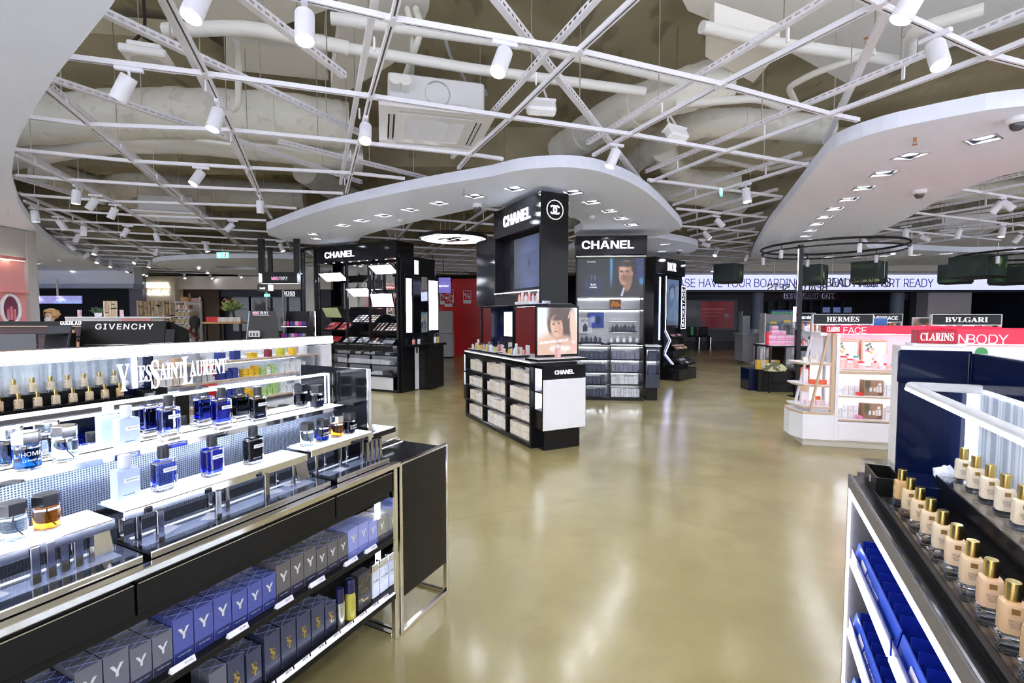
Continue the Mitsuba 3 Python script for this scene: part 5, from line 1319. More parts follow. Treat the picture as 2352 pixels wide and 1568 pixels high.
class Turn(Fr):
    "a frame whose shelf rows run along its front edge"
    def __init__(s, base, flip=1): s.b = base
    def at(s, n, a, z=0.0, rot=0.0): return s.b.M @ TR(a, n, z) @ BASIS((0, 0, 0), (0, 1, 0), (1, 0, 0), (0, 0, 1)) @ RZ(rot)


MT = Turn(Mf)
rw = ['bottom', 'third', 'second', 'top']
for ri, z in enumerate((.063, .308, .543, .783)):
    for bi, (a, b, mats) in enumerate([(-1.20, -.66, NV), (-.60, -.05, (WH, WH, SL_, SL_)[ri])]):
        carton_row(MT, .02, a, b, z, ((.145, .16), (.14, .17), (.135, .15), (.13, .15))[ri], mats, lambda k, n, r, ri=ri, bi=bi: '%s carton %s, %s shelf, %s bay under the man poster' % ('dark blue' if bi == 0 else 'pale', nth(k, n), rw[ri], 'left' if bi == 0 else 'right'), 'cartons on the %s shelf under the man poster' % rw[ri], rows=1, name='fragrance_box', wch=(.07, .08, .088) if ri else (.036, .05, .06))
for k, (n, z, wd, cnt) in enumerate([(-.38, 1.50 - .19, .50, 6), (-.36, 1.09, .60, 5), (-.98, 1.09, .46, 5)]):
    s = thing('tester_shelf', ('floating black shelf with small dark bottles', 'black glass step with pale bottles', 'black glass step with dark bottles, left')[k] + ' below the man poster', 'display shelf')
    part(s, 'board', box(n - wd / 2, .05, z - .018, n + wd / 2, .25, z, .002), BLACK, MM)
    if k: part(s, 'foot', box(n - wd / 2 + .05, .10, 1.045, n + wd / 2 - .05, .20, z - .018), WHITEG, MM)
    else: part(s, 'bracket', box(n - .2, .25, z - .03, n + .2, .352, z - .018), CHROME, MM); part(s, 'canopy', box(n - wd / 2, .08, z + .175, n + wd / 2, .25, z + .188, .002), CHROME, MM)
    for j in range(cnt):
        b = thing('scent_bottle', '%s scent bottle %s on the %s' % ('dark' if k != 1 else 'pale', nth(j, cnt), ('floating black shelf', 'right glass step', 'left glass step')[k] + ' below the man poster'), 'perfume bottle', 'bottles on the display wall')
        M = Mf.at(n - wd / 2 + .06 + j * (wd - .12) / (cnt - 1), .13, z, 90) @ SC(1.5 if j % 2 else 1.2)
        part(b, 'bottle', _sb, NV[j % 3] if k != 1 else (SG['clear'], WHITEG)[j % 2], M); part(b, 'cap', _sc, CAPB if k != 1 else WHITEG, M)
for k, (n, z, wd, ht, col) in enumerate([(-.885, 1.37, .30, .29, ((26, 54, 150), (60, 100, 200))), (-1.09, 1.26, .27, .31, ((222, 226, 234), (236, 238, 244))), (-.52, 1.725, .22, .19, ((30, 30, 60), (240, 150, 40)))]):
    pc = thing('advert_card', ('blue printed card', 'white card headed NEW', 'card with an orange flame pattern')[k] + ' on the back wall below the man poster', 'card')
    part(pc, 'board', box(n - wd / 2, .20, z, n + wd / 2, .215, z + ht), BLACK if k == 0 else WHITEG, MM)
    p = Pic(wd - .01, ht - .01, 30).fill(*col)
    if k == 0: p.ell(.3, .55, .16, .2, (200, 214, 244), 0, .4); p.ell(.65, .5, .2, .3, (20, 34, 90), 0, .3)
    if k == 1: p.rect(.32, .12, .66, .5, (40, 46, 60)); p.rect(.42, .5, .56, .62, (30, 34, 44))
    if k == 2: p.rect(0, 0, 1, 1, (20, 22, 50), .7); [p.ell(.2 + .15 * i, .4 + .2 * (i % 2), .10, .25, (244, 150, 30), 20 * i, .4) for i in range(5)]
    picture(pc, p, MM @ FACE(n, .1985, z + .005, 's-'))
    if k == 1: part(pc, 'print', text('NEW', .05, .001, weight=300, spread=.1), INKD, MM @ FACE(n, .198, z + .22, 's-'))
ec = thing('side_cabinet', 'slim dark side cabinet with two lit niches at the right of the display wall', 'cabinet')
part(ec, 'body', join([box(.03, -.02, .25, .29, .36, .50), box(.03, -.02, .75, .29, .36, .775), box(.03, -.02, .50, .045, .36, .98), box(.275, -.02, .50, .29, .36, .98), box(.03, -.02, .965, .29, .36, 1.0), box(.03, .25, .5, .29, .36, .98)]), MAT('blue_black', (.014, .022, .042), .2, coat=.5), MM)
part(ec, 'lining', box(.045, .24, .50, .275, .25, .965), WHITEG, MM); part(ec, 'top', box(.02, -.04, 1.02, .31, .36, 1.045, .002), WHITEG, MM); part(ec, 'foot', box(.06, .05, 0, .26, .34, .25), BLACK, MM); part(ec, 'stem', box(.10, .1, 1.0, .22, .3, 1.02), BLACK, MM)
for z in (.735, .95): led(ec, box(.06, .2, z, .26, .22, z + .008), MM, 1.0)
for k, z in enumerate((.5005, .7755)): solo('carton', box(0, 0, 0, .15, .06, .17, .002), NV[1], 'dark carton in the %s niche of the slim side cabinet' % ('lower', 'upper')[k], 'carton', M=Mf.at(.09, .05, z))
# ================================================================ make-up display left of the tower (frame K)
K = Fr(G(916, 903), 28); KM = K.M
t = thing('makeup_display', 'tall black make-up display with tilted light panels and rows of palettes, left of the tower', 'display unit')
part(t, 'header', box(-2.36, -.01, 2.785, -.02, .55, 3.14, .004), BLACK, KM)
part(t, 'lettering', text('CHANEL', .135, .012, weight=700, spread=.08, width=.90), LEDW, KM @ FACE(-1.63, -.010, 2.875, 's-'), emit=COOL * 1.6, weight=.2)
part(t, 'side_header', box(-.02, .02, 2.785, .05, 1.20, 2.85), BLACK, KM)
for n in (-2.36, -1.46, -.80, -.04): part(t, 'upright', box(n, .0, 0 if n > -.1 else .3, n + .04, .04, 2.785, .002), BLACK, KM)
part(t, 'back', box(-2.34, .44, 0, -.02, .50, 2.785), BLACK, KM); part(t, 'back_mirror', box(-2.30, .43, 1.75, -.80, .44, 2.75), MIRROR, KM); part(t, 'back_mirror', box(-.70, .43, 1.6, -.06, .44, 2.75), MIRROR, KM)
part(t, 'side_wall', box(-.02, .05, 0, .045, 1.20, 2.785, .003), BLACK, KM)
part(t, 'white_strip', box(.0455, .47, .02, .052, .60, .96), WHITEG, KM); part(t, 'white_strip', box(.0455, .48, 2.48, .052, .62, 2.78), LEDW, KM, emit=COOL * .5, weight=.1)
part(t, 'handle', box(.052, .51, .80, .056, .55, .92), BLACKM, KM)
part(t, 'worktop', box(-2.34, -.10, .985, .02, .44, 1.015, .003), BLACK, KM); part(t, 'base', box(-2.34, .0, .0, -.02, .44, .06), BLACK, KM)
for z in (.33, .555, .76): part(t, 'shelf', box(-2.34, -.05, z, -.05, .44, z + .02, .002), BLACK, KM)
part(t, 'base_panel', box(-2.30, -.02, .05, -.14, .0, .315, .003), WHITEG, KM)
for z in (.545, .75, .97): led(t, box(-2.3, .38, z, -.1, .39, z + .008), KM, .7)
part(t, 'niche_back', box(-2.32, .41, .35, -.06, .43, .985), WHITEG, KM)
for k in range(5): part(t, 'drawer', box(-2.28 + .44 * k, -.085, .86, -1.86 + .44 * k, -.05, .975, .003), BLACKM, KM)
# tilted lamp panels, hinged to the uprights
for k, (n, s, z, wd, c) in enumerate([(-1.93, -.02, 2.56, .72, 1.3), (-1.12, -.02, 2.20, .66, 1.3), (-.42, -.06, 2.66, .64, 1.3), (-.42, -.02, 2.06, .62, 1.1)]):
    l = part(t, 'lamp_panel', box(-wd / 2, -.01, -.02, wd / 2, .30, .0, .002), BLACK, Km := (KM @ TR(n, s, z) @ RX(-34 if k < 3 else -74))); led(l, box(-wd / 2 + .02, .0, -.024, wd / 2 - .02, .28, -.0205), Km, c, name='light', w=.5)
    part(l, 'arm', bar([0, .0, -.01], [0, -.0, .06], .03, .02, up=(0, 1, 0)), BLACK, Km)
m = part(t, 'tilted_mirror', box(-.34, -.01, -.02, .34, .28, .0, .002), BLACK, Km := (KM @ TR(-1.90, .0, 1.80) @ RX(-60))); part(m, 'glass', box(-.31, .01, -.0215, .18, .26, -.0202), MAT('pale_mirror', lin(206, 214, 160), .15), Km)
for k in range(9): part(t, 'small_lamp', lathe([(0, -.004), (.022, -.004), (.026, 0)], 14), LEDW, KM @ TR(-2.2 + k * .255, .12, 2.783), emit=COOL * 6, weight=.1)
# palette trays: each a sloped case with colour pans
_pal = join([xf(box(-.20, 0, -.02, .20, .34, .0, .003), RX(38))])
_pans = {}


def palette(M, label, cols, nx, ny, wd=.36, dp=.30, pan=.7, round_=False):
    p = thing('palette_tray', label, 'make-up tray', 'sloped make-up trays'); A = M @ RX(36)
    part(p, 'case', box(-wd / 2, 0, -.022, wd / 2, dp, 0, .003), BLACK, A); part(p, 'front_lip', box(-wd / 2, -.012, -.022, wd / 2, 0, .012, .002), BLACK, A)
    cw, ch = (wd - .03) / nx, (dp - .03) / ny
    key = (round(cw, 4), round(ch, 4), round_)
    if key not in _pans: _pans[key] = lathe([(min(cw, ch) * .42, 0), (min(cw, ch) * .42, .005), (0, .006)], 8) if round_ else box(-cw * pan / 2, -ch * pan / 2, 0, cw * pan / 2, ch * pan / 2, .006)
    for i in range(nx):
        for j in range(ny):
            part(p, 'pan', _pans[key], COL(*cols[(i * 7 + j * 3 + (i * j) % 2) % len(cols)]), A @ TR(-wd / 2 + .015 + cw * (i + .5), .015 + ch * (j + .5), .0))
    return p


rose = [(214, 90, 96), (196, 60, 70), (230, 130, 126), (170, 46, 60), (236, 160, 150)]; nude = [(214, 176, 146), (190, 146, 116), (226, 196, 170), (150, 110, 86), (236, 214, 194)]; grey_ = [(220, 220, 224), (90, 90, 96), (170, 164, 160), (240, 240, 240), (40, 40, 44)]; red_ = [(206, 36, 44), (230, 60, 62), (180, 24, 36)]
rows = [(-2.06, .03, 1.28, rose, 4, 5), (-1.66, .03, 1.28, rose, 4, 4), (-1.22, .06, 1.45, grey_, 3, 4), (-.88, .06, 1.45, nude, 4, 4), (-.60, .02, 1.28, nude, 3, 5), (-.24, .02, 1.28, nude + grey_, 3, 4),
        (-1.78, -.10, 1.02, red_, 6, 3), (-1.32, -.13, 1.02, grey_, 4, 3), (-.92, -.13, 1.02, grey_, 4, 3), (-.55, -.14, 1.02, nude, 1, 2), (-.20, -.14, 1.02, [(40, 40, 44), (70, 70, 76)], 5, 3)]
for k, (n, s, z, cols, nx, ny) in enumerate(rows):
    palette(KM @ TR(n, s, z), 'tray of %s pans, %s, %s row of the make-up display' % ('pink' if cols is rose else 'red' if cols is red_ else 'beige' if cols is nude else 'grey and black' if cols is grey_ else 'mixed' if k == 5 else 'dark', nth(k if k < 6 else k - 6, 6 if k < 6 else 5), 'upper' if k < 6 else 'lower'), cols, nx, ny, .34 if z > 1.2 else .32, .30 if z > 1.2 else .22, round_=cols is nude)
    if z > 1.2: part(t, 'tray_bracket', box(n - .15, s + .10, z - .03, n + .15, .44, z - .01), BLACK, KM)
KT = Turn(K)
for ri, (z, hs, mats) in enumerate([(.352, (.05, .07, .10), [COL(232, 234, 240), COL(60, 60, 66), COL(210, 216, 226)]), (.577, (.08, .10), WH), (.782, (.04, .05, .06), [COL(200, 205, 214), COL(60, 62, 70), COL(226, 228, 234)])]):
    carton_row(KT, .0, -1.75, -.12, z, hs, mats, lambda k, n, r, ri=ri: 'small make-up box %s, %s low shelf of the make-up display' % (nth(k, n), ('bottom', 'middle', 'top')[ri]), 'make-up boxes on the low shelves', rows=1, ink=False, name='makeup_box', wch=(.09, .12, .16), deep=.16)
# side station: mirror between two light panels over a small ledge
t = thing('makeup_station', 'make-up station with a tall mirror between two glowing panels', 'make-up station')
part(t, 'frame', box(.046, .14, 1.22, .075, 1.30, 2.47, .003), BLACK, KM)
for a, b, z0_ in ((.17, .35, 1.25), (.93, 1.26, 1.28)): led(t, box(.0755, a, z0_, .082, b, 2.38), KM, .30, np.array([.98, .98, 1.03]), 'light_panel', 1.0)
part(t, 'mirror', box(.0755, .40, 1.24, .079, .88, 2.44), MIRROR, KM); part(t, 'ledge', box(.046, .12, .955, .34, 1.22, 1.005, .004), BLACK, KM)
part(t, 'cupboard', box(.046, .62, .03, .30, 1.16, .955, .003), BLACKM, KM)
for k, (s, kd) in enumerate([(.25, 'rose'), (.42, 'white'), (.98, 'clear'), (1.08, 'gold')]): mini(K, .20, s, 1.006, kd, CAPB, '%s bottle on the ledge of the mirror make-up station' % names[kd], k > 1, 1.6, None)
# left wing: open frame with mirror, more trays
t = thing('makeup_wing', 'narrow black framed wing of the make-up display at its left', 'display unit')
for n in (-2.90, -2.46): part(t, 'post', box(n, .0, 0, n + .04, .04, 3.16, .002), BLACK, KM)
part(t, 'top_bar', box(-2.90, .0, 3.12, -2.42, .04, 3.16, .002), BLACK, KM); part(t, 'mirror', box(-2.86, .05, 1.0, -2.46, .058, 3.10), MIRROR, KM); part(t, 'backing', box(-2.87, .0585, .0, -2.43, .09, 3.12), BLACK, KM)
part(t, 'post', box(-2.88, .09, 0, -2.84, .50, 3.14), BLACK, KM); part(t, 'cabinet', box(-2.88, -.06, .0, -2.42, .04, 1.0, .003), BLACK, KM); led(t, box(-2.452, -.005, 1.02, -2.425, -.001, 1.70), KM, .8)
for k, (n, z, cols) in enumerate([(-2.66, 1.24, rose), (-2.66, 1.02, [(236, 160, 140), (200, 90, 90), (240, 200, 190)])]): palette(KM @ TR(n, -.12 - .02 * k, z), 'sloped tray of pink pans, %s on the narrow framed wing' % ('upper' if k == 0 else 'lower'), cols, 3, 5 - k, .36, .24)

# ================================================================ blue-edged column display (frame V) and what stands beyond the islands
V = Fr(G(1543, 868), -45); VM = V.M
t = thing('lit_column', 'dark column display edged in blue-white light with a tall portrait, right of the display wall', 'display column')
part(t, 'header', box(-.98, -.04, 2.62, .56, .50, 3.02, .004), BLACK, VM); part(t, 'lettering', text('DIOR', .20, .010, 'serif', width=.46), LEDW, VM @ FACE(-.18, -.040, 2.72, 's-'), emit=COOL * .9, weight=.1)
part(t, 'body', box(-.95, .02, 0, .50, .50, 2.62), BLACK, VM); part(t, 'side_glow', box(-.70, .012, 1.0, -.62, .02, 2.55), LEDW, VM, emit=np.array([.35, .5, 1.0]), weight=.1)
bl = np.array([.75, .78, 1.3])
part(t, 'portrait_board', box(-.50, -.05, 1.28, .22, .02, 2.58, .003), BLACK, VM); picture(t, portrait_blue(.62, 1.15), VM @ FACE(-.11, -.052, 1.36, 's-'), lit=.45)
for a, b in [((-.50, 2.58), (-.50, 1.25)), ((-.50, 1.25), (-.22, .98)), ((-.22, .98), (-.50, .66)), ((-.50, .66), (-.02, .34)), ((-.02, .34), (.52, .34))]: led(t, bar([a[0], -.065, a[1]], [b[0], -.065, b[1]], .016, .016, up=(0, 1, 0)), VM, .8, bl, w=.1)
part(t, 'step', prism(Polygon([(-.50, .30), (.52, .30), (.52, .34), (-.02, .34), (-.50, .66), (-.22, .98), (-.50, 1.25), (-.50, 2.58), (-.52, 2.58), (-.52, .30)]), 0, .10), BLACK, VM @ BASIS((0, -.06, 0), (1, 0, 0), (0, 0, 1), (0, -1, 0)) @ TR(0, 0, -.12))
part(t, 'plinth', box(-.45, -.42, 0, .50, .02, .28, .004), BLACK, VM)
sg = part(t, 'side_sign', box(.24, -.10, 1.26, .50, -.06, 2.36, .003), BLACK, VM); led(sg, join([box(.245, -.106, 1.27, .262, -.101, 2.35), box(.48, -.106, 1.27, .497, -.101, 2.35), box(.245, -.106, 1.262, .497, -.101, 1.278), box(.245, -.106, 2.342, .497, -.101, 2.358)]), VM, .8, bl, w=.1)
part(sg, 'lettering', text('BACKSTAGE', .13, .004, weight=500, width=.98), LEDW, VM @ FACE(.43, -.101, 1.81, 's-') @ RZ(90), emit=bl * .9, weight=.1)
for k, (s, z, wd, cols) in enumerate([(-.08, 1.06, .60, [(240, 200, 196), (230, 160, 170), (60, 50, 60)]), (-.22, .74, .66, [(200, 140, 110), (230, 190, 160), (240, 220, 200)]), (-.38, .38, .78, [(60, 56, 70), (30, 30, 36), (210, 200, 210)])]):
    palette(VM @ TR(.16, s, z), 'sloped tray of make-up, %s step of the light-edged column' % ('top', 'middle', 'bottom')[k], cols, 5, 2, wd, .26)
for s, z in ((-.06, 1.02), (-.12, .72), (-.20, .37)): part(t, 'tray_support', box(-.18, s, z - .16, .48, .02, z, .003), BLACK, VM)
# ================================================================ white skincare island on the right (frame C)
C = Fr(G(1840, 1024), 14.6); CM = C.M
LINEN = MAT('linen_white', lin(240, 240, 244), .4)
t = thing('skincare_island', 'white and oak skincare island with lit shelves and a red lettered header', 'display island')
part(t, 'plinth', box(.03, .06, 0, 2.5, .60, .10, .003), COL(214, 210, 198, .4), CM)
cap = Polygon([(-.09, .42), (-.09, .18), (.0, -.03), (.372, -.03), (.372, .42)])
part(t, 'end_base', prism(cap, .10, .405), LINEN, CM); part(t, 'end_base_edge', prism(cap.buffer(.004, join_style=2), .405, .432), OAK, CM); part(t, 'end_base_top', prism(cap.buffer(-.004), .432, .436), LINEN, CM)
for z in (.500, .765, 1.03):
    c2_ = Polygon([(-.07, .40), (-.07, .20), (.01, -.02), (.30, -.02), (.30, .40)])
    sh = part(t, 'end_shelf', prism(c2_, z - .022, z), LINEN, CM); part(sh, 'oak_edge', join([box(.01, -.026, z - .026, .30, -.02, z - .004), bar([-.071, .20, z - .015], [.01, -.022, z - .015], .006, .022)]), OAK, CM)
part(t, 'end_back', box(.16, .30, .436, .30, .31, 1.36), LINEN, CM); led(t, box(.165, .292, .45, .295, .299, 1.0), CM, .16, w=.3)
part(t, 'oak_post', box(.295, -.03, .436, .335, .03, 1.385, .003), OAK, CM); part(t, 'white_post', box(.338, -.035, .10, .376, .40, 1.372, .003), LINEN, CM)
part(t, 'ladder_rail', bar([.07, -.045, .432], [.245, -.045, 1.40], .022, .045, .002, up=(0, 1, 0)), OAK, CM); part(t, 'ladder_rail', bar([-.02, .26, .432], [.17, .26, 1.40], .022, .045, .002, up=(0, 1, 0)), LINEN, CM)
part(t, 'ladder_top', box(.155, -.056, 1.36, .26, .27, 1.40, .002), LINEN, CM)
part(t, 'base', box(.376, -.02, .10, 2.5, .50, .330, .003), LINEN, CM); part(t, 'base_door', box(.392, -.028, .115, 1.25, -.020, .312, .002), LINEN, CM); part(t, 'base_door', box(1.256, -.028, .115, 2.4, -.020, .312, .002), LINEN, CM)
for z, th in ((.368, .026), (.648, .026), (.948, .042)):
    part(t, 'shelf', box(.376, -.02, z - th, 2.5, .42, z, .002), LINEN, CM); part(t, 'oak_edge', box(.376, -.027, z - th, 2.5, -.02, z - .008), OAK, CM)
part(t, 'back', box(.376, .40, .33, 2.5, .42, 1.386), LINEN, CM)
for z in (.610, .895): led(t, box(.39, .30, z, 2.4, .33, z + .008), CM, 1.6, w=.6)
led(t, box(.39, .10, 1.376, 2.4, .13, 1.384), CM, 1.5, w=.6)
hd = part(t, 'header', box(.35, -.03, 1.388, 1.95, .44, 1.478, .003), MAT('header_red', lin(236, 20, 62), .3), CM, emit=np.array([.16, .003, .014]), weight=.1)
part(t, 'lettering', text('FACE', .072, .004, weight=300, width=.235), LEDW, CM @ FACE(.52, -.031, 1.392, 's-'), emit=COOL * 1.3, weight=.05)
part(t, 'brand_block', box(.205, -.06, 1.398, .36, .10, 1.484, .003), MAT('header_wine', lin(170, 14, 40), .3), CM); part(t, 'lettering', text('CLARINS', .055, .004, 'serif', width=.13), LEDW, CM @ FACE(.285, -.061, 1.412, 's-'), emit=COOL * .9, weight=.05)
h2 = part(t, 'header', box(1.38, -.30, 1.285, 3.3, .10, 1.462, .003), 'm_header_red', CM, emit=np.array([.16, .003, .014]), weight=.1); led(h2, box(1.40, -.302, 1.286, 3.2, -.30, 1.300), CM, .12, np.array([1., .75, .8]), w=.1)
part(t, 'lettering', text('BODY', .10, .004, weight=300, width=.36), LEDW, CM @ FACE(1.66, -.304, 1.300, 's-'), emit=COOL * 1.3, weight=.05); part(t, 'lettering', text('N', .10, .004, weight=300), LEDW, CM @ FACE(1.44, -.304, 1.300, 's-'), emit=COOL * 1.3, weight=.05)
part(t, 'panel', box(1.42, -.26, 1.0, 3.2, .10, 1.285), LINEN, CM); part(t, 'cabinet', box(1.42, -.24, .1, 3.2, .10, 1.0), LINEN, CM)
for k, n in enumerate((1.75, 2.35)): part(t, 'range_card', box(n - .2, -.27, 1.11, n + .2, -.262, 1.24), LEDW, CM, emit=COOL * .7, weight=.05); part(t, 'range_disc', xf(cyl([0, 0, 0], [0, 0, .004], .06, n=20), CM @ FACE(n - .12, -.272, 1.20, 's-')), COL(60, 150, 80) if k == 0 else COL(190, 180, 190))
bb = thing('brand_sign', 'dark red lettered block sign standing on a white step above the navy column', 'sign')
wb = D(2150, 773, 4.35); Mb = TR(*wb) @ RZ(-22)
part(bb, 'block', box(-.15, -.06, -.058, .13, .10, .058, .003), 'm_header_wine', Mb); part(bb, 'lettering', text('CLARINS', .066, .004, 'serif', width=.235), LEDW, Mb @ FACE(-.015, -.061, -.033, 's-'), emit=COOL * 1.2, weight=.05)
part(bb, 'step', join([box(-.18, -.04, -.085, .20, .14, -.058, .002), box(-.26, -.02, -.16, .25, .2, -.085, .002), box(-.26, -.02, -1.5, .25, .2, -.16)]), LINEN, Mb)
# lit picture niches with pots and tubes
CORAL = COL(226, 60, 50, .4); TEAL_ = COL(60, 176, 160, .4); BLUSH = COL(246, 214, 206, .5)
_pot = lathe([(0, 0), (.030, 0), (.031, .03), (0, .031)], 18); _lid = lathe([(0, .031), (.031, .031), (.031, .046), (0, .047)], 18); _podium = {h: lathe([(0, 0), (.042, 0), (.042, h), (0, h)], 20) for h in (.04, .07, .10)}
_tubeb = lathe([(0, .0), (.014, .0), (.014, .022), (.017, .024), (.022, .13), (0, .132)], 14, sy=.55)
for k, n in enumerate((.545, .855)):
    pf = thing('lit_picture', 'glowing picture of leaves and fruit, %s one on the red-headed island' % ('left' if k == 0 else 'right'), 'picture', 'glowing pictures on the red-headed island')
    part(pf, 'frame', join([box(n - .14, .28, 1.285, n + .14, .31, 1.305), box(n - .14, .28, .975, n - .122, .31, 1.30), box(n + .122, .28, .975, n + .14, .31, 1.30), box(n - .14, .29, .975, n + .14, .31, 1.29)]), OAK, CM)
    p = Pic(.244, .30, 44).fill((250, 244, 240), (252, 252, 252))
    for i, (x, y, c) in enumerate([(.16, .86, (44, 84, 60)), (.28, .92, (58, 100, 70)), (.22, .72, (40, 74, 56)), (.34, .80, (70, 110, 80)), (.12, .66, (232, 130, 170)), (.24, .62, (226, 90, 140)), (.42, .70, (240, 150, 40)), (.36, .56, (250, 170, 60)), (.30, .42, (244, 240, 236)), (.52, .36, (170, 90, 50)), (.58, .46, (120, 60, 70)), (.46, .30, (226, 120, 40))]): p.ell(x, y, .085, .06, c, 35 * i, .25)
    p.rect(.66, .45, .92, .47, (200, 200, 206)); p.rect(.66, .52, .92, .54, (206, 206, 210)); p.rect(.66, .60, .92, .62, (206, 206, 210))
    picture(pf, p, CM @ FACE(n, .278, .978, 's-'), lit=.95)
    st = thing('product_plinth', 'white and oak display plinth before the %s glowing picture' % ('left' if k == 0 else 'right'), 'display stand'); part(st, 'slab', box(n - .15, -.01, .949, n + .15, .24, .968, .002), LINEN, CM); part(st, 'oak_edge', box(n - .15, -.016, .949, n + .15, -.010, .964), OAK, CM)
    for i, (dx, s, h, lid, kd) in enumerate([(-.09, .10, .10, CORAL, 'pot'), (-.035, .05, .07, CORAL, 'pot'), (.055, .12, .10, TEAL_ if k == 0 else CORAL, 'pot'), (.085, .05, .04, CORAL, 'pot')] if k == 0 else [(-.06, .10, .07, CORAL, 'tube'), (-.01, .04, .0, LINEN, 'pot'), (.055, .13, .04, CORAL, 'tube'), (.10, .06, .04, CORAL, 'box')]):
        if h: solo('podium', _podium[h], BLUSH, 'round blush podium, %s before the %s glowing picture' % (ORD[i] + ' from the left', 'left' if k == 0 else 'right'), 'podium', 'round podiums', M=C.at(n + dx, s, .9685), smooth=40)
        b = thing('cream_jar' if kd == 'pot' else 'cream_tube', '%s with a %s lid, %s before the %s glowing picture' % ('white jar' if kd == 'pot' else 'white tube' if kd == 'tube' else 'white flask', 'teal' if lid is TEAL_ else 'white' if lid is LINEN else 'red', ORD[i] + ' from the left', 'left' if k == 0 else 'right'), 'jar' if kd == 'pot' else 'tube')
        Mz = C.at(n + dx, s, .9687 + h) @ SC(1.0 if i else .95)
        if kd == 'pot': part(b, 'jar', _pot, LINEN, Mz, smooth=40); part(b, 'lid', _lid, lid, Mz, smooth=40)
        else: part(b, 'tube', xf(_tubeb, TR(0, 0, .0)), LINEN, Mz, smooth=40); part(b, 'cap', lathe([(0, -.001), (.015, -.001), (.015, .022), (0, .0225)], 14), lid, Mz, smooth=40)
CT = Turn(C)
for ri, z in enumerate((.3685, .6485)):
    nm = ('lower', 'upper')[ri]
    for seg, (a, b) in enumerate([(.40, .66), (.86, 1.16)]):
        carton_row(CT, .08, a, b, z, (.11, .15, .075) if seg == 0 else (.16, .13), [LINEN, LINEN, COL(236, 232, 234)], lambda k, n, r, nm=nm, seg=seg: 'white skincare carton %s%s, %s of gift set, %s shelf' % ('behind ' if r else '', nth(k, n), 'left' if seg == 0 else 'right', nm), 'white skincare cartons, %s shelf' % nm, rows=2, wch=(.05, .056, .06))
    solo('carton', box(0, 0, 0, .05, .09, .036, .001), CORAL if ri else COL(236, 150, 190), '%s carton among the white ones left of the gift set, %s shelf' % ('red-banded' if ri else 'pink', nm), 'carton', M=C.at(.595, -.01, z))
    for j in range(3):
        gkey = thing('gift_set', 'brown gift set, %s in its stack on the %s skincare shelf' % (('foremost', 'middle one', 'hindmost')[j], nm), 'gift set', 'brown gift sets'); Mg = C.at(.77 - .012 * j, .045 + .03 * j, z)
        part(gkey, 'box', box(-.10, 0, 0, .10, .028, .185, .002), COL(160, 126, 100), Mg)
        if j == 0:
            p = Pic(.196, .18, 40).fill((150, 112, 86), (176, 142, 116)); p.ell(.15, .75, .18, .4, (70, 80, 60), 0, .5, .8); p.ell(.85, .15, .14, .12, (110, 70, 50), 20, .3)
            for x, c in ((.34, (220, 236, 236)), (.54, (244, 226, 216)), (.70, (226, 226, 220)), (.84, (240, 240, 240))): p.rect(x - .06, .22, x + .06, .52 if x < .6 else .6, c)
            p.rect(.28, .22, .40, .28, (90, 180, 180)); p.rect(.48, .22, .60, .28, (230, 110, 100)); p.ell(.80, .74, .09, .09, (246, 240, 236), 0, .1); picture(gkey, p, Mg @ FACE(0, -.001, .002, 's-'))
for k, (n, s, z, w, h, c, lb) in enumerate([(.03, .10, .7655, .055, .17, LINEN, 'tall white box at the left of the middle end shelf'), (.09, .04, .7655, .11, .055, COL(236, 104, 66), 'orange box, left of two on the middle end shelf'), (.20, .04, .7655, .07, .055, COL(240, 112, 74), 'orange box, right of two on the middle end shelf'), (.05, .04, .5005, .10, .06, COL(240, 222, 226), 'pale pink box on the lowest end shelf, left'), (.17, .05, .5005, .09, .06, COL(236, 212, 214), 'pale pink box on the lowest end shelf, right'), (.03, .14, .5005, .08, .15, COL(244, 236, 240), 'white box at the back of the lowest end shelf'), (.20, .16, .5005, .05, .10, COL(234, 120, 60), 'orange-topped box at the back of the lowest end shelf'),
        (.02, .08, 1.0305, .055, .06, COL(240, 232, 220), 'cream cube on the top end shelf'), (.10, .06, 1.0305, .07, .035, COL(244, 236, 226), 'flat cream box on the top end shelf'), (.105, .14, 1.0305, .028, .085, COL(240, 230, 222), 'slim cream bottle box on the top end shelf'), (.17, .12, 1.0305, .025, .10, COL(246, 234, 232), 'slim pink-white box on the top end shelf')]):
    solo('carton', box(0, 0, 0, w, min(w, .09), h, .002), c, lb, 'carton', M=C.at(n, s, z))

# ================================================================ the table of sets, neck-pillow rack, mast and ring (mid right)
def at(px, py, y): return D(px, py, y)


def flat(px, y, z=0.0): q = D(px, 700, y); return np.array([q[0], q[1], z])


q = G(1766, 902); M = TR(q[0], q[1], 0) @ RZ(-6)
t = thing('gift_table', 'black metal table carrying pink gift boxes, over a dark cabinet', 'table')
part(t, 'top', box(-.05, -.05, .955, 1.0, .8, .985, .003), BLACKM, M); part(t, 'top_cloth', box(.0, -.02, .985, .95, .75, .992), WHITE, M)
for x, y in ((0, 0), (.93, 0), (0, .74), (.93, .74)): part(t, 'leg', box(x - .015, y - .015, 0, x + .015, y + .015, .955), BLACKM, M)
part(t, 'cabinet', box(-.16, .15, 0, .9, .78, .46, .003), BLACKM, M); part(t, 'end_panel', box(-.30, .30, 0, -.16, .78, .46, .003), NAVY, M); part(t, 'stretcher', box(0, -.01, .16, .93, .01, .18), BLACKM, M)
part(t, 'partition', box(.33, .1, .46, .36, .74, .955), BLACKM, M)
_gx = random.Random(9)
pk = [(-.0 + .17 * (i % 3), .10, .992 + .105 * (i // 3), .165, .10) for i in range(6)] + [(.08, .14, 1.202, .16, .10), (.25, .14, 1.202, .12, .09), (.10, .16, 1.304, .12, .09)]
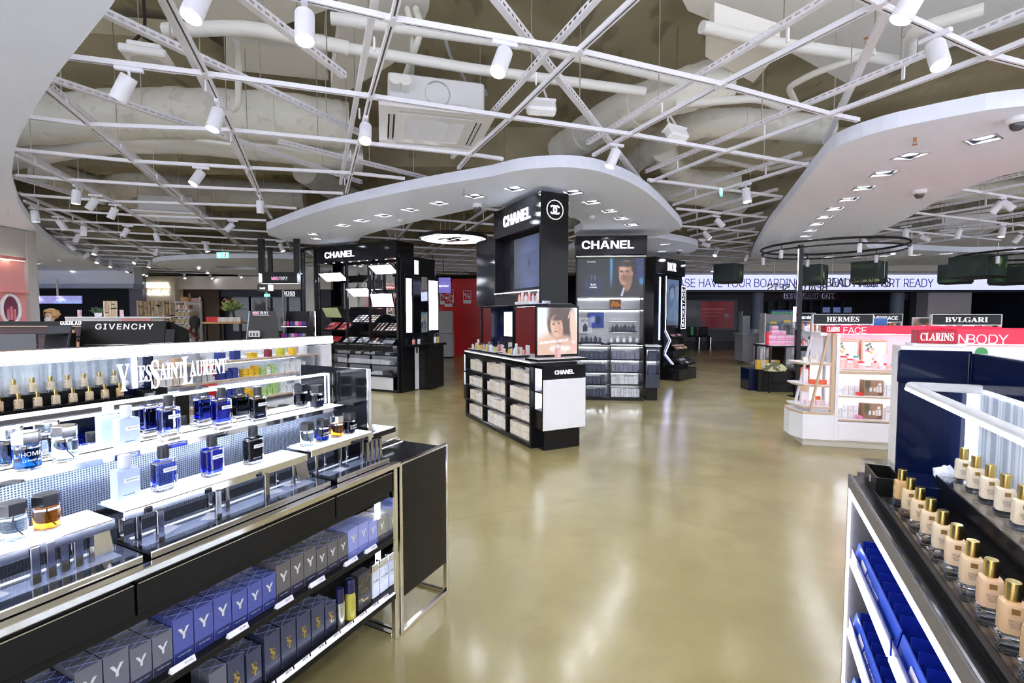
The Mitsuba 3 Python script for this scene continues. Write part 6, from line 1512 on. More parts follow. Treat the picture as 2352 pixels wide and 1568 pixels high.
for i, (x, y, z, w, h) in enumerate(pk):
    b = thing('gift_box', 'pink gift box with rose band, %s in the pile' % (('bottom left', 'bottom middle', 'bottom right', 'second layer left', 'second layer middle', 'second layer right', 'third layer left', 'third layer right', 'topmost')[i]), 'gift box', 'pink gift boxes'); part(b, 'box', box(0, 0, 0, w, .14, h - .003, .002), COL(240, 190, 216), M @ TR(x, y, z)); part(b, 'band', box(-.001, -.001, h * .15, w + .001, .1, h * .3), COL(222, 90, 130), M @ TR(x, y, z))
for i in range(2): solo('carton', box(0, 0, 0, .05, .06, .14, .002), COL(224, 40, 44), 'tall red box at the left of the pink pile, %s' % ('lower', 'upper')[i], 'carton', M=M @ TR(-.055, .06, .992 + .141 * i))
for k, (x, y, kd, tall, s) in enumerate([(.56, .05, 'pink', True, 1.2), (.66, .02, 'rose', False, 1.7), (.74, .10, 'white', False, 1.2), (.82, .04, 'gold', False, 1.3), (.90, .10, 'rose', True, 1.3), (.86, .2, 'clear', True, 1.4)]):
    b = thing('scent_bottle', '%s bottle, %s on the right half of the black gift table' % (names[kd], nth(k, 6)), 'perfume bottle', 'bottles on the black gift table'); Mz = M @ TR(x, y, .9925) @ SC(s)
    part(b, 'bottle', _cy if tall else _sb, SG[kd], Mz, smooth=40 if tall else False); part(b, 'cap', _cyc if tall else _sc, COL(210, 30, 40) if kd == 'rose' and not tall else CAPB if k > 1 else WHITEG, Mz, smooth=40 if tall else False)
for k in range(5): solo('carton', box(0, 0, 0, .09, .10, .20, .002), (COL(236, 190, 80), COL(236, 226, 200))[k % 2], 'yellow or cream box %s below the table top, by the dark partition' % nth(k, 5), 'carton', 'boxes under the table top', M=M @ TR(-.16 + .095 * k, .25, .4605))
sack = thing('cushion_pile', 'crumpled camouflage-print wash bags below the black table', 'bag')
v, f = lathe([(0, 0), (.20, 0), (.23, .06), (.17, .14), (.06, .18), (0, .18)], 22, sx=1.0, sy=.6); v = v * (1 + .30 * (meshkit.fbm(v * 14, 3) - .5)[:, None])


def _camo(p, n, uv): return mix(lin(206, 200, 160), lin(96, 96, 62), smoothstep(.48, .54, fbm(p.x * 11, p.y * 11, p.z * 11, 3)))


part(sack, 'bags', (v, f), MAT('camouflage', proc(_camo), .7), M @ TR(.10, -.02, .46), smooth=50)
ws = thing('side_rack', 'slim acrylic-shelved rack of grey, coral and wine boxes beside the black table', 'rack')
part(ws, 'panel', box(.60, .20, .0, .95, .24, .95), BLACKM, M)
for i, z in enumerate((.02, .33, .62)): part(ws, 'shelf', box(.50, -.12, z, .95, .20, z + .02, .002), ACRYL, M)
for i, (x, z, w, h, c, lb) in enumerate([(.58, .642, .16, .24, COL(104, 104, 112), 'grey stacked boxes on the top rack shelf, left'), (.75, .642, .14, .26, COL(84, 84, 94), 'grey stacked boxes on the top rack shelf, right'), (.57, .352, .15, .19, COL(224, 96, 76), 'coral box on the middle rack shelf, left'), (.73, .352, .14, .2, COL(214, 84, 70), 'coral box on the middle rack shelf, right'), (.56, .20, .2, .13, COL(150, 26, 50), 'wine-red box on the lowest rack shelf, upper'), (.58, .042, .18, .15, COL(226, 186, 156), 'peach box on the lowest rack shelf, lower')]):
    solo('carton', box(0, 0, 0, w, .16, h, .003), c, lb, 'carton', M=M @ TR(x, -.08, z))
# black mast with light strip, and the hanging rings
mq = flat(1835, 9.6); Mm = TR(*mq) @ RZ(-4)
t = thing('mast', 'tall slim black mast with a narrow light strip on its left face', 'mast'); part(t, 'post', box(-.042, -.04, 0, .042, .04, 2.98, .003), BLACK, Mm); led(t, box(-.050, -.03, 2.1, -.0425, .0, 2.9), Mm, .5, w=.1); part(t, 'light_blade', box(-.10, -.035, 1.48, -.06, .02, 1.78, .002), LEDW, Mm, emit=np.array([.9, .8, 1.0]), weight=.05); part(t, 'blade_arm', box(-.06, -.01, 1.6, -.042, .01, 1.63), BLACK, Mm); part(t, 'foot', box(-.12, -.12, 0, .12, .12, .015), BLACK, Mm)
for k, (px, py, r, z) in enumerate([(1908, 567, 1.25, 2.98), (2395, 582, 1.5, 2.98)]):
    w = G(px, py, z); t = thing('hanging_ring', 'large black hanging lighting ring, %s' % ('before the right ceiling cloud' if k == 0 else 'at the right edge'), 'light ring')
    ang = np.linspace(0, 2 * np.pi, 64, endpoint=False); ring_pts = np.stack([w[0] + r * np.cos(ang), w[1] + r * np.sin(ang), 0 * ang + z], 1)
    part(t, 'ring', tube(ring_pts, .022, 8, True), BLACKM, smooth=50); part(t, 'ring', tube(ring_pts * [1, 1, 0] + [0, 0, z - .10] + (np.array([w[0], w[1], 0]) - ring_pts * [1, 1, 0]) * .015, .016, 8, True), BLACKM, smooth=50)
    for j in range(6):
        a = j * 1.047 + .3; x, y = w[0] + r * math.cos(a), w[1] + r * math.sin(a)
        part(t, 'suspension', _rod, STEEL, TR(x, y, z) @ SC(.5, .5, ZC - z)); part(t, 'lamp', xf(cyl([0, 0, -.16], [0, 0, 0], .036, n=12), np.eye(4)), TRACKW, TR(x, y, z - .11), smooth=40); part(t, 'tie', box(-.006, -.006, -.11, .006, .006, 0), BLACKM, TR(x, y, z))
    if k == 0:
        for word, rot, dy in (('BEAUTY SETS', 0, -.42), ('BEAUTY SETS', 180, .42)):
            s = thing('hanging_letters', 'black wire lettering reading BEAUTY SETS hung from the ring, %s' % ('facing the camera' if rot == 0 else 'seen from behind'), 'sign'); Ms = TR(w[0] + .28 - (.9 if rot else 0) * .75, w[1] + dy, 2.16 if rot == 0 else 2.1) @ RZ(rot)
            part(s, 'letters', text(word, .17, .015, weight=350, width=1.25), BLACKM, Ms @ BASIS((0, 0, 0), (1, 0, 0), (0, 0, 1), (0, -1, 0)))
            for x in (-.5, .5): part(s, 'wire', _rod, STEEL, Ms @ TR(x, 0, .17) @ SC(.4, .4, z - .1 - (2.16 if rot == 0 else 2.1) - .17))


def _leaf(p, n, uv):
    a = p.x * .7 + p.y * .7; d, e, c = voronoi(a * 4.5 + .8 * noise(p.z * 3, a * 2), p.z * 3.2 + .5 * a)
    g = mix((.006, .014, .009), (.07, .22, .07), smoothstep(.35, .05, d) * smoothstep(.25, .8, c))
    return mix(g, (.30, .38, .14), .7 * smoothstep(.88, .95, c) * smoothstep(.4, .2, d))


LEAFP = MAT('foliage_print', proc(_leaf), .4)
for k, (px, py, y, w_, h_, rot, lb) in enumerate([(1673, 627, 13.0, .56, .46, 42, 'nearest the middle'), (1866, 630, 12.5, .54, .46, 40, 'behind the black mast'), (1996, 625, 12.0, .58, .50, 35, 'right of the black ring'), (2195, 628, 12.6, .56, .46, 30, 'left of the pair at the far right'), (2244, 612, 11.0, .72, .46, 20, 'largest, at the far right'), (2325, 630, 12.8, .70, .46, 20, 'last at the right edge')]):
    w = D(px, py, y); Mp = TR(*w) @ RZ(rot); t = thing('hanging_cube', 'dark hanging cube printed with jungle leaves, %s' % lb, 'hanging display'); part(t, 'cube', box(-w_ / 2, -w_ / 2, -h_ / 2, w_ / 2, w_ / 2, h_ / 2, .004), LEAFP, Mp); part(t, 'under_tray', box(-w_ / 2 + .02, -w_ / 2 + .02, -h_ / 2 - .04, w_ / 2 - .02, w_ / 2 - .02, -h_ / 2), BLACKM, Mp)
    for a, b in ((-1, -1), (1, 1)): part(t, 'wire', _rod, STEEL, TR(w[0] + a * w_ * .3, w[1] + b * w_ * .3, w[2] + h_ / 2) @ SC(.4, .4, ZT - w[2] - h_ / 2))
# neck pillow rack
q = G(1746, 843); M = TR(q[0], q[1], 0) @ RZ(-8)
t = thing('pillow_rack', 'grey display rack hung with travel neck pillows', 'rack'); part(t, 'back', box(.10, .30, .0, 1.75, .36, 1.66, .004), GREY, M); part(t, 'side', box(.06, -.10, .0, .10, .36, 1.68, .003), WHITE, M); part(t, 'base', box(-.10, -.25, .12, 1.7, .30, .2, .004), WHITE, M); part(t, 'kick', box(0, -.2, 0, 1.7, .3, .12), GREY, M); part(t, 'front_lip', box(-.10, -.27, .2, -.03, .3, .62, .003), WHITE, M)
_nk = tube(smooth_path([(-.11, 0, -.17), (-.16, 0, -.02), (-.12, 0, .10), (0, 0, .14), (.12, 0, .10), (.16, 0, -.02), (.11, 0, -.17)], 6), np.array([.035] + [.065] * 35 + [.035]), 12)
for k, (x, z, c) in enumerate([(.40, 1.18, (92, 116, 128)), (.40, .80, (86, 110, 124)), (.80, 1.22, (140, 146, 160)), (.42, .44, (232, 206, 204))]):
    pkey = thing('neck_pillow', '%s travel neck pillow %s on the grey rack' % (('blue-grey', 'blue-grey', 'pale grey', 'blush')[k], ('upper left', 'below another', 'upper right', 'lowest')[k]), 'neck pillow'); part(pkey, 'cushion', _nk, COL(*c, .8), M @ TR(x, .18, z), smooth=60); part(pkey, 'header_card', box(-.10, -.05, .13, .10, -.045, .24), COL(236, 200, 60), M @ TR(x, .18, z)); part(pkey, 'hook', cyl([0, 0, .2], [0, .12, .2], .006, n=6), STEEL, M @ TR(x, .18, z))
for k in range(6):
    b = thing('toy_box', 'blue and green striped box %s on top of the grey rack' % nth(k, 6), 'carton', 'striped boxes on the grey rack'); part(b, 'box', box(0, 0, 0, .12, .12, .07, .002), COL(70, 150, 110), M @ TR(.4 + .125 * k, .28, 1.6605)); part(b, 'lid', box(0, 0, .07, .12, .12, .12, .002), COL(40, 60, 130), M @ TR(.4 + .125 * k, .28, 1.6605))
for k in range(4): solo('carton', box(0, 0, 0, .12, .12, .52 - .02 * k, .003), (COL(238, 226, 204), COL(232, 170, 44))[k % 2], 'tall cream or amber box %s behind the pink pile' % nth(k, 4), 'carton', 'tall boxes behind the pink pile', M=M @ TR(1.22 + .125 * k, .12, 1.12))
part(t, 'box_ledge', box(1.2, .05, 1.09, 1.75, .30, 1.12), BLACKM, M)
# grey information counter
q = G(1712, 836); M = TR(q[0], q[1], 0) @ RZ(-4)
t = thing('service_counter', 'grey speckled service counter at the shop exit', 'counter'); part(t, 'body', box(-.10, 0, .10, .95, .7, .98, .004), GREY, M); part(t, 'toe', box(.2, .02, 0, .9, .6, .10), WHITE, M); part(t, 'top', box(-.14, -.03, .98, .98, .73, 1.02, .003), COL(176, 178, 184), M); part(t, 'screen', box(-.05, .3, 1.02, .0, .6, 1.75, .003), COL(120, 124, 130), M); part(t, 'display', box(-.10, .05, 1.02, .14, .3, 1.6, .003), COL(150, 156, 164), M)
for k in range(3): solo('paper_stack', box(0, 0, 0, .62, .4, .045, .003), WHITE, 'white paper stack %s on the grey service counter' % ('at the bottom', 'in the middle', 'on top')[k], 'paper', M=M @ TR(.30, .1, 1.0205 + .0455 * k))
# three perfume bays with framed name signs
def bay(px0, px1, py_sign, y, word, lb, kind='serif', rot=-6, w_text=.6, accent=False):
    a, b = D(px0, py_sign, y), D(px1, py_sign, y); wd = b[0] - a[0]; M = TR(a[0], y, 0) @ RZ(rot); zt = a[2] + .10
    t = thing('perfume_bay', lb, 'display unit'); part(t, 'sign', box(0, 0, zt - .20, wd, .05, zt, .003), BLACK, M)
    part(t, 'sign_frame', join([box(-.02, -.01, zt - .22, wd + .02, .055, zt - .20), box(-.02, -.01, zt, wd + .02, .055, zt + .015), box(-.02, -.01, zt - .22, 0, .055, zt + .015), box(wd, -.01, zt - .22, wd + .02, .055, zt + .015)]), WHITEG, M)
    part(t, 'lettering', text(word, .10, .006, kind, weight=600, width=wd * w_text), LEDW, M @ BASIS((wd / 2, -.001, zt - .15), (1, 0, 0), (0, 0, 1), (0, -1, 0)), emit=COOL * .75, weight=.05)
    if accent: part(t, 'accent', bar([wd * .5 + wd * w_text * .26, -.004, zt - .025], [wd * .5 + wd * w_text * .30, -.004, zt - .045], .006, .012, up=(0, 1, 0)), WHITEG, M)
    for x in (-.02, wd - .02): part(t, 'post', box(x, .0, 0, x + .04, .05, zt - .20, .002), WHITEG, M)
    part(t, 'back', box(0, .40, 0, wd, .44, zt - .25), GREYW, M); part(t, 'base', box(0, -.05, 0, wd, .40, .5, .003), WHITE, M)
    for i, z in enumerate((.75, 1.0, 1.24)):
        part(t, 'shelf', box(0, .05, z, wd, .40, z + .02), WHITEG, M)
        for j in range(7 if i == 2 else 4):
            x = .06 + j * (wd - .18) / (6 if i == 2 else 3)
            solo('scent_carton', box(0, 0, 0, .09, .09, .12 + .03 * ((j + i) % 3), .002), ((COL(30, 30, 36), COL(226, 226, 230), COL(230, 120, 70), COL(60, 90, 180), COL(210, 190, 160))[(j * 2 + i) % 5]), '%s carton %s on the %s shelf of the bay signed %s' % (('black', 'white', 'orange', 'blue', 'sand')[(j * 2 + i) % 5], nth(j, 7 if i == 2 else 4), ('low', 'middle', 'top')[i], word), 'carton', 'cartons in the bay signed ' + word, M=M @ TR(x, .15, z + .0205))
    led(t, box(.05, .33, zt - .235, wd - .05, .35, zt - .225), M, .8, w=.1)
    return t


bay(1868, 1998, 733, 10.6, 'HERMES', 'perfume bay under a framed black sign reading HERMÈS', 'serif', -4, .55, True)
bay(1998, 2068, 730, 13.2, 'VERSACE', 'perfume bay farther back under a sign reading VERSACE', 'sans', -4, .75)
bay(1838, 1870, 728, 13.4, 'paco rabanne', 'perfume bay half hidden by the mast, its sign reading paco rabanne', 'sans', -4, .9)
bay(2141, 2289, 734, 10.2, 'BVLGARI', 'perfume bay under a framed sign reading BVLGARI', 'serif', -4, .62)
for k, (px, y, c) in enumerate([(2010, 11.6, ((30, 70, 170), (90, 140, 220))), (2125, 11.4, ((70, 50, 44), (190, 150, 120)))]):
    w = D(px, 748, y); t = thing('advert_board', ('blue printed board between the signs', 'printed board with a tanned face below the green packs')[k], 'advert'); p = Pic(.55, .35, 40).fill(*c)
    if k: p.ell(.45, .5, .2, .3, (196, 150, 120), 0, .2); p.ell(.45, .85, .26, .2, (40, 30, 28), 0, .3); p.ell(.38, .55, .04, .02, (50, 36, 34)); p.ell(.52, .55, .04, .02, (50, 36, 34))
    part(t, 'board', box(-.29, .0, -.2, .29, .04, .2), WHITEG, TR(*w)); part(t, 'stand', box(-.2, .01, -w[2], .2, .05, -.2), GREYW, TR(*w)); picture(t, p, TR(*w) @ FACE(0, -.002, -.175, 's-'))
# skincare gondola across the aisle, hidden by the right counter but seen in the mirror of the left counter
t = thing('mirror_side_gondola', 'white skincare gondola seen only as a reflection in the mirror behind the lettering', 'display unit')
part(t, 'back', box(2.2, -.6, 0, 2.25, 3.5, 1.2), GREYW, EM); part(t, 'base', box(1.74, -.6, 0, 2.2, 3.12, .40), LINEN, EM)
for z in (.50, .79, 1.03): sh = part(t, 'shelf', box(1.74, -.6, z - .03, 2.2, 3.1, z, .002), LINEN, EM); part(sh, 'oak_edge', box(1.735, -.6, z - .032, 1.74, 3.1, z - .004), OAK, EM); led(t, box(2.1, -.5, z + .16, 2.12, 3.0, z + .17), EM, .25, w=.2)
for s_, mt in ((.42, BLACK), (1.22, GREY), (2.95, GREY)): part(t, 'upright', box(1.73, s_, .35, 2.2, s_ + .05, 1.2), mt, EM)
part(t, 'wood_side', box(1.76, .5, .4, 1.78, 1.2, .47), OAK, EM); part(t, 'red_panel', box(2.185, 1.48, .40, 2.198, 1.76, 1.0), RED, EM); part(t, 'white_end', box(1.73, 3.12, .1, 2.2, 3.5, 1.2), LINEN, EM)
bands = [(-.55, .40, [(226, 220, 210), (196, 160, 120)]), (.50, 1.20, [(224, 206, 186), (206, 170, 130), (236, 232, 228)]), (1.30, 1.46, [(200, 200, 206)]), (1.52, 1.84, [(34, 50, 120), (44, 62, 140)]), (1.85, 2.10, [(238, 190, 30), (240, 196, 50)]), (2.11, 2.40, [(228, 236, 224), (176, 214, 130)]), (2.42, 2.92, [(234, 236, 240), (222, 226, 232), (240, 240, 242)])]
_mx = random.Random(4)
for ri, z in enumerate((.5005, .7905, 1.0305)):
    k = 0
    for a, b, cs in bands:
        s_ = a
        while s_ + .07 < b:
            w = _mx.choice((.07, .085, .10)); h = _mx.choice((.10, .13, .16)) if ri < 2 else _mx.choice((.07, .10, .13)); c = _mx.choice(cs if ri < 2 or b < 2.4 else [(236, 186, 30), (206, 200, 40), (120, 26, 34), (230, 232, 236), (214, 110, 50)])
            if ri == 2 and k % 2: s_ += w + .03; k += 1; continue
            solo('skincare_box', box(0, 0, 0, .10, w - .01, h, .002), COL(*c), 'skincare box, %s along the %s shelf of the gondola reflected in the mirror' % (ORD[k] if k < 28 else 'last but %s' % ORD[k - 28], ('lower', 'middle', 'upper')[ri]), 'skincare box', 'boxes on the reflected gondola', M=E.at(1.76, s_, z)); s_ += w + .004; k += 1
# ================================================================ far right: passage with the illuminated banner
def panel_y(px0, py0, px1, py1, y, th=.05):
    a, b = D(px0, py0, y), D(px1, py1, y); return box(a[0], y, b[2], b[0], y + th, a[2])


struct('trim', box(-26, 20.6, 3.46, 26, 22.6, 5.0), WALLW, 'white bulkhead ceiling along the back of the shop')
t = thing('banner', 'long glowing lavender banner asking travellers to have boarding pass and passport ready', 'sign')
part(t, 'light_box', panel_y(1440, 631, 2460, 666, 22.2, .2), LEDW, emit=np.array([.40, .43, .70]), weight=3.0); part(t, 'lower_rail', panel_y(1440, 666, 2460, 671, 22.15, .3), COL(40, 46, 70)); part(t, 'upper_rail', panel_y(1440, 627, 2460, 631, 22.15, .3), WHITE)
a, b = D(1522, 659, 22.15), D(2145, 659, 22.15); hcap = D(1522, 640, 22.15)[2] - a[2]
part(t, 'lettering', text('PLEASE HAVE YOUR BOARDING PASS AND PASSPORT READY', hcap, .02, weight=250, width=b[0] - a[0]), COL(52, 50, 170), BASIS(((a[0] + b[0]) / 2, 22.19, a[2]), (1, 0, 0), (0, 0, 1), (0, -1, 0)))
PASS = MAT('passage_wall', (.010, .012, .018), .35)
struct('wall_back', panel_y(1400, 668, 2700, 815, 31.0, .2), PASS, 'black wall of the closed restaurant beyond the passage')
t = thing('restaurant_fascia', 'brown fascia with outlined letters reading RESTAURANT CAFÉ', 'sign'); part(t, 'board', panel_y(1752, 669, 1968, 690, 30.6, .1), MAT('dark_brown', lin(54, 32, 34), .5))
for w_, x0, x1 in (('RESTAURANT', 1802, 1879), ('CAFÉ', 1889, 1918)):
    a, b = D(x0, 685, 30.5), D(x1, 685, 30.5); h_ = D(x0, 674.5, 30.5)[2] - a[2]; Mw = BASIS(((a[0] + b[0]) / 2, 30.52, a[2]), (1, 0, 0), (0, 0, 1), (0, -1, 0))
    m = text(w_, h_, .02, weight=700, width=b[0] - a[0]); part(t, 'halo', (m[0] * [1.02, 1.06, 1] - [0, h_ * .03, .0], m[1]), LEDW, Mw, emit=np.array([.30, .27, .42]), weight=.05); part(t, 'letters', m, COL(16, 14, 20), Mw @ TR(0, 0, .021))
t = thing('food_fascia', 'dark fascia reading FINE FOOD between the columns', 'sign'); part(t, 'board', panel_y(2066, 671, 2112, 690, 30.6, .1), 'm_dark_brown'); a, b = D(2062, 687, 30.5), D(2122, 687, 30.5); h_ = D(2062, 675, 30.5)[2] - a[2]
part(t, 'letters', text('FINE FOOD', h_, .02, weight=700, width=b[0] - a[0]), COL(150, 140, 170), BASIS(((a[0] + b[0]) / 2, 30.55, a[2]), (1, 0, 0), (0, 0, 1), (0, -1, 0)))
COLUMN = MAT('column_grey', lin(128, 138, 152), .6)
for k, (px0, px1, y, lb) in enumerate([(1727, 1752, 26.0, 'left of the restaurant letters'), (2046, 2073, 26.0, 'right of the restaurant letters')]):
    a, b = D(px0, 700, y), D(px1, 700, y); struct('column', cyl([(a[0] + b[0]) / 2, y, 0], [(a[0] + b[0]) / 2, y, 3.2], (b[0] - a[0]) / 2, n=28), COLUMN, 'round blue-grey column %s' % lb, smooth=40)
a, b = D(2131, 700, 24.5), D(2231, 700, 24.5); struct('column', box(a[0], 24.5, 0, b[0], 25.2, 3.3), COL(196, 190, 186, .7), 'broad cream pillar behind the BVLGARI sign'.replace('BVLGARI sign', 'framed sign at the right')); a, b = D(2108, 700, 25.5), D(2129, 700, 25.5); struct('column', box(a[0], 25.5, 0, b[0], 26, 3.3), COL(110, 112, 112, .7), 'narrow grey pillar beside the cream one')
struct('trim', box(D(1400, 700, 22.3)[0], 22.6, 3.0, D(2700, 700, 22.3)[0], 31, 3.2), PASS, 'low dark ceiling of the passage')
for k in range(8): struct('glazing_bar', panel_y(1765 + 24 * k, 692, 1767 + 24 * k, 790, 30.7, .08), MAT('bar_dark', (.03, .034, .045), .4) if k == 0 else 'm_bar_dark')
for k in range(3): struct('glazing_bar', panel_y(1765, 704 + 16 * k, 1968, 705.5 + 16 * k, 30.7, .08), 'm_bar_dark')
t = thing('lit_kitchen', 'dim blue lit panes inside the closed restaurant', 'window light'); [part(t, 'pane', panel_y(x, 704, x + 22, 718, 30.8, .02), LEDW, emit=np.array(c), weight=.05) for x, c in ((1886, (.01, .03, .12)), (1910, (.012, .04, .14)), (1934, (.008, .02, .07)))]
t = thing('advert_wall', 'large red advertising board with a dark photograph on its left, in a grey frame', 'advert'); part(t, 'frame', panel_y(1570, 688, 1692, 758, 29.0, .1), COL(110, 110, 122)); p = Pic(1, .68, 60).fill((128, 22, 34), (142, 28, 40)); a, b = D(1574, 754, 28.95), D(1687, 692, 28.95)
p = Pic(b[0] - a[0], b[2] - a[2], 70).fill((120, 20, 32), (138, 26, 38)); p.rect(0, 0, .31, 1, (52, 54, 66)); p.ell(.14, .55, .14, .10, (84, 80, 84), 0, .4); p.ell(.13, .2, .2, .12, (24, 26, 34), 0, .4); p.ell(.85, .48, .045, .04, (120, 110, 130), 0, .3)
for i in range(3): p.rect(.36, .70 - .13 * i, .80 - .06 * i, .735 - .13 * i, (176, 96, 104), .8)
picture(t, p, BASIS(((a[0] + b[0]) / 2, 28.98, a[2]), (1, 0, 0), (0, 0, 1), (0, -1, 0)), lit=.22)
for k in range(2):
    a = D(1592 + 26 * k, 790, 27.5); t = thing('waiting_seat', 'black waiting-area seat %s' % ('with a green tape strip over its back' if k == 0 else 'right of the taped one'), 'seat'); Mw = TR(a[0], 27.5, 0)
    part(t, 'back', box(-.25, .2, .45, .28, .28, .98, .02), BLACKMAT, Mw); part(t, 'seat', box(-.25, -.25, .40, .28, .25, .47, .02), BLACKMAT, Mw); part(t, 'leg', box(.22, -.25, 0, .27, .28, .40), STEEL, Mw)
    if k == 0: part(t, 'tape', box(-.08, .19, .5, .07, .2, .99), COL(40, 200, 110), Mw)
for k, (x0, x1, y0, y1, c) in enumerate([(2263, 2271, 690, 700, (.1, .75, .6)), (2279, 2287, 696, 705, (.7, .8, .9)), (2294, 2305, 696, 705, (.7, .8, .9))]): solo('direction_sign', panel_y(x0, y0, x1, y1, 28, .04), LEDW, ('small green exit sign', 'small white arrow sign', 'white pictogram sign')[k] + ' glowing in the dark passage at the right', 'sign', emit=np.array(c) * .8, weight=.05)
for k, (y0, y1, x0, x1) in enumerate([(686, 687.5, 2283, 2316), (690, 691.5, 2283, 2314)]): solo('direction_sign', panel_y(x0, y0, x1, y1, 28, .04), LEDW, 'thin line of white lettering in the dark passage, %s' % ('upper' if k == 0 else 'lower'), 'sign', emit=np.array([.5, .6, .7]), weight=.05)

# emergency exit signs
def exit_sign(px, py, y, wd, lb, rot=0, hang=True):
    w = D(px, py, y); Mw = TR(*w) @ RZ(rot); h = wd * .5; t = thing('exit_sign', lb, 'exit sign'); part(t, 'plate', box(-wd / 2, 0, -h / 2, wd / 2, .03, h / 2, .002), LEDW, Mw, emit=np.array([.02, .62, .46]), weight=.1); part(t, 'white_field', box(.02, -.003, -h / 2 + .02, wd / 2 - .02, 0, h / 2 - .02), LEDW, Mw, emit=np.array([.75, .95, .9]), weight=.05)
    ar = Polygon([(-.03, .10), (.03, .10), (.03, 0), (.09, 0), (0, -.11), (-.09, 0), (-.03, 0)]); s = h / .30
    part(t, 'arrow', prism(affinity.scale(ar, s, s, origin=(0, 0)), 0, .003), LEDW, Mw @ BASIS((-wd / 4, -.0005, 0), (1, 0, 0), (0, 0, 1), (0, -1, 0)), emit=np.array([.9, 1, .98]), weight=.05)
    man = union_all([Polygon([(.0, .09), (.025, .09), (.025, .12), (.0, .12)]), Polygon([(-.03, .0), (.02, -.01), (.035, .07), (-.005, .08)]), Polygon([(-.03, .0), (-.01, -.01), (-.05, -.11), (-.075, -.10)]), Polygon([(0, -.0), (.03, -.02), (.06, -.11), (.035, -.115)]), Polygon([(.02, .06), (.07, .03), (.075, .045), (.03, .075)])])
    part(t, 'running_figure', prism(affinity.scale(man, s, s, origin=(0, 0)), 0, .003), COL(16, 150, 110), Mw @ BASIS((wd / 4, -.0035, 0), (1, 0, 0), (0, 0, 1), (0, -1, 0)))
    if hang: part(t, 'rod', _rod, STEEL, TR(w[0], w[1] + .015, w[2] + h / 2) @ SC(1, 1, ZT - w[2] - h / 2))


exit_sign(511, 586, 11.5, .28, 'green exit sign with an arrow down, hanging beside the rounded far cloud'); exit_sign(1659, 441, 6.6, .16, 'small green exit sign seen edge-on in the gap between the ceiling clouds', 62); exit_sign(483, 650, 20.3, .26, 'tiny green exit sign on the cream bulkhead', 0, False); exit_sign(613, 678, 20.3, .24, 'tiny green exit sign below the small hanging sign', 0, False); exit_sign(328, 649, 19.6, .10, 'tiny sign at the edge of the dark pillar beside the glowing letters', 0, False)

# ================================================================ between the displays: purple sign, red shop
q = G(1022, 822); t = thing('speckled_plinth', 'tall grey speckled plinth before the red shop', 'plinth'); part(t, 'lower', box(-.30, 0, .05, .30, .5, .93, .004), COL(168, 170, 174, .6), TR(q[0], q[1], 0)); part(t, 'upper', box(-.30, 0, .94, .28, .5, 1.78, .004), COL(180, 182, 186, .6), TR(q[0], q[1], 0)); part(t, 'toe', box(-.28, .02, 0, .28, .48, .05), BLACKM, TR(q[0], q[1], 0))
t = thing('red_shop', 'bright red shop wall with white percent posters', 'shop front'); a, b = D(1038, 700, 19.8), D(1092, 700, 19.8); part(t, 'wall', box(a[0], 19.8, 0, b[0] + 2.6, 20.0, D(1060, 640, 19.8)[2]), MAT('shop_red', lin(206, 22, 22), .25, coat=.4)); part(t, 'side', box(a[0] - .7, 19.9, 0, a[0], 20.5, D(1060, 648, 19.8)[2]), 'm_shop_red')
for k, (px, py) in enumerate([(1073, 682), (1020, 684), (1033, 680), (1030, 690)]):
    w = D(px, py, 19.75); part(t, 'poster', box(-.16, 0, -.26, .16, .02, .26), WHITE, TR(*w)); part(t, 'poster_field', box(-.14, -.004, -.12, .14, 0, .24), RED, TR(*w)); part(t, 'percent', text('%', .22, .004, weight=700), WHITE, TR(*w) @ BASIS((0, -.0045, -.06), (1, 0, 0), (0, 0, 1), (0, -1, 0)))
for k, (px0, px1, py0, py1, y, lb) in enumerate([(1001, 1035, 637, 672, 15.0, 'large purple hanging sign'), (987, 999, 619, 641, 14.2, 'small purple hanging sign above it')]):
    t = thing('purple_sign', lb + ' between the black display and the red shop', 'sign'); part(t, 'board', panel_y(px0, py0, px1, py1, y, .06), LEDW, emit=np.array([.035, .018, .28]), weight=.2); a, b = D(px0, py1, y - .01), D(px1, py0, y - .01)
    part(t, 'lettering', text('URBAN DECAY', .05, .004, 'serif', width=(b[0] - a[0]) * .75), LEDW, BASIS(((a[0] + b[0]) / 2, y - .002, a[2] + .18), (1, 0, 0), (0, 0, 1), (0, -1, 0)), emit=COOL * .8, weight=.05); part(t, 'rod', _rod, BLACKM, TR((a[0] + b[0]) / 2, y + .03, b[2]) @ SC(2, 2, ZT - b[2]))
    if k == 0: part(t, 'arm', box(a[0] - .1, y, b[2] - .1, a[0] + .1, y + .05, b[2] + .4), BLACKM) if False else None

# ================================================================ left background
def BX(px0, py0, px1, py1, y, th, b=0.0):
    a, c = D(px0, py1, y), D(px1, py0, y); return box(a[0], y, a[2], c[0], y + th, c[2], b)


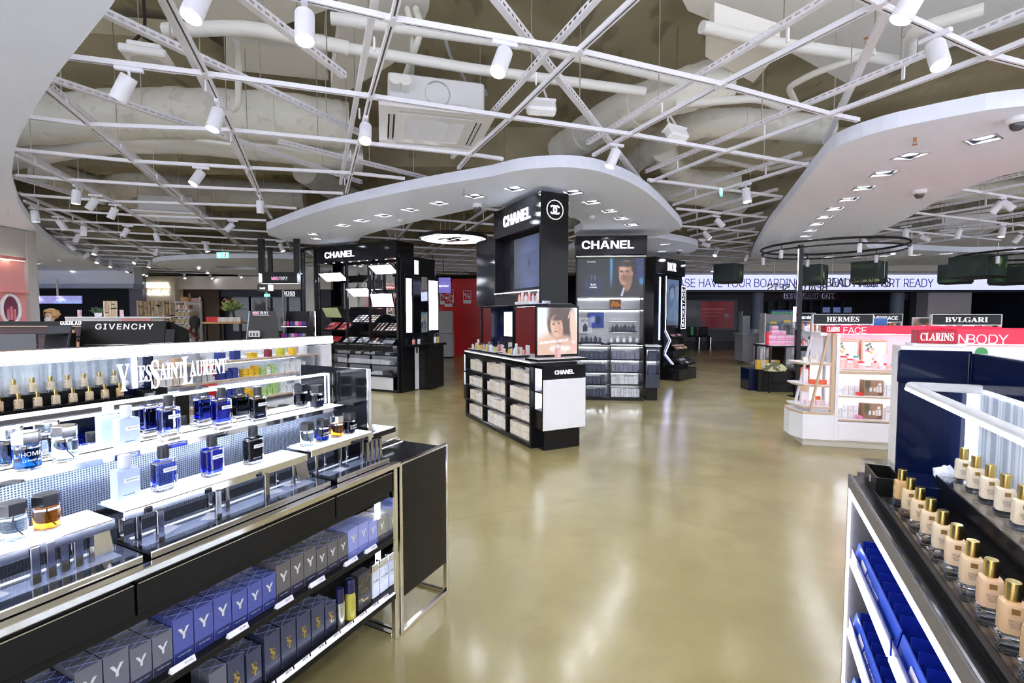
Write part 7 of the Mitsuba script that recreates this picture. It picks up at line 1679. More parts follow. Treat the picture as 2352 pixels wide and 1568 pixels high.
# black slanted display with spaced letters, low counters in front of the red wall
g0 = D(187, 737, 4.9); g1 = D(380, 737, 4.9); zt = g0[2]
t = thing('slanted_display', 'black slanted display back with widely spaced silver letters behind the glowing header', 'display unit')
Mg = TR(g0[0], 4.9, 0); wd = g1[0] - g0[0]
part(t, 'panel', xf(box(0, 0, -.42, wd, .03, .0, .003), TR(0, 0, zt) @ RX(-9)), BLACKM, Mg); part(t, 'body', prism(Polygon([(.03, zt - .01), (.30, zt - .10), (.42, .0), (-.0, 0)]), 0, wd), BLACKM, Mg @ BASIS((0, .05, 0), (0, 1, 0), (0, 0, 1), (1, 0, 0)))
part(t, 'lettering', text('GIVENCHY', .056, .004, weight=500, spread=.28, width=.58), CHROME, Mg @ TR(0, 0, zt) @ RX(-9) @ TR(wd * .52, -.001, -.085) @ BASIS((0, 0, 0), (1, 0, 0), (0, 0, 1), (0, -1, 0))); part(t, 'light_line', xf(box(.06, -.006, -.245, wd - .03, -.001, -.235), TR(0, 0, zt) @ RX(-9)), STEEL, Mg)
part(t, 'side_wing', xf(box(wd + .005, 0, -.42, wd + .10, .03, -.08, .003), TR(0, 0, zt) @ RX(-9)), BLACK, Mg); part(t, 'red_edge', box(-.03, .05, zt - .4, -.005, .07, zt - .12), RED, Mg)
t = thing('tilted_board', 'grey-black tilted display board left of the spaced letters', 'display stand'); w = D(122, 800, 4.7); part(t, 'board', xf(box(-.10, 0, 0, .13, .03, .225, .004), RX(-14)), COL(52, 54, 62, .4), TR(w[0], w[1], w[2])); part(t, 'back', box(-.08, .03, -.6, .12, .12, .15), BLACKM, TR(*w))
part(t, 'foot', box(-.10, -.05, -w[2], .16, .2, -.55), BLACKM, TR(*w))
t = thing('glass_case', 'low dark glass case at the left edge behind the glowing header', 'display case'); part(t, 'front', BX(-30, 767, 82, 812, 4.4, .02), MAT('smoked_glass', (.03, .032, .04), .06, coat=1.0)); w0, w1 = D(-30, 767, 4.4), D(82, 767, 4.4); part(t, 'top', box(w0[0], 4.4, w0[2] - .01, w1[0], 4.8, w0[2]), 'm_smoked_glass'); part(t, 'body', box(w0[0], 4.45, 0, w1[0], 4.8, w0[2] - .25), BLACKM)
t = thing('red_counter', 'dark red cosmetics counter under a black lettered band', 'display counter'); part(t, 'band', BX(-80, 738, 250, 748, 6.6, .3, .003), BLACK); part(t, 'light_edge', BX(-80, 748, 250, 750, 6.59, .31), OAK); part(t, 'back', BX(-80, 750, 250, 830, 6.85, .05), MAT('wine_panel', lin(70, 14, 26), .3)); part(t, 'base', box(D(-80, 800, 6.6)[0], 6.5, 0, D(250, 800, 6.6)[0], 6.9, 1.05), BLACKM)
a, b = D(137, 746, 6.58), D(189, 746, 6.58); part(t, 'lettering', text('GUERLAIN', D(137, 737.5, 6.58)[2] - a[2], .004, weight=600, width=b[0] - a[0]), LEDW, BASIS(((a[0] + b[0]) / 2, 6.59, a[2]), (1, 0, 0), (0, 0, 1), (0, -1, 0)), emit=COOL * .9, weight=.05)
for k, px in enumerate((145, 162, 179, 150, 168)):
    w = D(px, 800 if k < 3 else 772, 6.7); b = thing('cosmetic_bottle', 'small amber bottle %s on the dark red counter' % (nth(k, 3) if k < 3 else 'in the upper row, ' + ('left' if k == 3 else 'right')), 'bottle', 'small bottles on the dark red counter'); part(b, 'bottle', _sb, COL(206, 150, 110, .25), TR(*w) @ RZ(90) @ SC(1.5)); part(b, 'cap', _sc, CAPB, TR(*w) @ RZ(90) @ SC(1.5))
for z_ in (800, 772): part(t, 'shelf', box(D(100, z_, 6.7)[0], 6.62, D(100, z_, 6.7)[2] - .015, D(186, z_, 6.7)[0], 6.84, D(100, z_, 6.7)[2]), BLACK)
# pink beauty wall
PINK = MAT('pink_wall', lin(226, 150, 146), .4); PANELG = MAT('panel_grey', lin(176, 170, 166), .6)
a0, a1 = D(-160, 700, 7.6), D(62, 700, 9.2); dv = np.array([a1[0] - a0[0], a1[1] - a0[1]]); L = float(np.linalg.norm(dv)); ya = math.degrees(math.atan2(dv[1], dv[0])); PW = TR(a0[0], a0[1], 0) @ RZ(ya)
t = thing('beauty_wall', 'pink cosmetics wall bay with rounded frames at the left edge', 'wall display')
part(t, 'wall', box(0, .02, 0, L, .2, 2.66), PINK, PW); part(t, 'pilaster', box(L, -.05, 0, L + .20, .25, 3.19, .003), PANELG, PW)
for k in range(3): part(t, 'upper_panel', box(L - (k + 1) * .86 + .004, -.03, 2.68, L - k * .86 - .004, .2, 3.19, .003), PANELG, PW)
part(t, 'cornice', box(0, -.02, 2.64, L, .02, 2.68), COL(150, 90, 90), PW); part(t, 'ledge', box(0, -.06, 2.02, L, .02, 2.06, .004), PINK, PW)
part(t, 'oval_frame', tube([(L - .32 + .17 * math.cos(x), -.0, 1.72 + .26 * math.sin(x)) for x in np.linspace(0, 2 * np.pi, 36, endpoint=False)], .03, 8, True), WHITEG, PW, smooth=50); part(t, 'oval_field', xf(prism([(.165 * math.cos(x), .255 * math.sin(x)) for x in np.linspace(0, 2 * np.pi, 30)[:-1]], 0, .01), PW @ FACE(L - .32, .01, 1.72, 's-')), COL(90, 36, 52))
for k in range(3): part(t, 'product', box(L - .40 + .06 * k, -.02, 1.52, L - .36 + .06 * k, .0, 1.72 + .05 * (k == 1), .003), COL(214, 130, 140), PW)
part(t, 'picture_frame', join([box(L - 1.12, -.03, 1.50, L - .62, .02, 1.53), box(L - 1.12, -.03, 1.96, L - .62, .02, 1.99), box(L - .65, -.03, 1.5, L - .62, .02, 1.99), box(L - 1.12, -.03, 1.5, L - 1.09, .02, 1.99)]), WHITEG, PW)
p = Pic(.44, .43, 40).fill((236, 200, 196), (240, 206, 204)); p.ell(.55, .62, .13, .2, (60, 40, 44), 0, .2); p.ell(.55, .52, .09, .15, (222, 170, 150), 0, .2); p.ell(.55, .1, .3, .25, (230, 190, 180), 0, .3); p.rect(.80, .1, .95, .8, (150, 110, 116), .6)
picture(t, p, PW @ FACE(L - .87, .015, 1.53, 's-'), lit=.5); part(t, 'yellow_panel', box(L - 1.4, .0, .90, L - .52, .02, 1.42, .004), COL(240, 226, 20), PW); part(t, 'lower_frame', join([box(L - .46, -.03, .9, L - .16, .02, .93), box(L - .46, -.03, 1.16, L - .16, .02, 1.2), box(L - .46, -.03, .9, L - .43, .02, 1.2), box(L - .19, -.03, .9, L - .16, .02, 1.2)]), WHITEG, PW)
part(t, 'lettering', text('benefit', .12, .004, weight=500), COL(236, 176, 172), PW @ FACE(L - .75, .018, 2.25, 's-'))
part(t, 'wall_lamp', lathe([(0, -.02), (.06, -.02), (.07, 0)], 18), LEDW, PW @ TR(L - .35, -.0, 2.62), emit=WARM * 3, weight=.1)
led(t, box(0.2, -.10, 2.60, L - .1, -.08, 2.61), PW, .5, WARM, w=.5)
# white bulkhead over the dark concourse opening, with flight boards
struct('wall_left', BX(-40, 590, 306, 652, 17.5, .4), COL(216, 222, 234, .7), 'pale blue-white bulkhead above the dark opening'); struct('wall_left', BX(-40, 652, 306, 661, 17.3, .5), COL(150, 160, 184, .6), 'lower edge of the bulkhead')
struct('wall_left', BX(-60, 655, 330, 860, 24.0, .3), MAT('night_glass', (.008, .014, .03), .12), 'dark glazed wall of the empty concourse')
t = thing('flight_board', 'blue flight information board with two panels', 'display screen')
for k, (x0, x1) in enumerate(((73, 123), (124, 186))):
    s = part(t, 'screen', BX(x0, 679, x1, 697, 17.0, .05), LEDW, emit=np.array([.018, .012, .26]), weight=.1)
    if k: part(s, 'stripe', BX(x0, 691, x1, 697, 16.98, .02), LEDW, emit=np.array([.03, .12, .4]), weight=.05)
    for j in range(4): part(s, 'line', BX(x0 + 5 + 6 * (j % 2), 680.5 + 3.6 * j, x0 + 16 + 5 * (j % 3), 682.5 + 3.6 * j, 16.97, .01), LEDW, emit=np.array([.4, .4, .55]), weight=.02)
part(t, 'letter', text('B', .20, .01, weight=700), LEDW, BASIS(D(81, 687, 16.96), (1, 0, 0), (0, 0, 1), (0, -1, 0)), emit=COOL * .9, weight=.02); part(t, 'hanger', BX(130, 640, 132, 679, 17.02, .03), STEEL); part(t, 'hanger', BX(85, 640, 87, 679, 17.02, .03), STEEL)
# woman with curly hair behind the counter
w = D(118, 760, 9.6); t = thing('person', 'person with curly blonde hair, white face mask and black top behind the counter', 'person')
from manifold3d import Manifold, Mesh as MMesh


def chain(js):
    out = Manifold()
    for (p0, r0), (p1, r1) in js:
        pts = np.vstack([np.array(trimesh.creation.icosphere(2, r0).vertices) + p0, np.array(trimesh.creation.icosphere(2, r1).vertices) + p1]); out += Manifold.hull_points(pts)
    m = out.refine_to_length(.025).to_mesh(); tm = trimesh.Trimesh(m.vert_properties[:, :3], m.tri_verts); trimesh.smoothing.filter_taubin(tm, iterations=12); return np.array(tm.vertices), np.array(tm.faces)


P_ = lambda x, y, z: np.array([x, y, z], float)
hz = 1.60
body = chain([((P_(0, 0, hz - .24), .055), (P_(0, -.01, hz - .10), .055)), ((P_(-.16, 0, hz - .30), .062), (P_(.16, 0, hz - .30), .062)), ((P_(-.10, 0, hz - .34), .10), (P_(-.09, 0, hz - .75), .11)), ((P_(.10, 0, hz - .34), .10), (P_(.09, 0, hz - .75), .11)), ((P_(-.17, 0, hz - .31), .055), (P_(-.24, .02, hz - .58), .042)), ((P_(.17, 0, hz - .31), .055), (P_(.26, .0, hz - .56), .042)), ((P_(-.24, .02, hz - .58), .042), (P_(-.20, -.18, hz - .66), .034)), ((P_(.26, 0, hz - .56), .042), (P_(.24, -.16, hz - .42), .034)),
              ((P_(-.09, 0, hz - .75), .11), (P_(-.09, 0, .45), .07)), ((P_(.09, 0, hz - .75), .11), (P_(.09, 0, .45), .07)), ((P_(-.09, 0, .45), .06), (P_(-.09, .02, .06), .045)), ((P_(.09, 0, .45), .06), (P_(.09, .02, .06), .045)), ((P_(-.09, .02, .06), .045), (P_(-.09, -.12, .04), .036)), ((P_(.09, .02, .06), .045), (P_(.09, -.12, .04), .036))])
Mpz = TR(w[0], w[1], 0)
part(t, 'body', body, BLACKMAT, Mpz, smooth=True)
head = chain([((P_(0, 0, hz), .085), (P_(0, -.02, hz - .07), .068)), ((P_(0, -.09, hz - .02), .012), (P_(0, -.105, hz - .045), .014)), ((P_(0, 0, hz - .09), .05), (P_(0, .01, hz - .16), .045))]); SKIN = COL(226, 184, 164, .5)
part(t, 'head', head, SKIN, Mpz, smooth=True)
for sx in (-1, 1): part(t, 'eye', trimesh.creation.icosphere(1, .010).apply_translation((.032 * sx, -.085, hz - .005)), COL(50, 44, 46), Mpz, smooth=True)
part(t, 'face_mask', xf(lathe([(.0, .05), (.03, .045), (.052, .02), (.058, 0)], 16, 1.0, 1.1), TR(0, -.062, hz - .075) @ RX(90)), WHITE, Mpz, smooth=True)
hv = trimesh.creation.icosphere(4, .128); v = np.array(hv.vertices); v = v * [1.05, .85, .86] * (1 + .28 * (meshkit.noise(v * 26, 3) - .5)[:, None] + .12 * (meshkit.noise(v * 60, 5) - .5)[:, None]); keep = ~((v[hv.faces][:, :, 1].mean(1) < -.035) & (np.abs(v[hv.faces][:, :, 0].mean(1)) < .075) & (v[hv.faces][:, :, 2].mean(1) < .035))
part(t, 'hair', (v + [0, .02, hz + .035], np.array(hv.faces)[keep]), MAT('blonde_hair', lin(196, 152, 104), .7), Mpz, smooth=True)
hand = chain([((P_(.24, -.16, hz - .42), .030), (P_(.25, -.22, hz - .38), .030))] + [((P_(.228 + .016 * i, -.235, hz - .365), .009), (P_(.226 + .018 * i, -.27, hz - .345 - .006 * abs(i - 1.5)), .007)) for i in range(4)] + [((P_(.222, -.2, hz - .375), .010), (P_(.20, -.225, hz - .35), .008))]); part(t, 'hand', hand, SKIN, Mpz, smooth=True)
# white shelf with birch trunks, plant
WT = MAT('birch_bark', proc(lambda p, n, uv: mix(lin(222, 200, 170), lin(60, 46, 38), smoothstep(.70, .76, noise(p.x * 9, p.y * 9, p.z * 26)) + .25 * smoothstep(.6, .8, noise(p.x * 30, p.y * 30, p.z * 4)))), .8)
t = thing('white_counter', 'white counter with a pink front panel below the small birch trunks', 'counter'); part(t, 'top', BX(148, 727, 348, 731, 8.6, .5, .003), WHITEG); part(t, 'pink_front', BX(278, 731, 346, 737, 8.62, .03), PINK); part(t, 'body', box(D(150, 740, 8.7)[0], 8.7, 0, D(344, 740, 8.7)[0], 9.05, D(150, 731, 8.7)[2]), WHITE)
for k, (x0, x1) in enumerate(((239, 245), (245.5, 251), (251.5, 257), (258.5, 264), (264.5, 270))):
    a, b = D(x0, 727, 8.85), D(x1, 727, 8.85); zt_ = D(x0, 691, 8.85)[2]; solo('birch_trunk', cyl([(a[0] + b[0]) / 2, 8.85, a[2]], [(a[0] + b[0]) / 2, 8.85, zt_], (b[0] - a[0]) / 2, n=12), WT, 'short pinkish birch trunk standing on the white counter, %s' % nth(k, 5), 'birch trunk', 'short birch trunks on the white counter', smooth=40)
for k, px in enumerate((181, 278)): solo('small_sign', BX(px - 3, 711, px + 3, 727, 8.75, .03), COL(236, 200, 206), 'small upright pink-white carton on the white counter, %s of the birch trunks' % ('left', 'right')[k], 'carton')
LEAF = MAT('leaf_green', lin(70, 104, 70), .5); LEAFL = MAT('leaf_light', lin(150, 172, 96), .5)
_leafm = (np.array([[0, 0, 0], [.25, .5, .04], [0, 1, 0], [-.25, .5, .04], [0, .5, -.02]]), np.array([[0, 1, 4], [1, 2, 4], [2, 3, 4], [3, 0, 4]]))
def spray(c, r, n, seed, size=.10, up=.4):
    rg = np.random.default_rng(seed); ms = []
    for _ in range(n):
        d = rg.normal(size=3); d[2] = abs(d[2]) + up; d /= np.linalg.norm(d); e = np.cross(d, rg.normal(size=3)); e /= np.linalg.norm(e); ms.append(xf(_leafm, BASIS(np.asarray(c) + d * r * rg.uniform(.2, 1), e * size, d * size, np.cross(e, d) * size)))
    return join(ms)
w = D(226, 727, 8.9); t = thing('potted_plant', 'small green leafy plant on the white counter beside the birch trunks', 'plant'); part(t, 'foliage', spray((w[0], w[1], w[2] + .05), .10, 60, 2, .06), LEAF); part(t, 'pot', lathe([(0, 0), (.05, 0), (.06, .07), (.05, .07), (.045, .02), (0, .02)], 16), WHITE, TR(*w), smooth=40)
# cream feature wall with glowing letters, tall birch trunks
struct('wall_back', BX(304, 634, 326, 860, 19.8, .6), COL(84, 86, 104, .5), 'dark blue-grey pillar left of the glowing letters'); struct('wall_back', BX(325, 634, 401, 860, 20.0, .5), MAT('cream_feature', lin(214, 204, 182), .7), 'cream feature wall with the glowing letters')
t = thing('glowing_letters', 'white glowing letters reading NATURAL & RELAX on the cream wall', 'sign')
for w_, x0, x1, y0, y1 in (('NATURAL', 336, 389, 648, 661), ('& RELAX', 338, 388, 665, 678)):
    a, b = D(x0, y1, 19.95), D(x1, y1, 19.95); part(t, 'letters', text(w_, D(x0, y0, 19.95)[2] - a[2], .04, weight=800, width=b[0] - a[0]), LEDW, BASIS(((a[0] + b[0]) / 2, 19.98, a[2]), (1, 0, 0), (0, 0, 1), (0, -1, 0)), emit=np.array([1.0, .97, .88]) * 1.3, weight=.2)
xs_ = [317, 324, 330, 336, 342, 347, 351, 363, 372, 377, 383, 388, 392, 397]
for k, px in enumerate(xs_):
    y = 18.8 + .12 * (k % 3); a = D(px, 700, y); zt_ = D(px, 690 + (k % 4) * .6, y)[2]; r = .035 + .012 * ((k * 5) % 3); solo('birch_trunk', tube([(a[0], y, 0), (a[0] + .02 * ((k % 3) - 1), y, .9), (a[0] - .015, y, zt_)], r, 12), WT, 'tall birch trunk before the cream wall, %s of the row' % nth(k, len(xs_)), 'birch trunk', 'tall birch trunks before the cream wall', smooth=40)
# rack with paper baskets
a, b = D(402, 700, 17.6), D(440, 700, 17.6); t = thing('basket_rack', 'white shelf rack of tilted paper baskets beside the birch trunks', 'rack'); KR = COL(206, 188, 152, .7)
for k, py in enumerate((693, 709, 726, 742, 759, 776)): z = D(402, py, 17.6)[2]; part(t, 'shelf', box(a[0], 17.4, z - .02, b[0], 18.1, z), WHITEG)
part(t, 'post', box(a[0], 18.1, 0, a[0] + .05, 18.15, 2.3), WHITEG); part(t, 'post', box(b[0] - .05, 18.1, 0, b[0], 18.15, 2.3), WHITEG); part(t, 'back', box(a[0], 18.15, 0, b[0], 18.2, D(402, 690, 17.6)[2]), MAT('cream_back', lin(216, 208, 196), .6)); part(t, 'plinth', box(a[0], 17.5, 0, b[0], 18.1, .8), WHITE)
for k, py in enumerate((726, 742, 759, 776)):
    z = D(402, py, 17.6)[2]
    for j in range(3):
        bk = thing('paper_basket', 'tilted kraft paper basket, %s on the %s basket shelf of the white rack' % (('left', 'middle', 'right')[j], ('top', 'second', 'third', 'lowest')[k]), 'basket', 'kraft paper baskets'); Mk = TR(a[0] + .09 + .17 * j, 17.45, z + .002)
        part(bk, 'basket', prism(Polygon([(0, 0), (.42, 0), (.42, .20), (.05, .14)]), 0, .15), KR, Mk @ BASIS((0, 0, 0), (0, 1, 0), (0, 0, 1), (1, 0, 0))); part(bk, 'contents', box(.015, .12, .15, .135, .40, .21, .01), WHITE, Mk)
z = D(402, 693, 17.6)[2]; t = thing('wooden_bucket', 'pale wooden sauna bucket on top of the white rack', 'bucket'); part(t, 'tub', lathe([(0, 0), (.15, 0), (.17, .17), (.155, .17), (.14, .02), (0, .02)], 18), WOOD, TR((a[0] + b[0]) / 2, 17.75, z), smooth=40); part(t, 'handle', box(-.16, -.015, .17, -.12, .015, .30), WOOD, TR((a[0] + b[0]) / 2, 17.75, z)); part(t, 'handle', box(.12, -.015, .17, .16, .015, .30), WOOD, TR((a[0] + b[0]) / 2, 17.75, z))
z = D(402, 709, 17.6)[2]
for k in range(6): solo('carton', box(0, 0, 0, .07, .2, .14, .002), (COL(226, 190, 160), COL(240, 236, 230), COL(170, 120, 90))[k % 3], 'small packet %s on the second shelf of the white rack' % nth(k, 6), 'carton', 'packets on the white rack', M=TR(a[0] + .08 + .085 * k, 17.5, z + .001))
bp = thing('backpack', 'black backpack with a dark red strap beside the basket rack', 'backpack'); w = D(447, 738, 17.2); part(bp, 'bag', lathe([(0, 0), (.14, .02), (.18, .15), (.17, .32), (.08, .42), (0, .43)], 18, 1, .7), BLACKMAT, TR(w[0], w[1], w[2] - .22), smooth=50); part(bp, 'strap', tube([w + P_(-.08, -.05, -.20), w + P_(-.12, -.1, -.35), w + P_(.10, -.12, -.52), w + P_(.2, -.1, -.6)], .05, 8), COL(90, 20, 24, .7), smooth=50)
part(bp, 'stand', box(-.03, .0, 0, .03, .06, w[2] - .2), BLACKMAT, TR(w[0], w[1] + .05, 0))
# cream bulkhead, brown and navy wall with the small shop windows
struct('wall_back', BX(401, 634, 760, 664, 20.2, .5), COL(206, 198, 190, .7), 'cream bulkhead over the dark brown wall'); struct('wall_back', BX(424, 664, 502, 900, 20.6, .3), MAT('umber_wall', lin(58, 44, 32), .7), 'dark brown panelled wall'); struct('wall_back', BX(500, 664, 760, 900, 20.9, .3), MAT('navy_wall', lin(14, 18, 40), .5), 'navy wall under the bulkhead')
struct('door_1', BX(434, 684, 459, 762, 20.4, .1), COL(214, 182, 172, .7), 'pale lit doorway in the brown wall')
t = thing('shop_sign', 'white lettering reading BOSS on a navy band', 'sign'); part(t, 'band', BX(500, 665, 720, 682, 20.7, .1), 'm_navy_wall'); a, b = D(648, 677, 20.65), D(677, 677, 20.65); part(t, 'lettering', text('BOSS', D(648, 668.5, 20.65)[2] - a[2], .01, 'serif', width=b[0] - a[0]), LEDW, BASIS(((a[0] + b[0]) / 2, 20.69, a[2]), (1, 0, 0), (0, 0, 1), (0, -1, 0)), emit=COOL * .8, weight=.05); a, b = D(648, 680.2, 20.65), D(677, 680.2, 20.65); part(t, 'lettering', text('HUGO BOSS', .035, .01, weight=700, width=b[0] - a[0]), LEDW, BASIS(((a[0] + b[0]) / 2, 20.69, a[2]), (1, 0, 0), (0, 0, 1), (0, -1, 0)), emit=COOL * .7, weight=.05)
for k, (x0, x1) in enumerate(((536, 571), (578, 612), (618, 650), (655, 690))): struct('window_%d' % (k + 1), BX(x0, 683, x1, 760, 20.6, .05), MAT('shop_pane', (.035, .04, .06), .1, coat=.8) if k == 0 else 'm_shop_pane', 'dark shop pane %s under the navy band' % nth(k, 4)); struct('trim', BX(x0, 681, x1, 683.2, 20.55, .1), COL(90, 94, 120))
for k, px in enumerate((613, 651)): struct('column', cyl(D(px, 700, 20.4) * [1, 1, 0], D(px, 700, 20.4) * [1, 1, 0] + [0, 0, 2.8], .05, n=12), COL(190, 188, 190), 'slim pale post before the shop panes, %s' % ('left' if k == 0 else 'right'), smooth=40)
# table with red and white boxes, crates, and the vase of flowers
q = D(517, 740, 13.4); t = thing('wood_table', 'light wood table with dark legs carrying red and white boxes', 'table'); x0, x1, z = D(475, 739, 13.4)[0], D(562, 739, 13.4)[0], D(475, 739, 13.4)[2]
part(t, 'top', box(x0, 13.2, z - .05, x1, 14.0, z, .004), WOOD); part(t, 'lower_shelf', box(x0, 13.2, .55, x1, 14.0, .60), WOOD)
for x in (x0 + .05, (x0 + x1) / 2, x1 - .05): part(t, 'leg', box(x - .025, 13.25, 0, x + .025, 13.3, z - .05), BLACKM)
for k in range(9): solo('carton', box(0, 0, 0, .10, .14, .14 if k < 3 else .13, .002), COL(206, 30, 34) if k < 3 else (COL(238, 236, 238), COL(232, 214, 196))[k % 2], '%s box %s on the light wood table' % ('red' if k < 3 else 'pale', nth(k, 9)), 'carton', 'boxes on the light wood table', M=TR(x0 + .04 + .105 * k, 13.3, z + .0005))
for k in range(2): c = thing('wooden_crate', 'open wooden crate of white packets on the lower table shelf, %s' % ('left, empty' if k == 0 else 'right'), 'crate'); xo = x0 + .02 + .52 * k; part(c, 'crate', join([box(xo, 13.22, .601, xo + .48, 13.25, .76), box(xo, 13.66, .601, xo + .48, 13.69, .88), box(xo, 13.22, .601, xo + .02, 13.69, .8), box(xo + .46, 13.22, .601, xo + .48, 13.69, .8), box(xo, 13.22, .601, xo + .48, 13.69, .615)]), WOOD); part(c, 'packets', box(xo + .04, 13.27, .62, xo + .44, 13.64, .80, .01), WHITE if k else WOOD)
w = D(533, 739, 13.75); t = thing('flower_vase', 'bouquet of pale green leaves and peach flowers in a dark glass vase', 'flowers'); w[2] = z; part(t, 'vase', lathe([(0, 0), (.07, 0), (.09, .12), (.06, .26), (.075, .30)], 20), MAT('dark_vase', (.02, .035, .03), .1, coat=1.0), TR(*w), smooth=50); part(t, 'leaves', spray(w + P_(0, 0, .26), .30, 130, 4, .13, .9), LEAFL)
rg = np.random.default_rng(8); ms = []
for _ in range(26): d = rg.normal(size=3) * [1, .5, .25]; d[2] = abs(d[2]) + .12; d /= np.linalg.norm(d); s = w + P_(0, 0, .3); e = s + d * rg.uniform(.30, .46); ms.append(tube([s, (s + e) / 2 + P_(0, 0, .05), e - P_(0, 0, .04)], np.array([.008, .006, .002]), 5))
part(t, 'palm_fronds', join(ms), LEAF)
for k in range(7): f_ = spray((0, 0, 0), .03, 26, 20 + k, .045, .1); part(t, 'flower', f_, COL(*((246, 196, 160), (240, 170, 130), (250, 220, 180), (226, 170, 190))[k % 4], .6), TR(*(w + P_(-.16 + .055 * k, -.12, .36 + .10 * ((k * 3) % 4) * .8))))
# travel-size display with lettering, hanging signs
d0 = D(600, 745, 8.6); t = thing('travel_size_display', 'charcoal wedge display lettered MINIS TO FLY with an arrow', 'display unit'); x0, x1 = D(563, 770, 8.6)[0], D(642, 770, 8.6)[0]; zt = D(600, 714, 8.6)[2]
xa, xb = D(574, 714, 8.6)[0], D(632, 714, 8.6)[0]; CHAR = COL(66, 64, 66, .6)
part(t, 'face', prism(Polygon([(x0, .9), (x1, .9), (xb, zt), (xa, zt)]), 0, .05), CHAR, BASIS((0, 8.65, 0), (1, 0, 0), (0, 0, 1), (0, -1, 0))); part(t, 'body', box(x0, 8.66, 0, x1 + .55, 9.1, .95), BLACKM)
part(t, 'edge_light', prism(Polygon([(x0 - .02, .95), (x0, .95), (xa, zt), (xa - .02, zt)]), 0, .06), COL(190, 214, 220), BASIS((0, 8.66, 0), (1, 0, 0), (0, 0, 1), (0, -1, 0)))
for w_, px0, px1, c in (('MINIS', 580, 594.5, np.array([.95, .25, .45])), ('TO FLY', 597, 615, COOL)): a, b = D(px0, 721.5, 8.59), D(px1, 721.5, 8.59); part(t, 'lettering', text(w_, .050, .004, weight=400, width=b[0] - a[0]), LEDW, BASIS(((a[0] + b[0]) / 2, 8.598, a[2]), (1, 0, 0), (0, 0, 1), (0, -1, 0)), emit=c * .8, weight=.03)
a, b = D(580, 723.5, 8.59), D(618, 723.5, 8.59); part(t, 'arrow', join([box(a[0], 8.594, a[2] - .003, b[0], 8.599, a[2] + .003), prism(Polygon([(0, -.012), (.02, 0), (0, .012)]), 0, .004)]) if False else box(a[0], 8.594, a[2] - .003, b[0], 8.599, a[2] + .003), LEDW, emit=COOL * .6, weight=.02)
tri3 = thing('picture_card', 'white card with three little dark bottles, leaning on the charcoal wedge display', 'card'); a, b = D(571, 774, 8.5), D(596, 759, 8.5); part(tri3, 'card', box(a[0], 8.5, a[2], b[0], 8.52, b[2]), WHITE); part(tri3, 'foot', box(a[0], 8.52, .9, b[0], 8.56, a[2] + .02), BLACKM); [part(tri3, 'bottle_print', box(a[0] + .03 + .055 * i, 8.498, a[2] + .02, a[0] + .05 + .055 * i, 8.5, a[2] + .075), INKD) for i in range(3)]
sd = thing('travel_size_shelf', 'black sloped shelf unit of small travel products right of the charcoal wedge', 'display unit'); xs0, xs1 = x1 - .05, x1 + .42
part(sd, 'side', prism(Polygon([(0, .95), (.42, .95), (.42, zt), (.24, zt)]), 0, .02), BLACKM, BASIS((xs1, 8.6, 0), (0, 1, 0), (0, 0, 1), (1, 0, 0))); part(sd, 'back', box(xs0, 8.98, .95, xs1, 9.0, zt), BLACKM)
for k, z in enumerate((.98, 1.18, 1.40)):
    part(sd, 'shelf', box(xs0, 8.64 + .07 * k, z, xs1, 8.98, z + .015), BLACK); led(sd, box(xs0, 8.638 + .07 * k, z, xs1, 8.6405 + .07 * k, z + .012), np.eye(4), .12, w=.05)
    for j in range(8): solo('travel_bottle', _sb, (COL(60, 70, 150), COL(220, 60, 150), COL(230, 200, 210), COL(110, 90, 140))[(j * 3 + k) % 4], 'tiny travel bottle %s on the %s tier of the black sloped shelf' % (nth(j, 8), ('bottom', 'middle', 'top')[k]), 'bottle', 'tiny travel bottles', M=TR(xs0 + .03 + .055 * j, 8.72 + .07 * k, z + .0155) @ RZ(20 * j) @ SC(1.4))
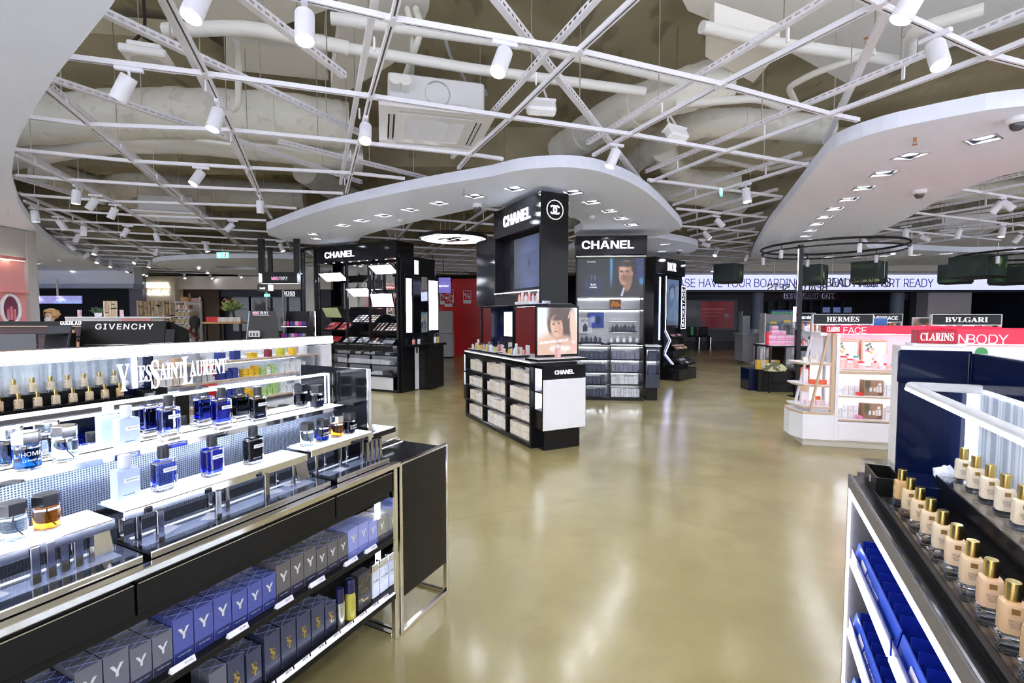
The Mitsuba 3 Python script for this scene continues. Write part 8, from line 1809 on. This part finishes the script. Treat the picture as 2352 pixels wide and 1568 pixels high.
y = 10.2; t = thing('hanging_sign', 'black hanging sign reading MINIS TO FLY with a light end cap', 'sign'); part(t, 'board', BX(601, 627, 682, 650, y, .18, .004), BLACKM); part(t, 'top_rail', BX(597, 624, 684, 628, y - .02, .22), BLACK); part(t, 'light_cap', BX(594.5, 627, 602, 648, y + .0, .17), LEDW, emit=COOL * 1.3, weight=.1); led(t, BX(601, 650, 682, 651, y + .02, .14), np.eye(4), .3, w=.1)
for px in (596.5, 678.5): a = D(px, 600, y); part(t, 'post', box(a[0] - .06, y + .05, D(px, 628, y)[2], a[0] + .06, y + .12, ZC - .002), BLACKM)
for w_, px0, px1, c in (('MINIS', 624, 640, np.array([1.0, .15, .5])), ('TO FLY', 641.5, 660.5, COOL)): a, b = D(px0, 643, y), D(px1, 643, y); part(t, 'lettering', text(w_, D(px0, 635.5, y)[2] - a[2], .004, weight=400, width=b[0] - a[0]), LEDW, BASIS(((a[0] + b[0]) / 2, y - .001, a[2]), (1, 0, 0), (0, 0, 1), (0, -1, 0)), emit=c * .9, weight=.03)
y = 11.5; t = thing('hanging_sign', 'small black hanging sign lettered benefit with a light end cap, below the larger one', 'sign'); part(t, 'board', BX(591, 653, 615, 669, y, .14, .004), CHAR); part(t, 'light_cap', BX(615.5, 653.5, 622, 667, y + .01, .12), LEDW, emit=COOL * 1.3, weight=.1); a = D(618, 640, y); part(t, 'post', box(a[0] - .05, y + .05, D(618, 653, y)[2], a[0] + .05, y + .10, ZC - .002), BLACKM); a, b = D(597, 663.5, y), D(609, 663.5, y); part(t, 'lettering', text('benefit', .045, .004, weight=800, width=b[0] - a[0]), LEDW, BASIS(((a[0] + b[0]) / 2, y - .001, a[2]), (1, 0, 0), (0, 0, 1), (0, -1, 0)), emit=COOL * .9, weight=.03)
# warm wall-washers on the cream bulkhead and over the doorway
for k, px in enumerate((445, 505, 548, 590, 640)):
    a = D(px, 655, 20.0); t = thing('wall_washer', 'small recessed wall-washer below the cream bulkhead, %s' % nth(k, 5), 'ceiling light', 'wall-washers of the cream bulkhead'); part(t, 'ring', lathe([(.05, 0), (.08, 0), (.08, .02), (.05, .02), (.05, 0)], 16), ALU, TR(a[0], 19.9, 3.44), smooth=40); part(t, 'lamp', _lamp, DARKEMIT, TR(a[0], 19.9, 3.42), emit=WARM * 60, weight=.4); part(t, 'box', box(-.1, -.1, .02, .1, .9, .04), WALLW, TR(a[0], 19.9, 3.44))
